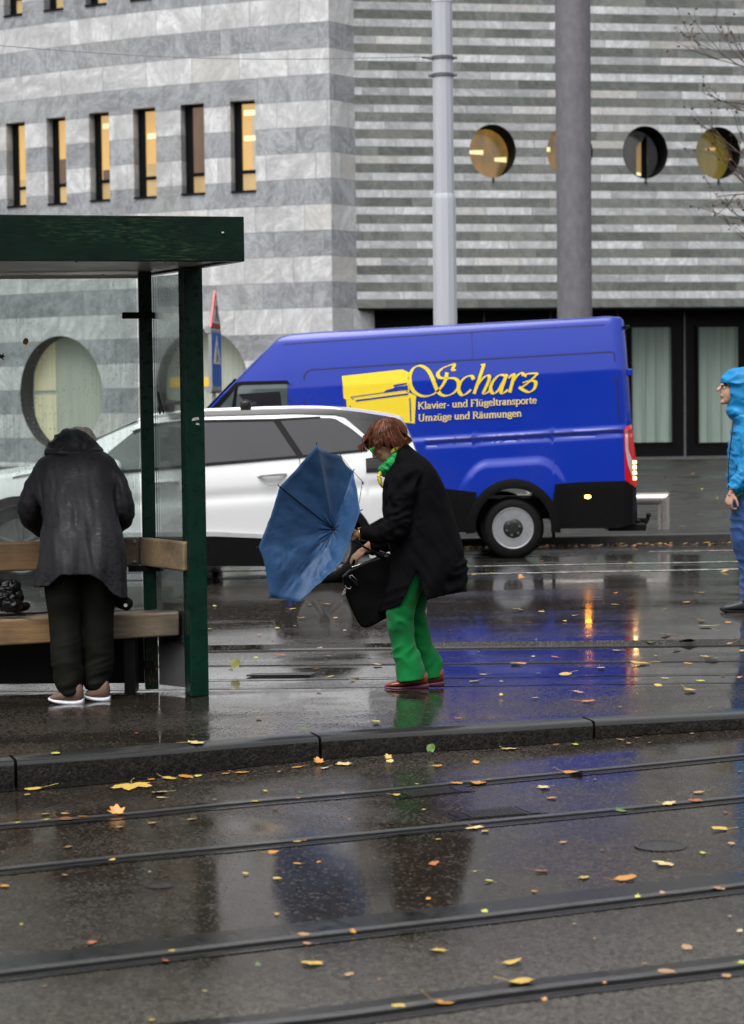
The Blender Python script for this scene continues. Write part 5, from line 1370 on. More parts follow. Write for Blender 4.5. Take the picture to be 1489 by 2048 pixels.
m = MB(); c = P(446, 465, DF - 0.03); m.box((c.x, DF - 0.029, c.z), (0.012, 0.012, 0.007)); m.build('sticker', M['sticker'], fa)
# posts
sd = (Vector((BR.x, BR.y, 0)) - Vector((FR.x, FR.y, 0))).normalized()
def post(c, w, d, z1, name='post', ang=None):
    t = sd if ang is None else ang; n_ = Vector((-t.y, t.x, 0)); m = MB()
    m.prism([up(c + n_ * a * w / 2 + t * b * d / 2, 0) for a, b in ((1, 1), (1, -1), (-1, -1), (-1, 1))], (0, 0, z1)); return m.build(name, M['green'], SH, bevel=0.006)
yaw = Vector((-0.38, 0.925, 0)).normalized()
pfc = Vector((pf.x - 0.0, pf.y + 0.05, 0))
p1 = post(pfc, 0.105, 0.115, zr0 + 0.01, ang=yaw)
gb = G(304, 1377, 0); pbc = Vector((gb.x, gb.y, 0))
p2 = post(pbc, 0.075, 0.09, zr0 + 0.01, ang=Vector((-0.15, 0.99, 0)).normalized())
n_ = Vector((-yaw.y, yaw.x, 0))
for (u, v, w, h, r) in ((388, 838, 0.044, 0.018, 0.2), (386, 848, 0.022, 0.012, -0.3)):
    t = (P(u, v, pfc.y).z); m = MB(); c = pfc - yaw * 0.0605 + n_ * (0.002 if w > .03 else -0.01)
    rr_ = Matrix.Rotation(math.atan2(yaw.x, -yaw.y) + PI, 3, 'Z')
    m.add([up(c + n_ * a * w / 2 * -1, t + b * h / 2 + a * w * r * .3) for a, b in ((-1, -1), (1, -0.7), (0.8, 1), (-0.7, 0.8))], [(0, 1, 2, 3)]); m.build('sticker', M['sticker'], p1, recalc=False)
# glass: back wall and side wall
gz0, gz1 = 0.28, zr0 - 0.02
gl_b0 = Vector((FR.x - 4.0, pbc.y + 0.02, 0)); gl_b1 = pbc + Vector((-0.05, 0.02, 0))
m = MB(); m.prism([up(gl_b0, gz0), up(gl_b1, gz0), up(gl_b1, gz1), up(gl_b0, gz1)], (0, 0.008, 0)); gp = m.build('glass_pane', M['glass'], SH)
s0 = pbc + (pfc - pbc).normalized() * 0.06; s1 = pfc - (pfc - pbc).normalized() * 0.07; sn = Vector((-(s1 - s0).y, (s1 - s0).x, 0)).normalized() * 0.008
m = MB(); m.prism([up(s0, gz0), up(s1, gz0), up(s1, gz1), up(s0, gz1)], sn); gs = m.build('glass_pane', M['glass_side'], SH)
# glass clips
def clip(v, u0, u1, nm='glass_clip'):
    a = P(u0, v, pbc.y - 0.055); b = P(u1, v, pbc.y - 0.055); m = MB(); m.beam(a, b, 0.035, 0.036); m.build(nm, M['black_metal'], SH, bevel=0.004)
clip(631, 245, 311); clip(1136, 258, 322)
m = MB(); c = P(298, 1330, pbc.y - 0.05); m.box(c, (0.05, 0.03, 0.05)); m.build('glass_clip', M['black_metal'], SH)
for u0, nm in ((0, 0),):
    m = MB(); a = P(-220, 556, gl_b0.y - 0.0); b = P(283, 553, gl_b1.y); m.beam(a, b, 0.02, 0.02); m.build('glazing_bar', M['alu'], SH)
# bird decals
def flat(pts, Y, name, mat, par, slope_=None):
    m = MB()
    q = [P(u, v, Y) if slope_ is None else None for u, v in pts]
    if slope_ is not None:
        q = []
        for u, v in pts:
            d = ray(u, v); a, b_ = slope_; nn = Vector((-(b_ - a).y, (b_ - a).x, 0)).normalized(); t = (a - CAM).dot(nn) / d.dot(nn); q.append(CAM + d * t)
    nn = (q[1] - q[0]).cross(q[2] - q[0]).normalized()
    if nn.y > 0: nn = -nn
    m.prism([p + nn * 0.002 for p in q], nn * 0.001); m.build(name, M[mat], par)
flat([(-4, 706), (4, 710), (9, 705), (8, 711), (12, 713), (7, 715), (9, 721), (2, 716), (-6, 718)], gl_b1.y - 0.004, 'bird_decal', 'decal', gp)
flat([(315, 782), (319, 784), (323, 800), (326, 811), (330, 822), (329, 830), (325, 820), (321, 830), (316, 818), (319, 810), (316, 796)], 0, 'bird_decal', 'decal', gs, (s0 - Vector((0.004, 0.004, 0)), s1 - Vector((0.004, 0.004, 0))))
# lower sheet panels
bk = 11.42
m = MB(); a = P(-400, 1290, bk); b = P(288, 1290, bk)
z0, z1 = P(150, 1368, bk).z, 0.42
m.prism([Vector((a.x, bk - 0.02, z0 + 0.02)), Vector((b.x, bk + 0.0, z0)), Vector((b.x, bk, z1)), Vector((a.x, bk - 0.02, z1))], (0, 0.02, 0)); m.build('kick_panel', M['panel'], SH)
m = MB(); q0 = pbc + Vector((0.05, -0.06, 0)); q1 = pfc + yaw * 0.075
m.prism([up(q0, 0.03), up(q1, 0.03), up(q1, 0.50), up(q0, 0.50)], sn * 1.5); m.build('side_panel', M['panel_grey'], SH)
m = MB(); c = G(268, 1395, 0)

# bench
bs = P(355, 1250, 11.2)
BE = thing('bench', (bs.x - 1.2, 11.15, 0), 'weathered timber bench with thick seat beams and back rail inside the shelter', 'bench')
def plank(u0, t0, b0, d0, u1, t1, b1, d1, th, name, mat, lean=0.0):
    """plank between two picture columns: top and bottom edge, depth at both ends; th = thickness away from camera"""
    A = [P(u0, b0, d0), P(u1, b1, d1), P(u1, t1, d1), P(u0, t0, d0)]
    d = (A[1] - A[0]); n_ = Vector((-d.y, d.x, 0)).normalized() * th
    m = MB(); m.prism(A, n_); return m.build(name, M[mat], BE, bevel=0.012, bseg=3)
sa, sb = (-330, 360)
plank(-330, 1252, 1312, 10.97, 130, 1234.5, 1284.5, 11.06, 0.19, 'seat_beam', 'wood')
plank(130.8, 1234.2, 1284.3, 11.06, 359, 1224, 1272, 11.13, 0.20, 'seat_beam', 'wood_grey')
plank(-330, 1238, 1290, 11.175, 352, 1216, 1262, 11.345, 0.10, 'seat_beam', 'wood_grey')
plank(-330, 1092, 1152, 11.30, 150, 1081, 1139, 11.34, 0.05, 'backrest', 'wood')
plank(151, 1080.5, 1138.5, 11.34, 279.5, 1075, 1131, 11.36, 0.05, 'backrest', 'wood_grey')
e0 = P(280.5, 1103, 11.355); 
plank(281, 1075, 1132, 11.33, 368, 1084, 1143, 11.02, 0.045, 'side_rail', 'wood_light')
for u in (262, -120):
    m = MB(); a = P(u, 1262, 11.22); m.box((a.x, 11.22, 0.17), (0.06, 0.18, 0.33)); m.build('leg', M['black_metal'], BE)
m = MB(); c = P(283, 1137, 11.30); m.box((c.x, 11.38, c.z - 0.005), (0.16, 0.05, 0.035)); m.build('bracket', M['black_metal'], BE)
m = MB(); c = P(374, 1112, 10.98); m.box((c.x - 0.012, 11.06, c.z), (0.03, 0.05, 0.13)); m.build('bracket', M['black_metal'], BE)
m = MB()
for v in (1083, 1122):
    c = P(270, v, 11.345); m.lathe([(0.010, 0), (0.008, 0.006)], c, (0, -1, 0), 10)
m.build('bolt', M['galv'], BE)

# crumpled bag lying on the bench
c = P(6, 1216, 11.12)
BG = thing('carrier_bag', (c.x, 11.13, 0.46), 'black glossy crumpled bag lying on the bench left of the grey raincoat', 'bag')
rb = random.Random(3); mb = MB()
for i in range(15):
    mb.ball((c.x + rb.uniform(-.16, .085), 11.12 + rb.uniform(-.05, .06), 0.47 + 0.02 + rb.uniform(0, .18) * (1 if i < 8 else .4)), (rb.uniform(.05, .10), rb.uniform(.03, .06), rb.uniform(.02, .05)))
sculpt(mb, 'body', M['bag_gloss'], BG, 0.006, 2, fold=lambda p, n: 0.012 * ridged(Vector((p.x + p.z, p.y, p.z - p.x)), 24, 24, 24))
m = MB(); m.tube([P(28, 1224, 11.06), P(50, 1227, 11.03), P(75, 1226, 11.02), P(98, 1224.5, 11.02)], 0.006, 8); m.build('strap', M['bag_black'], BG, smooth=60)
# leaf stuck on the glass is built with the other leaves
# ------------------------------------------------------------------ people
def hand(mb, wrist, f, n, side, size=1.0, curl=(35, 45, 35), spread=4, thumb_curl=20, r=0.0085):
    """palm plus four unequal fingers and a thumb; f = finger direction, n = direction the fingers curl towards, side = +1/-1 thumb side"""
    f = Vector(f).normalized(); n = Vector(n); n = (n - f * n.dot(f)).normalized(); s = f.cross(n).normalized() * side
    w = Vector(wrist); k = size
    rot = Matrix((f, s, n)).transposed()
    mb.ball(w + f * 0.052 * k, (0.054 * k, 0.041 * k, 0.016 * k), rot)
    mb.ball(w + f * 0.035 * k + s * 0.02 * k + n * 0.006 * k, (0.034 * k, 0.018 * k, 0.016 * k), rot)
    mb.tube([w - f * 0.05 * k, w + f * 0.03 * k], [0.026 * k, 0.024 * k], 12)
    tips = []
    for i, (L, off) in enumerate(((0.92, 0.088), (1.0, 0.094), (0.94, 0.091), (0.76, 0.082))):
        p = w + f * off * k + s * (0.031 - 0.0205 * i) * k
        d = (f + s * math.tan(R(spread * (1.5 - i)))).normalized(); pts = [p - f * 0.02 * k, p]; a = 0
        for seg, c in zip((0.043, 0.027, 0.021), curl):
            a += c * (1 + 0.06 * i)
            dd = d * math.cos(R(a)) + n * math.sin(R(a)); pts.append(pts[-1] + dd * seg * L * k)
        mb.tube(pts, [r * k * 1.05, r * k * 1.08, r * k, r * k * 0.92, r * k * 0.72], 10); mb.ball(pts[-1], r * k * 0.72, n=8, m=6)
        tips.append((pts[-1], pts[-1] - pts[-2]))
    p0 = w + f * 0.022 * k + s * 0.026 * k; d1 = (f * 0.62 + s * 0.7 + n * 0.35).normalized(); d2 = (d1 * math.cos(R(thumb_curl)) + (f * 0.7 + n * 0.4 - s * 0.5).normalized() * math.sin(R(thumb_curl))).normalized()
    q1 = p0 + d1 * 0.036 * k; q2 = q1 + d2 * 0.032 * k; q3 = q2 + (d2 + f * 0.2 - s * 0.2).normalized() * 0.024 * k
    mb.tube([p0, q1, q2, q3], [0.0125 * k, 0.011 * k, 0.010 * k, 0.0078 * k], 10); mb.ball(q3, 0.0078 * k, n=8, m=6)
    return tips
def shoe(root, up_rows, sole_rows, um, sm):
    m = MB(); m.loft(rings(up_rows, 4, n=18, e=2.3)); m2 = m
    su = sculpt(m2, 'shoe', um, root, 0.006, 3)
    m = MB(); m.loft(rings(sole_rows, 3, n=20, e=3.2)); m.build('sole', sm, su, smooth=40, bevel=0.003)
    return su

# ============ man in the grey raincoat
MAN = thing('person', (P(160, 1405, 10.88).x, 10.9, 0), 'person in a charcoal hooded raincoat and dark trousers bending over the bench, seen from behind', 'person')
mb = MB()
hc_ = P(162, 896, 11.40)
mb.ball(hc_, (0.080, 0.098, 0.10)); mb.tube([hc_ + Vector((0, -0.02, -0.02)), P(152, 915, 11.26), P(152, 940, 11.16)], [0.055, 0.055, 0.07], 14)
mb.ball(hc_ + Vector((0, 0.085, -0.06)), (0.045, 0.04, 0.05)); mb.ball(hc_ + Vector((0, 0.112, -0.035)), (0.012, 0.02, 0.02))
for sx in (-1, 1): mb.ball(hc_ + Vector((sx * 0.082, 0.01, -0.03)), (0.012, 0.022, 0.032))
mb.loft(rings([(115, 930, 190, 928, 11.18, .07), (95, 960, 215, 957, 11.13, .10), (100, 1050, 222, 1050, 10.99, .11), (108, 1100, 216, 1100, 10.95, .10)], 3))
for tab in ([(98, 945, 11.16, .05), (72, 985, 11.12, .042), (66, 1018, 11.12, .038), (88, 1056, 11.26, .032), (110, 1075, 11.36, .026)], [(208, 940, 11.16, .05), (228, 975, 11.12, .042), (240, 1018, 11.12, .038), (226, 1045, 11.24, .032), (205, 1072, 11.36, .026)]):
    p, r = ppath(tab, 3); mb.tube(p, r, 10); hand(mb, p[-1], (p[-1] - p[-3]), (0, 0.3, -1), 1 if tab[0][0] < 150 else -1, 0.95)
for tab in ([(128, 1150, 10.92, .08), (131, 1260, 10.92, .055), (140, 1340, 10.87, .045), (142, 1390, 10.86, .04)], [(198, 1150, 10.95, .08), (196, 1260, 10.97, .055), (196, 1340, 10.97, .045), (196, 1385, 10.95, .04)]):
    p, r = ppath(tab, 3); mb.tube(p, r, 10)
mbody = sculpt(mb, 'body', M['skin_m'], MAN, 0.006, 3)
mb = MB(); mb.ball(hc_ + Vector((0, -0.012, 0.012)), (0.092, 0.106, 0.106), n=24, m=16)
rh = random.Random(8)
for i in range(70):
    a = rh.uniform(0, 2 * PI); t = rh.uniform(0.1, 1.3)
    q = lambda tt: hc_ + Vector((0.094 * math.sin(tt) * math.cos(a), -0.012 + 0.106 * math.sin(tt) * math.sin(a), 0.012 + 0.108 * math.cos(tt)))
    mb.tube([q(t), q(t + 0.2) + Vector((0, 0, .004)), q(t + 0.4) + Vector((rh.uniform(-.008, .012), 0, rh.uniform(0, .012)))], [0.006, 0.006, 0.002], 6)
sculpt(mb, 'hair', M['hair_white'], MAN, 0.005, 1)
mb = MB()
mb.loft(rings([(112, 898, 192, 896, 11.24, .09), (84, 913, 217, 907, 11.21, .13), (66, 938, 234, 930, 11.17, .15), (68, 975, 237, 970, 11.11, .16), (79, 1020, 241, 1016, 11.03, .165), (80, 1070, 246, 1070, 10.96, .17), (79, 1120, 249, 1124, 10.91, .175), (76, 1165, 248, 1172, 10.90, .185), (74, 1215, 254, 1218, 10.90, .19)], 5, n=36, e=2.3))
for tab in ([(104, 940, 11.17, .070), (80, 966, 11.13, .074), (65, 996, 11.11, .073), (61, 1022, 11.12, .070), (72, 1046, 11.19, .062), (92, 1062, 11.28, .054)], [(202, 934, 11.17, .070), (226, 962, 11.13, .074), (240, 996, 11.11, .070), (246, 1024, 11.12, .066), (236, 1046, 11.18, .060), (214, 1060, 11.27, .052)]):
    p, r = ppath(tab, 4); mb.tube(p, r, 18)
hem_m = [(60, 1174), (96, 1173), (108, 1162), (120, 1151), (150, 1149), (181, 1150), (196, 1157), (207, 1166), (225, 1186), (240, 1196), (270, 1197)]
def fold_man(p, n):
    u, v = proj(p)
    d = 0.010 * noise.noise(Vector((p.x * 11, p.y * 6, p.z * 2.2))) + 0.006 * noise.noise(Vector((p.x * 22, p.y * 12, p.z * 9 + p.x * 14)))
    arm = smoothstep(88, 70, u) + smoothstep(234, 250, u)
    d += 0.004 * arm * ridged(p, 9, 8, 16) - 0.002
    d += 0.016 * smoothstep(1060, 1180, v) * math.sin(u * 0.105 + 0.6)
    d -= 0.016 * (math.exp(-((u - (80 + (v - 1000) * .02)) / 5) ** 2) + math.exp(-((u - (238 + (v - 1000) * .05)) / 5) ** 2)) * smoothstep(945, 975, v) * smoothstep(1070, 1040, v)
    d -= 0.006 * math.exp(-((u - 183 - 0.22 * (v - 1100)) / 6) ** 2) * smoothstep(1060, 1100, v)
    return d
sculpt(mb, 'jacket', M['rain_grey'], MAN, 0.007, 5, fold=fold_man, cut=lambda c, n: proj(c)[1] > interp(hem_m, proj(c)[0]), thick=0.006)
mb = MB()
mb.loft(rings([(118, 918, 186, 914, 11.20, .10), (97, 908, 202, 902, 11.22, .125), (93, 898, 199, 892, 11.25, .125), (101, 884, 190, 880, 11.28, .115), (114, 870, 176, 869, 11.30, .09), (126, 862, 164, 863, 11.32, .06), (135, 859, 154, 860, 11.33, .03)], 4, n=30, e=2.2))
def fold_hood(p, n):
    u, v = proj(p)
    return 0.018 * ridged(p + Vector((p.z * 0.6, 0, 0)), 11, 6, 12) - 0.009 + 0.012 * math.exp(-((v - (905 - (u - 150) * 0.06)) / 6) ** 2) - 0.012 * math.exp(-((u - 163 - (v - 880) * 0.3) / 5) ** 2) * smoothstep(868, 880, v)
sculpt(mb, 'hood', M['rain_grey'], MAN, 0.006, 3, fold=fold_hood)
mb = MB()
mb.loft(rings([(86, 1120, 168, 1120, 10.93, .13), (88, 1160, 168, 1160, 10.92, .125), (92, 1200, 166, 1200, 10.92, .115), (97, 1235, 164, 1235, 10.93, .105), (103, 1290, 164, 1290, 10.90, .095), (108, 1340, 165, 1340, 10.88, .09), (113, 1368, 165, 1370, 10.87, .085), (119, 1386, 163, 1387, 10.86, .072)], 5, n=28))
mb.loft(rings([(160, 1120, 243, 1120, 10.95, .13), (162, 1160, 242, 1160, 10.95, .125), (164, 1200, 234, 1200, 10.96, .115), (166, 1235, 227, 1235, 10.97, .105), (167, 1290, 226, 1290, 10.97, .095), (168, 1330, 225, 1328, 10.97, .09), (171, 1362, 217, 1360, 10.96, .082), (175, 1377, 211, 1376, 10.95, .07)], 5, n=28))
def fold_mtr(p, n):
    u, v = proj(p)
    return 0.012 * noise.noise(Vector((p.x * 10, p.y * 10, p.z * 4 + p.x * 6))) + 0.010 * smoothstep(1240, 1350, v) * ridged(Vector((p.x * .5 + p.z * .35, p.y * .5, p.z - p.x * .3)), 9, 6, 19)
sculpt(mb, 'trousers', M['trouser_dark'], MAN, 0.007, 4, fold=fold_mtr)
shoe(MAN, [(167, 1378, 167, 1401, 10.84, .025), (160, 1366, 161, 1404, 10.84, .042), (145, 1370, 146, 1404, 10.84, .047), (126, 1380, 126, 1402, 10.84, .048), (110, 1387, 110, 1400, 10.84, .043), (100, 1393, 100, 1399, 10.84, .022)],
     [(168.5, 1396, 168.5, 1408, 10.84, .030), (158, 1399, 158, 1409.5, 10.84, .046), (135, 1399, 135, 1409, 10.84, .052), (112, 1397, 112, 1405, 10.84, .05), (98, 1394, 98, 1400, 10.84, .028)], M['shoe_tan'], M['sole_white'])
shoe(MAN, [(220, 1372, 220, 1394, 10.93, .024), (214, 1360, 214, 1397, 10.93, .042), (200, 1366, 200, 1398, 10.93, .047), (184, 1376, 184, 1397, 10.93, .046), (172, 1384, 172, 1396, 10.93, .03)],
     [(221.5, 1391, 221.5, 1402, 10.93, .028), (211, 1393, 211, 1403, 10.93, .046), (190, 1392, 190, 1401, 10.93, .052), (169, 1387, 169, 1396, 10.93, .036)], M['shoe_tan'], M['sole_white'])
c = P(250, 1206, 11.0)
HB = thing('handbag', c, 'black rounded end of a bag hanging below the right hem of the raincoat', 'bag')
mb = MB(); p, r = ppath([(215, 1180, 11.02, .035), (232, 1194, 11.0, .04), (246, 1204, 10.98, .036), (254, 1208, 10.97, .030)], 4); mb.tube(p, r, 14); mb.ball(p[-1], 0.032)
sculpt(mb, 'body', M['bag_black'], HB, 0.006, 3, fold=lambda p, n: 0.006 * ridged(p, 25, 25, 25))
m = MB(); m.lathe([(0.006, 0), (0.012, 0.004), (0.010, 0.010)], P(252, 1211, 10.935), (0, -1, 0.2), 12); m.build('clasp', M['chrome'], HB)

# ============ woman struggling with the umbrella
WY = 11.36
WOM = thing('person', (P(825, 1378, WY).x, WY, 0), 'stooping person with auburn hair, black coat and bright green trousers wrestling a blue umbrella', 'person')
mb = MB()
yr_ = R(38)
RotH = Matrix.Rotation(-yr_, 3, 'Y')
hw = P(771, 880, WY)
fd = Vector((-math.cos(yr_), 0, -math.sin(yr_))); ud = Vector((-math.sin(yr_), 0, math.cos(yr_)))
mb.ball(hw, (0.098, 0.076, 0.100), RotH, 24, 16)
def hp(f, y, u): return hw + fd * f + Vector((0, y, 0)) + ud * u
mb.ball(hp(0.045, 0, -0.055), (0.052, 0.056, 0.062), RotH); mb.ball(hp(0.070, 0, -0.098), (0.024, 0.026, 0.020), RotH)
mb.tube([hp(0.088, 0, 0.0), hp(0.104, 0, -0.030), hp(0.106, 0, -0.042)], [0.008, 0.012, 0.012], 10); mb.ball(hp(0.104, 0, -0.042), (0.014, 0.016, 0.010), RotH)
mb.ball(hp(0.084, 0, 0.018), (0.018, 0.05, 0.012), RotH)
mb.ball(hp(0.086, 0, -0.064), (0.014, 0.022, 0.007), RotH); mb.ball(hp(0.083, 0, -0.076), (0.014, 0.022, 0.008), RotH)
for sy in (-1, 1): mb.ball(hp(0.058, sy * 0.036, -0.035), (0.026, 0.024, 0.026), RotH); mb.ball(hp(-0.012, sy * 0.070, -0.026), (0.016, 0.010, 0.024), RotH)
mb.tube([hp(-0.02, 0, -0.04), P(795, 915, WY), P(806, 945, WY)], [0.056, 0.056, 0.075], 16)
mb.loft(rings([(785, 930, 838, 915, WY, .09), (780, 975, 862, 960, WY, .13), (780, 1050, 895, 1040, WY, .13), (795, 1130, 900, 1115, WY, .14)], 3))
nh = [(818, 948, WY - .17, .05), (806, 1000, WY - .19, .043), (797, 1052, WY - .19, .038), (765, 1066, WY - .19, .033), (730, 1069, WY - .17, .027), (718, 1068.5, WY - .165, .025)]
p, r = ppath(nh, 4); mb.tube(p, r, 14)
hand(mb, P(717, 1068, WY - .165), (-1, 0.05, -0.12), (0.1, 0.9, -0.45), -1, 0.95, (62, 70, 40), 2, 30)
fh = [(815, 950, WY + .15, .05), (795, 1030, WY + .18, .043), (780, 1085, WY + .15, .036), (748, 1096, WY + .10, .028), (731, 1098, WY + .08, .025)]
p, r = ppath(fh, 4); mb.tube(p, r, 14)
tips = hand(mb, P(731, 1098, WY + .08), (-0.72, -0.1, -0.6), (0.45, 0.45, -0.7), -1, 0.9, (34, 50, 36), 4, 25)
for tab in ([(845, 1120, WY - .09, .085), (802, 1225, WY - .09, .058), (815, 1300, WY - .09, .045), (835, 1360, WY - .09, .036)], [(850, 1120, WY + .09, .085), (830, 1225, WY + .09, .058), (850, 1300, WY + .09, .045), (872, 1352, WY + .09, .036)]):
    p, r = ppath(tab, 3); mb.tube(p, r, 12)
wb = sculpt(mb, 'body', M['skin_w'], WOM, 0.0048, 2)
for sy in (-1, 1):
    m = MB(); m.ball(hp(0.080, sy * 0.030, 0.004), 0.0115); m.build('eye', M['eye'], wb, smooth=60)
    m = MB(); m.ball(hp(0.0895, sy * 0.030, 0.003), (0.0045, 0.006, 0.006)); m.build('iris', M['decal'], wb, smooth=60)
m = MB(); m.ball(hp(0.092, 0, -0.064), (0.011, 0.019, 0.0045), RotH); m.ball(hp(0.089, 0, -0.075), (0.011, 0.018, 0.0055), RotH); m.build('lips', M['lips'], wb, smooth=60)
for q, d in tips:
    m = MB(); m.ball(q + d.normalized() * 0.003 + Vector((-.002, -.003, 0.0)), (0.0055, 0.0055, 0.0065)); m.build('nail', M['nail'], wb, smooth=60)
# hair: a cap with many locks swept forward
mb = MB(); cap = hw + Vector((0.012, 0, 0.018)) - fd * 0.012
mb.ball(cap, (0.108, 0.092, 0.098), RotH, 28, 18)
mb.ball(hp(0.055, 0, 0.062), (0.050, 0.066, 0.034), RotH); mb.ball(hp(-0.075, 0, -0.035), (0.045, 0.066, 0.055), RotH)
rh = random.Random(21)
crown = hp(-0.062, 0, 0.078)
for i in range(1300):
    a = rh.uniform(-PI, PI); L = rh.uniform(0.55, 1.0)
    dirn = Vector((math.cos(a), math.sin(a)))
    pts = []; front = max(0, dirn.x)
    tmax = 1.7 * L + 0.35 * front - 0.15 * abs(dirn.y)
    for k in range(7):
        t = tmax * k / 6
        # sphere-walk from the crown
        v_ = Vector((-0.55, 0, 0.83)); ax = Vector((0.83 * dirn.x, dirn.y, 0.55 * dirn.x))
        q = v_ * math.cos(t) + ax * math.sin(t)
        rr_ = 1.02 + 0.05 * ((i * 37) % 11) / 11 + 0.035 * math.sin(k * 1.3 + i) * (k > 1)
        o = hw + Vector((0.010, 0, 0.012)) + (fd * q.x * 0.112 + Vector((0, q.y * 0.094, 0)) + ud * q.z * 0.104) * rr_
        if k == 6: o += fd * 0.014 * front - Vector((0, 0, 0.004)) + Vector((rh.uniform(-.008, .008), rh.uniform(-.006, .006), rh.uniform(-.008, .012)))
        loc = o - hw
        if q.z < -0.20 and q.x > 0.12: break
        if q.x > 0.70 and q.z < 0.10: break
        pts.append(o)
    if len(pts) >= 4: mb.tube(pts, [0.002] + [rh.uniform(.0016, .0036)] * (len(pts) - 2) + [0.0006], 4, mi=rh.choice((0, 0, 1, 1, 2)))
for i in range(260):
    y = rh.uniform(-.07, .07); a = hp(rh.uniform(.03, .085), y * .9, rh.uniform(.075, .098)); k = rh.uniform(.6, 1.15)
    b = hp(0.095 + .015 * k, y, .066); c = hp(0.108 + .032 * k + rh.uniform(-.014, .012), y * 1.05 + rh.uniform(-.012, .012), .040 + rh.uniform(-.014, .03))
    mb.tube([a, b, c], [.0022, .0028, .0006], 4, mi=rh.choice((0, 0, 1, 2)))
for i in range(420):
    sy = rh.choice((-1, -1, 1)); f = rh.uniform(-.105, .055); t = rh.uniform(0.2, 1)
    a = hp(f, sy * (.086 + .01 * rh.random()), .035 * t + .01); b = hp(f + .012, sy * (.094 + .008 * rh.random()), -.008 if f < 0 else .018); c = hp(f + rh.uniform(.0, .03), sy * rh.uniform(.078, .094), (-.030 if f < .0 else .004) - .022 * rh.random() - .045 * (f < -.03))
    mb.tube([a, b, c], [.002, .003, .0006], 4, mi=rh.choice((0, 0, 1, 1, 2)))
for i in range(160):
    y = rh.uniform(-.07, .07); a = hp(-.10 + .01 * rh.random(), y, -.01); b = hp(-.112, y, -.045); c = hp(-.10 + rh.uniform(-.02, .012), y + rh.uniform(-.01, .01), -.085 - .02 * rh.random())
    mb.tube([a, b, c], [.002, .003, .0006], 4, mi=rh.choice((0, 1, 1, 2)))
hr = mb.build('hair', [M['hair_red'], M['hair_dark'], M['hair_light']], WOM, smooth=70)
# spectacles
m = MB()
for sy in (-1, 1):
    c = hp(0.101, sy * 0.031, 0.000); n = 18
    ringp = [c + (ud * math.sin(2 * PI * j / n) * 0.022 + Vector((0, 1, 0)) * math.cos(2 * PI * j / n) * 0.028 - fd * abs(math.cos(2 * PI * j / n)) * 0.006 * (1 if math.cos(2 * PI * j / n) * sy > 0 else 0)) for j in range(n + 1)]
    m.tube(ringp, 0.0036, 8, caps=False)
    m.tube([hp(0.096, sy * 0.060, 0.008), hp(0.05, sy * 0.078, 0.006), hp(0.0, sy * 0.081, 0.004)], 0.0032, 8)
m.tube([hp(0.102, -0.008, 0.006), hp(0.104, 0.008, 0.006)], 0.003, 8)
m.build('spectacles', M['glasses_green'], WOM, smooth=60)
# scarf
mb = MB()
mb.loft([[q for q in ring((a, b), (c, d), WY, ry, 26)] for a, b, c, d, ry in ((766, 955, 815, 932, .05), (759, 944, 818, 917, .085), (757, 937, 813, 901, .086), (768, 924, 809, 891, .076), (786, 906, 806, 886, .058))])
sculpt(mb, 'scarf', [M['scarf_green'], M['scarf_yellow']], WOM, 0.005, 2, fold=lambda p, n: 0.008 * ridged(p + Vector((p.z * .5, 0, p.x * .5)), 22, 16, 30) - 0.003, matfn=lambda c, n: 0)
mb = MB(); p, r = ppath([(783, 905, WY - .060, .008), (793, 897, WY - .076, .013), (803, 887, WY - .072, .013), (811, 878, WY - .045, .009), (813, 877, WY + .02, .008)], 4); mb.tube(p, r, 10, flat=0.7)
sculpt(mb, 'scarf', M['scarf_yellow'], WOM, 0.004, 2, fold=lambda p, n: 0.004 * ridged(p, 40, 30, 60))
mb = MB(); p, r = ppath([(762, 944, WY - .05, .008), (759, 953, WY - .060, .014), (762, 966, WY - .060, .013), (769, 977, WY - .05, .005)], 4); mb.tube(p, r, 10, flat=0.6)
sculpt(mb, 'scarf', M['scarf_yellow'], WOM, 0.004, 2, fold=lambda p, n: 0.004 * ridged(p, 40, 30, 60))
# coat
mb = MB()
mb.loft(rings([(783, 925, 814, 884, WY, .085), (776, 938, 834, 902, WY, .145), (769, 966, 863, 926, WY, .205), (766, 1005, 886, 970, WY, .22), (767, 1045, 900, 1012, WY, .225), (775, 1085, 913, 1058, WY, .235), (778, 1120, 925, 1096, WY, .245), (774, 1165, 933, 1137, WY, .255), (764, 1225, 929, 1175, WY, .26), (758, 1260, 925, 1215, WY, .26)], 6, n=44, e=2.25))
ns = [(822, 940, WY - .13, .085), (812, 975, WY - .165, .088), (803, 1015, WY - .185, .080), (795, 1052, WY - .195, .072), (772, 1067, WY - .195, .060), (748, 1069, WY - .185, .048), (731, 1068, WY - .175, .040), (722, 1067.5, WY - .168, .037)]
p, r = ppath(ns, 4); mb.tube(p, r, 22)
fs_ = [(820, 942, WY + .12, .085), (800, 1020, WY + .17, .078), (782, 1075, WY + .15, .066), (757, 1092, WY + .11, .050), (738, 1097, WY + .08, .040)]
p, r = ppath(fs_, 4); mb.tube(p, r, 20)
hem_w = [(740, 1225), (763, 1224), (803, 1208.5), (853, 1199.5), (900, 1188), (925, 1183), (950, 1180)]
def coat_cut(c, n):
    u, v = proj(c)
    if v > interp(hem_w, u): return True
    if c.y < WY - 0.02 and v > 1141:
        a = 833 + (v - 1141) * (801 - 833) / (1209 - 1141); b = 835 + (v - 1141) * (854 - 835) / (1199 - 1141)
        return a < u < b
    return False
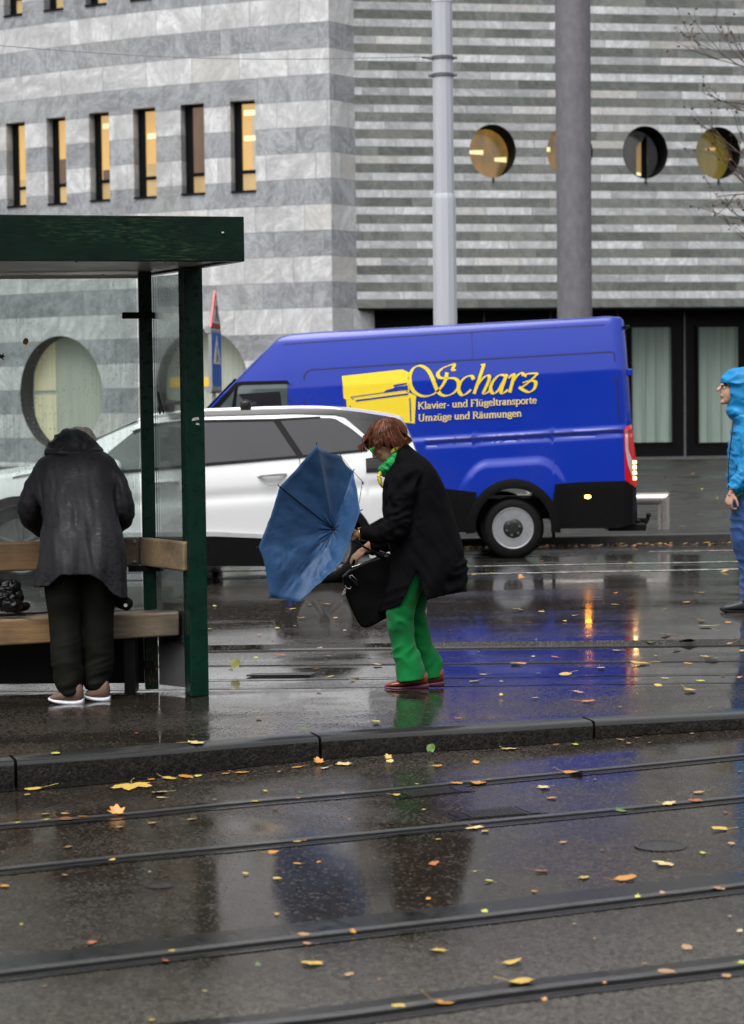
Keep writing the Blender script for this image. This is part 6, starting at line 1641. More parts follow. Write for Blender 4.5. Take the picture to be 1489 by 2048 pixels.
def fold_coat(p, n):
    u, v = proj(p)
    q = Vector((p.x + p.z * 0.55, p.y, p.z))
    d = 0.015 * noise.noise(Vector((q.x * 9, q.y * 6, q.z * 2.6))) + 0.008 * noise.noise(Vector((q.x * 22, q.y * 12, q.z * 8)))
    d += 0.010 * smoothstep(1080, 1180, v) * math.sin((u + 0.35 * v) * 0.085)
    near = smoothstep(WY - .14, WY - .2, p.y)
    el = math.exp(-((u - 790) / 34) ** 2 - ((v - 1045) / 42) ** 2) * near
    d += 0.020 * el * (ridged(Vector((p.x + p.z * .9, 0, p.z - p.x * .4)), 13, 1, 22))
    sh = math.exp(-((u - 815) / 30) ** 2 - ((v - 965) / 36) ** 2)
    d += 0.017 * sh * ridged(Vector((p.x - p.z * .5, p.y * .4, p.z)), 16, 4, 9)
    d -= 0.012 * math.exp(-((u - (838 - (v - 960) * 0.12)) / 5) ** 2) * smoothstep(950, 975, v) * smoothstep(1060, 1020, v) * near
    lw = smoothstep(1090, 1130, v) * smoothstep(880, 910, u)
    d += 0.016 * lw * ridged(Vector((p.x - p.z * 1.4, 0, p.z)), 9, 1, 14)
    d += 0.008 * smoothstep(1150, 1190, v) * smoothstep(870, 850, u) * ridged(Vector((p.x * 1 - p.z * 2.0, 0, 0)), 9, 1, 1)
    return d
ct = sculpt(mb, 'coat', M['coat_black'], WOM, 0.0075, 5, fold=fold_coat, cut=coat_cut, thick=0.007)
# turned-up collar
mb = MB()
mb.loft([ring((a, b), (c, d), WY, ry, 30) for a, b, c, d, ry in ((776, 948, 836, 908, .115), (781, 932, 832, 897, .112), (787, 918, 821, 882, .098), (791, 909, 815, 876, .090))], True, False)
sculpt(mb, 'collar', M['coat_black'], WOM, 0.006, 3, fold=lambda p, n: 0.004 * ridged(p, 14, 10, 18), cut=lambda c, n: n.dot(Vector((-0.5, 0, 0.86))) > 0.75 or (proj(c)[0] < 786 and abs(c.y - WY) < 0.075 and proj(c)[1] < 935), thick=0.009)
# trousers
mb = MB()
N0, N1 = WY - .09, WY + .09
mb.loft(rings([(795, 1090, 880, 1080, N0, .13), (784, 1150, 858, 1140, N0, .125), (775, 1205, 838, 1196, N0, .11), (773.5, 1236, 825, 1236, N0, .095), (777, 1262, 828.5, 1262, N0, .085), (784, 1295, 833, 1291, N0, .08), (789, 1325, 846, 1319, N0, .083), (792, 1350, 850, 1340, N0, .088), (793, 1363, 851, 1356, N0, .092)], 5, n=30, e=2.2))
mb.loft(rings([(800, 1090, 890, 1080, N1, .13), (800, 1150, 872, 1138, N1, .125), (798, 1200, 855, 1200, N1, .11), (800, 1236, 851, 1236, N1, .095), (808, 1262, 858, 1262, N1, .085), (815, 1295, 867, 1292, N1, .08), (826, 1320, 882, 1316, N1, .083), (836, 1343, 887, 1338, N1, .088), (842, 1358, 888, 1350, N1, .092)], 5, n=30, e=2.2))
def fold_wtr(p, n):
    u, v = proj(p)
    d = 0.006 * noise.noise(Vector((p.x * 9, p.y * 9, p.z * 3)))
    d += 0.012 * math.exp(-((v - 1240) / 30) ** 2) * ridged(Vector((p.x * .8 - p.z, 0, p.z + p.x)), 8, 1, 11)
    d += 0.010 * math.exp(-((v - 1312) / 26) ** 2) * ridged(Vector((p.x + p.z, 0, p.z - p.x * 1.2)), 6, 1, 12)
    return d
sculpt(mb, 'trousers', M['trouser_green'], WOM, 0.006, 4, fold=fold_wtr)
S0, S1_ = WY - .085, WY + .06
shoe(WOM, [(856, 1346, 856, 1368, S0, .028), (848, 1342, 849, 1370, S0, .041), (825, 1350, 825, 1371, S0, .045), (800, 1359, 800, 1373, S0, .047), (782, 1363, 782, 1374, S0, .042), (771, 1368, 771, 1374, S0, .022)],
     [(857.5, 1365, 857.5, 1378, S0, .030), (838, 1367, 838, 1378.5, S0, .044), (818, 1370, 818, 1377, S0, .044), (795, 1372, 795, 1378, S0, .049), (769, 1371.5, 769.5, 1377, S0, .026)], M['shoe_brown'], M['sole_purple'])
shoe(WOM, [(888, 1340, 888, 1362, S1_, .028), (880, 1337, 881, 1365, S1_, .041), (860, 1346, 860, 1366, S1_, .045), (836, 1355, 836, 1368, S1_, .047), (815, 1359, 815, 1369, S1_, .040)],
     [(889.5, 1360, 889.5, 1373, S1_, .030), (870, 1362, 870, 1373.5, S1_, .044), (850, 1365, 850, 1372, S1_, .044), (815, 1367, 815, 1373, S1_, .046)], M['shoe_brown'], M['sole_purple'])
m = MB(); bc = P(719, 1068, WY - .166); ax = Vector((1, 0.05, 0.1)).normalized()
a_ = ax.orthogonal().normalized(); b_ = ax.cross(a_)
for dx, rr_ in ((0.0, 0.0325), (0.009, 0.0335)): m.tube([bc + ax * dx + (a_ * math.cos(2 * PI * j / 20) + b_ * math.sin(2 * PI * j / 20)) * rr_ for j in range(21)], 0.0042, 8, caps=False)
m.build('bracelet', M['gold'], WOM, smooth=60)

# ============ the blown-out umbrella
UM = thing('umbrella', P(668, 1059, 11.24), 'blue umbrella blown inside out by the wind in front of the white car', 'umbrella')
hub = P(668, 1059, 11.25)
rim = [P(*q) for q in ((634, 890, 11.06), (560, 973, 10.98), (518, 1094, 10.93), (540, 1195, 10.92), (598, 1206, 10.97), (683, 1124, 11.06), (721, 1022, 11.16), (707, 943, 11.36), (682, 911, 11.30))]
m = MB(); nr = len(rim); NT, NRr = 12, 18
def fabric(i, t, r_):
    a, b = rim[i], rim[(i + 1) % nr]; e = a.lerp(b, t); ctr = hub
    sc = 1 - 0.022 * math.sin(PI * t)
    q = ctr + (e - ctr) * r_ * sc
    nn = (a - ctr).cross(b - ctr); nn = nn.normalized() if nn.length > 1e-6 else Vector((0, -1, 0))
    if nn.y > 0: nn = -nn
    w = math.sin(PI * t) * r_
    sag = (-0.030, -0.018, -0.022, -0.05, -0.045, -0.03, -0.03, -0.02, -0.04)[i] * w * math.sin(PI * min(1, r_ * 0.9))
    wr = 0.017 * w * noise.noise(Vector((q.x * 9 + i * 3, q.z * 9 + q.x * 5, i * 7.0))) + 0.012 * w * ridged(Vector((q.x * .8 + q.z, 0, q.z - q.x)), 13, 1, 4) + 0.006 * w * ridged(Vector((q.x - q.z, 0, q.z + q.x)), 26, 1, 7)
    pk = 0.005 * math.exp(-((r_ - 0.10) / 0.10) ** 2) * math.sin(2 * PI * t * 2 + i)
    if i in (2, 3, 4): wr *= 2.0
    if i == 2: wr += 0.02 * w * ridged(Vector((q.x * .6 + q.z * .8, 0, 0)), 9, 1, 1)
    edge = 1 - 0.65 * smoothstep(0.75, 1.0, r_)
    return q + nn * (sag + wr * edge + pk) - Vector((0, 0.02, 0)) * math.sin(PI * r_) * 0.5
for i in range(nr):
    rows = [[fabric(i, k / NT, max(0.012, j / NRr)) for k in range(NT + 1)] for j in range(NRr + 1)]
    m.loft(rows, False, False, closed=False)
cn = m.build('canopy', M['umb_blue'], UM, smooth=75, merge=0.0008)
so = cn.modifiers.new('t', 'SOLIDIFY'); so.thickness = 0.0015
for i in range(nr):
    m = MB(); path = [fabric(i, 0, max(0.02, j / 10)) + Vector((0, -0.0025 if i == 1 else 0.014, 0)) for j in range(11)]
    d = (path[-1] - path[-2]).normalized(); path.append(path[-1] + d * 0.012)
    m.tube(path, 0.0022, 6); rb_ = m.build('rib', M['wire'], UM, smooth=60)
    m = MB(); m.ball(path[-1], 0.004, n=8, m=6); m.build('rib_tip', M['wire'], rb_, smooth=60)
for tab in ([(682, 911, 11.30, .0016), (700, 935, 11.33, .0016), (725, 963, 11.42, .0022), (722, 985, 11.36, .002), (719, 1006, 11.3, .0016)], [(725, 963, 11.42, .0045), (727, 968, 11.41, .0045)], [(683, 1124, 11.06, .003), (690, 1128, 11.06, .003), (688, 1120, 11.08, .003)]):
    p, r = ppath(tab, 1); m = MB(); m.tube(p, r, 6); m.build('stretcher', M['wire'], UM, smooth=60)
ue = P(772, 1119, WY - .02)
m = MB(); m.tube([hub - (ue - hub).normalized() * 0.02, ue], [0.0055, 0.0062], 10); m.build('shaft', M['wire'], UM, smooth=60)
m = MB(); m.tube([hub.lerp(ue, 0.72), hub.lerp(ue, 0.75), ue], [0.007, 0.011, 0.012], 12); m.build('handle', M['bag_black'], UM, smooth=60)
m = MB(); m.ball(hub + Vector((0, -0.008, 0)), (0.010, 0.008, 0.010)); m.build('hub', M['bag_black'], UM, smooth=60)

# ============ briefcase
BY = WY + .06
BR_ = thing('briefcase', P(735, 1190, BY), 'black soft briefcase with silver strap buckle hanging from the stooping person', 'bag')
bp = [(684, 1152), (690, 1146), (700, 1138), (770, 1108), (780, 1107), (786, 1120), (784, 1225), (776, 1235), (740, 1253), (731, 1255), (722, 1251), (714, 1241), (692, 1190)]
m = MB()
c0_ = [P(u, v, BY) for u, v in bp]; ctr = sum(c0_, Vector()) / len(c0_)
rg = []
for sc_, dy in ((0.93, -.058), (0.985, -.05), (1.0, -.035), (1.0, .035), (0.985, .05), (0.93, .058)):
    rg.append([ctr + (q - ctr) * sc_ + Vector((0, dy, 0)) for q in c0_])
m.loft(rg); sculpt(m, 'body', M['bag_black'], BR_, 0.006, 3, fold=lambda p, n: 0.006 * noise.noise(Vector((p.x * 9, p.y * 9, p.z * 9))))
def px_tube(pts, Y, r, name, mat, par, n=8, closed=False, flat=1.0):
    q = [P(u, v, Y) for u, v in pts]
    if closed: q.append(q[0]); 
    m = MB(); m.tube(q, r, n, flat=flat); return m.build(name, M[mat], par, smooth=60)
px_tube([(686, 1156), (702, 1143), (735, 1127), (776, 1112)], BY - .052, 0.006, 'zip_piping', 'bag_gloss', BR_)
px_tube([(703, 1139), (708, 1124), (722, 1110), (742, 1104), (758, 1107), (768, 1112)], BY, 0.010, 'handle', 'bag_black', BR_, flat=1.0)
px_tube([(699, 1153), (704, 1150), (715, 1160), (711, 1165)], BY - .065, 0.0024, 'buckle', 'chrome', BR_, closed=True)
px_tube([(692, 1150), (701, 1157), (711, 1166), (716, 1172)], BY - .060, 0.009, 'strap', 'bag_gloss', BR_)
px_tube([(690, 1171), (694, 1176), (701, 1178), (703, 1173)], BY - .066, 0.003, 'clasp', 'chrome', BR_)
px_tube([(692, 1177), (688, 1184), (686, 1189), (691, 1187), (692, 1181)], BY - .066, 0.004, 'clasp', 'chrome', BR_)
px_tube([(705, 1135), (722, 1129)], BY - .03, 0.006, 'handle_ring', 'chrome', BR_)
px_tube([(760, 1101), (773, 1106)], BY - .03, 0.006, 'handle_ring', 'chrome', BR_)

# ============ person in the blue jacket at the right edge
BYY = 15.35
BLU = thing('person', (P(1490, 1225, BYY).x, BYY, 0), 'person in a bright blue hooded rain jacket and jeans walking at the right edge', 'person')
mb = MB()
hb = P(1479, 781, BYY)
mb.ball(hb, (0.098, 0.078, 0.115), n=22, m=14); mb.ball(hb + Vector((-0.095, 0, -0.060)), (0.034, 0.044, 0.045)); mb.ball(hb + Vector((-0.075, 0, -0.02)), (0.062, 0.056, 0.08))
mb.tube([hb + Vector((-0.135, 0, 0.035)), hb + Vector((-0.160, 0, 0.008)), hb + Vector((-0.150, 0, -0.002))], [0.010, 0.014, 0.014], 10)
mb.ball(hb + Vector((-0.128, 0, 0.045)), (0.016, 0.045, 0.012)); mb.ball(hb + Vector((-0.132, 0, -0.036)), (0.012, 0.024, 0.008)); mb.ball(hb + Vector((-0.128, 0, -0.05)), (0.012, 0.022, 0.009)); mb.ball(hb + Vector((-0.122, 0, -0.085)), (0.022, 0.025, 0.020))
for sy in (-1, 1): mb.ball(hb + Vector((0.0, sy * 0.08, -0.01)), (0.022, 0.012, 0.032))
mb.tube([hb + Vector((0.0, 0, -0.06)), P(1490, 830, BYY), P(1500, 860, BYY)], [0.058, 0.06, 0.08], 14)
mb.loft(rings([(1480, 850, 1545, 850, BYY, .13), (1476, 900, 1550, 900, BYY, .14), (1475, 985, 1545, 985, BYY, .14)], 3))
na = [(1508, 862, BYY - .17, .05), (1503, 915, BYY - .19, .042), (1488, 950, BYY - .2, .036), (1464, 984, BYY - .2, .027)]
p, r = ppath(na, 4); mb.tube(p, r, 12)
hand(mb, P(1464, 984, BYY - .2), (-0.28, 0, -0.96), (0.75, 0.5, -0.1), 1, 1.0, (38, 55, 40), 3, 25)
fa_ = [(1512, 862, BYY + .17, .05), (1535, 915, BYY + .2, .042), (1550, 960, BYY + .2, .036), (1545, 1000, BYY + .2, .027)]
p, r = ppath(fa_, 4); mb.tube(p, r, 12); hand(mb, p[-1], (-0.1, 0, -1), (-0.8, 0.3, 0), -1, 1.0)
for tab in ([(1500, 990, BYY - .09, .09), (1492, 1085, BYY - .09, .06), (1499, 1140, BYY - .08, .05), (1500, 1200, BYY - .08, .04)], [(1510, 990, BYY + .09, .09), (1535, 1085, BYY + .09, .06), (1575, 1150, BYY + .09, .05), (1600, 1195, BYY + .09, .04)]):
    p, r = ppath(tab, 3); mb.tube(p, r, 12)
bb = sculpt(mb, 'body', M['skin_m'], BLU, 0.0055, 2)
for sy in (-1, 1):
    m = MB(); m.ball(hb + Vector((-0.119, sy * 0.032, 0.022)), 0.0095); m.build('eye', M['eye'], bb, smooth=60)
    m = MB(); m.ball(hb + Vector((-0.1255, sy * 0.033, 0.022)), 0.0062); m.build('iris', M['decal'], bb, smooth=60)
m = MB(); m.ball(hb + Vector((-0.138, 0, -0.043)), (0.008, 0.022, 0.007)); m.build('lips', M['lips'], bb, smooth=60)
mb = MB()
mb.loft(rings([(1468, 735, 1496, 734, BYY, .05), (1450, 745, 1522, 744, BYY, .10), (1441, 760, 1537, 760, BYY, .125), (1446, 776, 1543, 782, BYY, .132), (1454, 795, 1546, 806, BYY, .132), (1456, 812, 1548, 826, BYY, .13), (1452, 822, 1550, 842, BYY, .14), (1462, 838, 1556, 858, BYY, .15)], 5, n=34))
def hood_open(c, n):
    u, v = proj(c)
    e = ((v - 783) / 30)
    return u < 1462 - 9 * e * 0.2 and 766 < v < 803 and (u < interp([(764, 1440), (770, 1451), (783, 1458), (795, 1461), (804, 1452)], v) or abs(c.y - BYY) < 0.07)
sculpt(mb, 'hood', M['blue_jacket'], BLU, 0.006, 4, fold=lambda p, n: 0.010 * ridged(Vector((p.x + p.z * .5, p.y, p.z - p.x * .3)), 9, 6, 14) - 0.006, cut=hood_open, thick=0.006)
mb = MB()
mb.loft(rings([(1461, 822, 1548, 842, BYY, .12), (1467, 842, 1558, 850, BYY, .19), (1463, 870, 1568, 870, BYY, .215), (1459, 900, 1570, 900, BYY, .215), (1456, 935, 1566, 935, BYY, .205), (1457, 965, 1562, 965, BYY, .205), (1459, 992, 1560, 992, BYY, .205)], 5, n=40, e=2.2))
p, r = ppath([(1510, 858, BYY - .13, .085), (1508, 890, BYY - .17, .085), (1502, 925, BYY - .19, .076), (1487, 955, BYY - .20, .064), (1472, 972, BYY - .20, .056), (1464, 980, BYY - .20, .052)], 4); mb.tube(p, r, 20)
p, r = ppath([(1515, 860, BYY + .13, .085), (1535, 915, BYY + .19, .076), (1550, 960, BYY + .2, .06), (1546, 992, BYY + .2, .05)], 4); mb.tube(p, r, 20)
def fold_blue(p, n):
    return 0.013 * ridged(Vector((p.x + p.z * .7, p.y * .5, p.z - p.x * .5)), 7, 5, 12) - 0.006 + 0.006 * noise.noise(p * 14) + 0.005 * ridged(Vector((p.x - p.z * .5, p.y * .6, p.z + p.x * .8)), 17, 9, 24)
sculpt(mb, 'jacket', M['blue_jacket'], BLU, 0.0075, 4, fold=fold_blue, thick=0)
mb = MB()
mb.loft(rings([(1463, 970, 1550, 970, BYY - .07, .12), (1461, 1014, 1545, 1014, BYY - .08, .115), (1460, 1055, 1532, 1055, BYY - .09, .105), (1461, 1083, 1522, 1083, BYY - .09, .095), (1469, 1105, 1520, 1105, BYY - .085, .085), (1477, 1130, 1522, 1130, BYY - .08, .08), (1480, 1165, 1520, 1165, BYY - .08, .075), (1481, 1190, 1520, 1190, BYY - .08, .078), (1483, 1203, 1518, 1203, BYY - .08, .075)], 5, n=28))
p, r = ppath([(1510, 970, BYY + .07, .13), (1520, 1030, BYY + .09, .12), (1538, 1085, BYY + .09, .10), (1568, 1140, BYY + .09, .085), (1594, 1185, BYY + .09, .08)], 5); mb.tube(p, r, 22)
sculpt(mb, 'jeans', M['jeans'], BLU, 0.007, 4, fold=lambda p, n: 0.010 * ridged(Vector((p.x - p.z * .6, p.y, p.z + p.x * .6)), 8, 6, 13) - 0.005)
def bshoe(du, dv, Y):
    rw = [(1442, 1214, 1442, 1220, Y, .022), (1450, 1209, 1450, 1221, Y, .042), (1465, 1205, 1465, 1221, Y, .048), (1482, 1199, 1482, 1221, Y, .046), (1500, 1192, 1500, 1221, Y, .043), (1514, 1194, 1514, 1220, Y, .035), (1518, 1200, 1518, 1217, Y, .02)]
    sl = [(1441, 1216, 1441, 1221, Y, .026), (1455, 1218.5, 1455, 1225.5, Y, .048), (1480, 1219, 1480, 1226, Y, .048), (1505, 1218, 1505, 1226, Y, .044), (1519, 1215, 1519, 1225, Y, .028)]
    sh = lambda t: [(a + du, b + dv, c + du, d + dv, y, w) for a, b, c, d, y, w in t]
    shoe(BLU, sh(rw), sh(sl), M['shoe_dark'], M['bag_black'])
bshoe(0, 0, BYY - .07); bshoe(105, -8, BYY + .09)
c = P(1474, 990, BYY - .235)
PH = thing('phone_case', c, 'small lime green object held in the hand of the blue jacket', 'phone')
m = MB(); m.box(P(1474, 986, BYY - .185), (0.075, 0.010, 0.055), Matrix.Rotation(R(-35), 3, 'Y')); m.build('case', M['lime'], PH, bevel=0.004)
m = MB(); m.box(P(1474, 986, BYY - .1795), (0.065, 0.0015, 0.046), Matrix.Rotation(R(-35), 3, 'Y')); m.build('screen', M['decal'], PH)

# seams, pockets and zips
def seam(path, r, name, mat, par):
    p, rr = ppath([(u, v, y, r) for u, v, y in path], 4); m = MB(); m.tube(p, rr, 6); m.build(name, M[mat], par, smooth=60)
seam([(1467, 838, BYY - .06), (1464, 870, BYY - .08), (1460, 905, BYY - .08), (1457, 940, BYY - .07), (1458, 985, BYY - .07)], 0.004, 'zip', 'decal', BLU)
seam([(1474, 930, BYY - .195), (1470, 958, BYY - .19)], 0.003, 'pocket_zip', 'decal', BLU)
seam([(1449, 975, BYY - .245), (1462, 979, BYY - .258), (1477, 974, BYY - .25)], 0.003, 'cuff', 'decal', BLU)
# ------------------------------------------------------------------ fallen leaves, each its own object
LT = """391 1488 54 P m;111 1509 25 L o;263 1574 85 Y m;320 1587 45 P m;324 1597 17 P o;72 1578 33 Y o;55 1592 17 T o;302 1556 15 O o;336 1558 27 Y o;374 1551 30 O o;396 1549 15 L o;452 1542 16 O o;482 1542 26 O o;91 1642 23 L m;131 1629 15 T o;170 1636 27 O m;235 1631 37 O s;35 1647 12 L o;128 1640 37 B o;90 1630 17 T o;304 1648 22 T o;382 1641 20 T o;386 1472 9 Y o;274 1468 10 B o;239 1656 15 T o;137 1696 18 T o;607 1460 27 G m;638 1382 16 Y m;752 1444 22 L o;915 1438 17 O m;518 1436 15 T o;638 1528 25 O s;596 1536 20 O o;651 1538 20 W o;688 1531 42 P m;777 1516 20 Y s;780 1525 20 P o;861 1500 17 G u;874 1534 22 O o;952 1527 24 O m;532 1584 10 Y o;602 1587 10 G o;686 1588 10 T o;512 1605 24 Y m;596 1598 10 O o;550 1619 13 B o;915 1569 27 O m;958 1568 37 O o;849 1621 10 T o;795 1592 20 Y o;948 1658 40 P m;970 1665 20 Y o;877 1681 13 Y o;596 1685 17 Y o;611 1683 10 B o;545 1707 22 O o;1017 1498 42 P m;1112 1488 17 B o;1151 1491 23 L m;1241 1481 18 T m;1258 1488 13 T o;1142 1548 36 O c;1090 1577 40 P m;1102 1598 20 O o;1337 1610 46 P m;1390 1603 34 R o;1246 1625 21 G c;1126 1687 17 T o;1444 1660 32 Y o;1464 1690 17 T o;1407 1708 22 L m;1452 1626 13 B o;1399 1586 20 T o;1174 1404 27 O o;1072 1397 15 Y o;1003 1393 10 Y s;1158 1386 22 T o;1317 1373 20 Y o;1379 1381 30 Y o;8 1774 20 O o;225 1722 15 Y o;346 1904 20 Y m;331 1924 20 R o;186 1887 22 R o;304 2043 15 Y o;492 1750 15 Y o;43 1853 8 Y s;624 1929 52 Y m;878 1904 42 Y m;698 1952 20 T o;516 1935 12 G s;607 1872 27 T o;706 1872 15 O s;617 1890 18 T o;597 1730 17 O o;639 1726 10 O o;555 1760 22 Y o;554 1830 12 Y o;869 1729 27 R o;857 1803 13 O s;979 1764 22 L m;970 1826 18 L o;802 2015 27 Y o;886 2009 37 O c;1022 1929 36 Y c;1040 1968 52 Y c;1328 1730 50 P m;1248 1760 42 O o;1166 1758 25 Y o;1080 1744 27 R o;1070 1785 13 O o;1276 1799 13 L s;1324 1791 14 T s;1439 1780 27 T c;1374 1899 27 T o;1335 1946 33 T o;1454 1955 22 T o;1483 1928 30 L m;1210 1970 9 O s;1090 2007 12 O s;555 1288 22 L c;470 1347 19 L u;660 1284 10 T s;753 1288 24 Y m;775 1284 14 O o;417 1259 16 O o;415 1316 9 O o;603 1237 16 Y o;653 1209 16 Y o;670 1237 11 O o;585 1219 12 P o;555 1257 13 L o;712 1355 14 O o;705 1362 14 Y o;756 1331 22 P o;635 1339 11 O o;463 1332 9 T s;659 1355 15 L o;518 1270 10 O o;657 1313 11 O o;1038 1220 32 P m;1083 1224 15 Y o;1229 1210 17 Y m;1333 1270 30 O m;1414 1253 24 L o;1375 1284 42 O c;1054 1286 22 W c;1355 1299 22 Y m;1235 1302 16 P o;1410 1314 21 Y m;1425 1318 36 G o;1377 1328 21 O m;1041 1329 20 O c;1283 1328 38 Y o;1202 1337 20 P o;1132 1349 26 Y o;1331 1358 18 P m;1403 1186 11 Y o;986 1148 12 L o;1045 1156 15 O o;1261 1126 10 Y o;1465 1140 8 O o;1402 1242 18 Y o;957 1304 8 B o;1067 1314 8 W o;1178 1273 14 T m;1030 1329 24 P o;1372 1206 16 O o;1457 1246 14 O o;1248 1286 16 T m;1300 1286 26 L o;1461 1288 14 T o;1313 1313 11 T o;1484 1303 14 Y o;1077 1348 9 Y o;1112 1316 16 R o;1196 1196 12 T o;1232 1187 10 O o;1150 1232 10 P o;1375 1205 14 T o;1330 1220 8 O o;1240 1415 9 T o;968 1350 14 Y o;950 1364 20 P o;1003 1364 10 L o;1400 1363 18 L o;1463 1318 12 T o;1420 1416 8 T o;1275 1466 10 T o;900 1262 8 P o;1094 1288 10 T o;1058 1246 8 O o;1130 1243 8 Y o;1445 1352 10 T o;1480 1356 14 O o;620 1210 9 T o;690 1262 10 T o;590 1253 9 P o;492 1296 9 T o;560 1311 18 R o;640 1297 12 T o;512 1317 14 L o;575 1327 12 Y o;740 1312 9 O o;430 1213 9 L o;448 1300 9 T o;466 1380 10 Y o;1190 1561 8 T o;835 1570 8 T o;1205 1702 8 T o;1480 1545 10 T o;430 1601 8 T o;700 1640 7 T o;300 1746 8 T o;130 1753 14 T o;950 1745 8 P o;760 1962 7 T o;1190 1880 8 T o;1150 1850 7 P o;1290 1930 8 T o;410 1985 8 P o;90 1975 8 T o;1480 1865 16 P o;1460 1835 9 P o;560 1545 9 T o;510 1543 8 B o;745 1517 10 T o;1300 1487 9 T o;1385 1465 8 T o;720 1487 0 T o"""
LEAFGEO = {}
def leaf_mesh(kind, var):
    key = (kind, var)
    if key in LEAFGEO: return LEAFGEO[key]
    rl = random.Random(var * 13 + {'m': 1, 'o': 2, 'c': 3, 's': 4, 'u': 5}[kind] * 101)
    if kind in 'ms':
        prof = [(0, .12), (16, .42), (30, .36), (44, .56), (54, .52), (66, .42), (78, .46), (90, .64), (102, .46), (114, .42), (126, .52), (136, .56), (150, .36), (164, .42), (180, .12)]
        if kind == 's': prof = [(a, r * rl.uniform(.75, 1.1)) for a, r in prof]
    else:
        prof = [(a, .10 + .40 * (1 if kind == 'c' else rl.uniform(.85, 1.1)) * abs(math.sin(R(a))) ** 1.5 + (.0 if a % 180 else 0)) for a in range(0, 181, 15)]
    out = []
    for a, r in prof:
        r *= rl.uniform(.86, 1.1)
        x, y = r * math.cos(R(a)) * (0.8 if kind == 'o' or kind == 'c' else 1.0), r * math.sin(R(a))
        out.append((x, y))
    pts = [(0, 0.0)] + out
    me = bpy.data.meshes.new('leaf'); bm = bmesh.new()
    ctr = bm.verts.new((0, 0.08, 0)); o = [bm.verts.new((x, y, 0)) for x, y in out]
    mid = [bm.verts.new((x * .55, .08 + (y - .08) * .55, 0)) for x, y in out]
    for i in range(len(o) - 1):
        bm.faces.new((ctr, mid[i], mid[i + 1])); bm.faces.new((mid[i], o[i], o[i + 1], mid[i + 1]))
    st = [Vector((0, 0.06, 0)), Vector((rl.uniform(-.05, .05), -.10, .01)), Vector((rl.uniform(-.12, .12), -.26 - .22 * (var == 2), rl.uniform(.0, .05)))]
    for a, b in zip(st, st[1:]):
        w = Vector((.006, 0, 0)); h = Vector((0, 0, .009))
        v = [bm.verts.new(p) for p in (a - w, a + w, a + h, b - w, b + w, b + h)]
        for f in ((0, 1, 4, 3), (1, 2, 5, 4), (2, 0, 3, 5)): bm.faces.new([v[i] for i in f])
    cy = sum(v.co.y for v in bm.verts) / len(bm.verts)
    k = {'m': .06, 'o': .10, 'c': .22, 's': .25, 'u': .2}[kind]
    for v in bm.verts:
        v.co.y -= 0.2
        d2 = v.co.x ** 2 + v.co.y ** 2
        v.co.z += k * d2 * 1.3 + 0.05 * noise.noise(Vector((v.co.x * 4 + var * 9, v.co.y * 4, 3))) * (1 if kind != 'o' else .6)
        if kind in 'cs': v.co.z += 0.08 * v.co.x * (1 if var % 2 else -1) + .03 + .10 * max(0, v.co.y)
    if kind == 'u': bmesh.ops.rotate(bm, verts=bm.verts, cent=(0, 0, 0), matrix=Matrix.Rotation(R(-20), 3, 'Z') @ Matrix.Rotation(R(68), 3, 'X'))
    if kind == 's':
        bmesh.ops.rotate(bm, verts=bm.verts, cent=(0, 0, 0), matrix=Matrix.Rotation(R(35), 3, 'X'))
    mz = min(v.co.z for v in bm.verts)
    mxw = max(max(x for x, y in out) - min(x for x, y in out), max(y for x, y in out) * .9)
    for v in bm.verts: v.co = Vector((v.co.x / mxw, v.co.y / mxw, (v.co.z - mz) / mxw))
    bm.to_mesh(me); bm.free(); me.materials.append(LEAF['Y'])
    for p in me.polygons: p.use_smooth = True
    LEAFGEO[key] = me
    return me
kb_px = [(0, 1583), (201, 1565), (500, 1543), (634, 1526), (836, 1513), (1000, 1499), (1191, 1482), (1489, 1457)]
rails_px = [r[0] for r in rp]
COLN = dict(Y='yellow', P='pale yellow', O='orange', T='tan', B='dark brown', G='green', L='yellow-green', W='whitish', R='reddish brown')
KIND = dict(m='lobed', o='oval', c='curled', s='upright', u='upright')
def region(u, v):
    kb = interp(kb_px, u); kt = interp(kerb_px, u)
    if v > kb - 4:
        rv = [interp(r, u) for r in rails_px]
        for i, x in enumerate(rv):
            if abs(v - x) < 9: return ('on the rail nearest the kerb', 'on the second rail', 'on the third rail', 'on the lowest rail')[i]
        if v < kb + 16: return 'in the gutter under the kerb'
        if v < rv[0]: return 'between gutter and first rail'
        if v < rv[1]: return 'between rails one and two'
        if v < rv[2]: return 'between rails two and three'
        if v < rv[3]: return 'between rail three and lowest'
        return 'below the lowest rail'
    if v > kt: return 'against the kerb face'
    if v > kt - 22: return 'on the kerb edge'
    if v > 1376: return 'on the platform asphalt'
    if v > 1286: return 'on the rear track'
    if v > 1272: return 'in the dark track step'
    return 'on the carriageway'
MARKS = [(0, 95, 'at the left edge'), (95, 240, 'below the raincoat person'), (240, 350, 'left of the green post'), (350, 470, 'below the green post'), (470, 620, 'left of the umbrella'), (620, 760, 'below the umbrella'), (760, 900, 'below the green trousers'), (900, 1050, 'beside the green trousers'), (1050, 1150, 'below the van wheel'), (1150, 1230, 'below the amber light'), (1230, 1330, 'below the van tail'), (1330, 1440, 'left of the blue jacket'), (1440, 1500, 'at the right edge')]
rl = random.Random(77); items = []
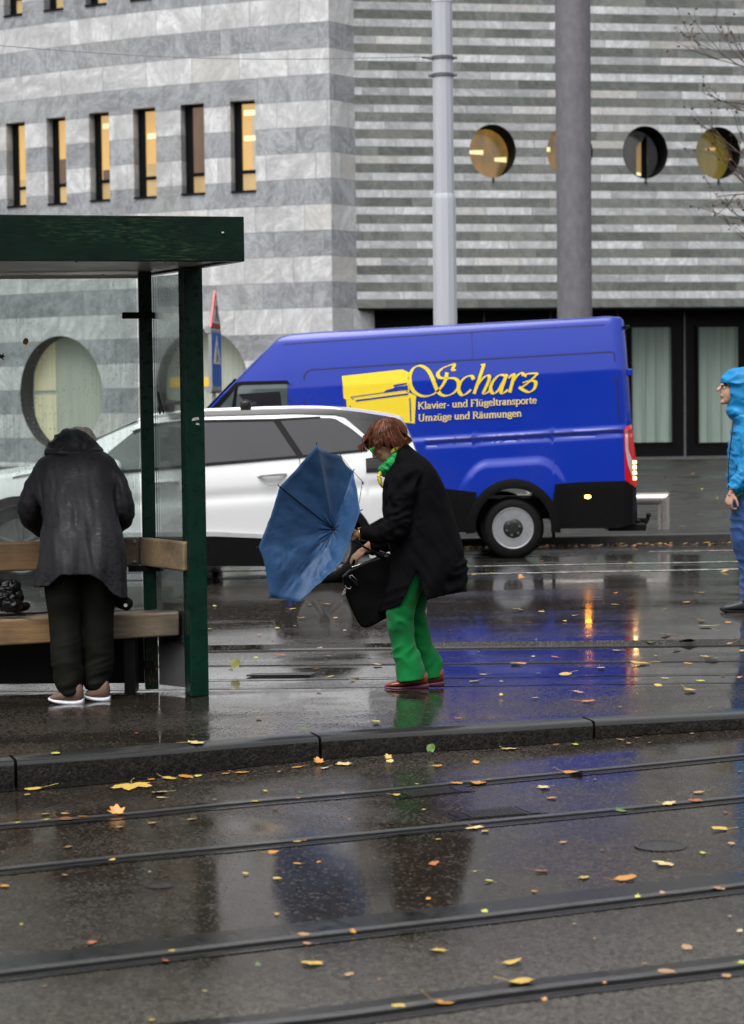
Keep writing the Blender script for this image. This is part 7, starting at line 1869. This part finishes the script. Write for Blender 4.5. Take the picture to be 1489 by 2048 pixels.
for i, row in enumerate(LT.split(';')):
    u, v, w, c, k = row.split(); u, v, w = float(u), float(v), float(w)
    if w <= 0: continue
    kb = interp(kb_px, u); kt = interp(kerb_px, u)
    if v > kb - 4: p = GF(u, max(v, kb + 3)); z = zf(p.x)
    elif v > kt: p = GF(u, kb + 2); p.y -= 0.01
    elif v > 1376: p = G(u, v, 0.004)
    elif v > 1283: p = G(u, v, -0.024)
    else: p = G(u, v, 0.002)
    size = w / (F / p.y) * 1.0
    me = leaf_mesh(k, rl.randint(0, 3))
    o = bpy.data.objects.new('fallen_leaf', me); COL.objects.link(o)
    sl = o.material_slots[0]; sl.link = 'OBJECT'; sl.material = LEAF[c]
    o.location = p + Vector((0, 0, 0.005)); o.scale = (size, size, size)
    o.rotation_euler = (R(rl.uniform(-6, 6)), R(rl.uniform(-6, 6)), rl.uniform(0, 2 * PI) if k not in 'su' else rl.uniform(-.5, .5))
    px = 'large' if w > 34 else 'medium' if w > 18 else 'small' if w > 11 else 'tiny'
    mk = next(m for a, b, m in MARKS if a <= u < b)
    items.append([o, u, v, f'{px} {COLN[c]} {KIND[k]} leaf {region(u, v)} {mk}'])
by = {}
for it in items: by.setdefault(it[3], []).append(it)
for lab, g in by.items():
    g.sort(key=lambda t: t[1]); n = len(g)
    for j, it in enumerate(g):
        l = lab if n == 1 else f'{("left", "right")[j]} {lab}' if n == 2 else f'{("leftmost", "middle", "rightmost")[j]} {lab}' if n == 3 else lab
        tag(it[0], l, 'leaf', 'fallen autumn leaves')
# an orange leaf stuck to the wet glass
q = P(52, 684, gl_b1.y - 0.006); o = bpy.data.objects.new('fallen_leaf', leaf_mesh('o', 1)); COL.objects.link(o)
o.material_slots[0].link = 'OBJECT'; o.material_slots[0].material = LEAF['O']; o.location = q; o.scale = (0.035,) * 3; o.rotation_euler = (R(88), 0.5, 0)
tag(o, 'small orange leaf stuck to the shelter glass above the bird decal', 'leaf', 'fallen autumn leaves')
# litter swept against the far kerb: nobody could count it
ml = MB(); rl = random.Random(4)
for i in range(900):
    x = rl.uniform(-7, 9); y = 22.9 + 0.078 * x - abs(rl.gauss(0, 0.22)) - 0.03
    if i > 760: y = rl.uniform(18.6, 22.6) + .078 * x
    a = rl.uniform(0, 2 * PI); s = rl.uniform(.02, .055); c = Vector((x, y, 0.006 + rl.uniform(0, .012)))
    d = Vector((math.cos(a), math.sin(a), rl.uniform(-.15, .3))) * s; e = Vector((-math.sin(a), math.cos(a), rl.uniform(-.1, .3))) * s * .5
    ml.add([c - d, c + e, c + d, c - e], [(0, 1, 2, 3)], rl.choice((0, 0, 1, 2, 3)))
for i in range(90):
    x = rl.uniform(2, 12); y = rl.uniform(23.3, 50); a = rl.uniform(0, 6); s = rl.uniform(.04, .09); c = Vector((x, y, .108)); d = Vector((math.cos(a), math.sin(a), .1)) * s; e = Vector((-math.sin(a), math.cos(a), .1)) * s * .5
    ml.add([c - d, c + e, c + d, c - e], [(0, 1, 2, 3)], rl.choice((0, 1, 2)))
tag(ml.build('leaf_litter', [LEAF['T'], LEAF['O'], LEAF['Y'], LEAF['R']], recalc=False), 'strip of wet leaf litter along the far kerb behind the van', 'leaf litter', kind='stuff')
# ------------------------------------------------------------------ light, camera
w = bpy.data.worlds.new('World'); scene.world = w; w.use_nodes = True
nt = w.node_tree; nt.nodes.clear()
sky = nt.nodes.new('ShaderNodeTexSky'); sky.sky_type = 'NISHITA'; sky.sun_disc = False
SE, SR = R(62), R(205)
sky.sun_elevation = SE; sky.sun_rotation = SR; sky.air_density = 1.0; sky.dust_density = 4.0; sky.ozone_density = 1.0
hs = nt.nodes.new('ShaderNodeHueSaturation'); hs.inputs['Saturation'].default_value = 0.10
bg = nt.nodes.new('ShaderNodeBackground'); bg.inputs[1].default_value = 0.125
ow = nt.nodes.new('ShaderNodeOutputWorld')
nt.links.new(sky.outputs[0], hs.inputs['Color']); nt.links.new(hs.outputs[0], bg.inputs[0]); nt.links.new(bg.outputs[0], ow.inputs[0])
sl = bpy.data.lights.new('sun', 'SUN'); sl.energy = 1.5; sl.angle = R(45); sl.color = (1.0, 0.97, 0.93)
so = bpy.data.objects.new('sun', sl); COL.objects.link(so)
# sun_rotation turns clockwise from +Y seen from above
sd_ = Vector((math.sin(SR) * math.cos(SE), math.cos(SR) * math.cos(SE), math.sin(SE)))
so.rotation_euler = sd_.to_track_quat('Z', 'Y').to_euler(); so.location = sd_ * 40
cam = bpy.data.cameras.new('camera'); co = bpy.data.objects.new('camera', cam); COL.objects.link(co)
co.location = CAM; co.rotation_euler = CM.to_euler()
cam.sensor_fit = 'VERTICAL'; cam.sensor_height = 36.0; cam.sensor_width = 36.0; cam.lens = F / 2048 * 36.0
cam.clip_end = 2000; cam.clip_start = 0.1
cam.dof.use_dof = True; cam.dof.focus_distance = 11.3; cam.dof.aperture_fstop = 4.2
scene.camera = co
vs = scene.view_settings; vs.view_transform = 'Standard'; vs.look = 'None'; vs.exposure = 0.86; vs.gamma = 1.0
scene.render.resolution_x = 744; scene.render.resolution_y = 1024
scene.cycles.max_bounces = 8; scene.cycles.transparent_max_bounces = 12
scene.cycles.caustics_reflective = False; scene.cycles.caustics_refractive = False
scene.cycles.sample_clamp_indirect = 4.0
scene.cycles.use_denoising = True
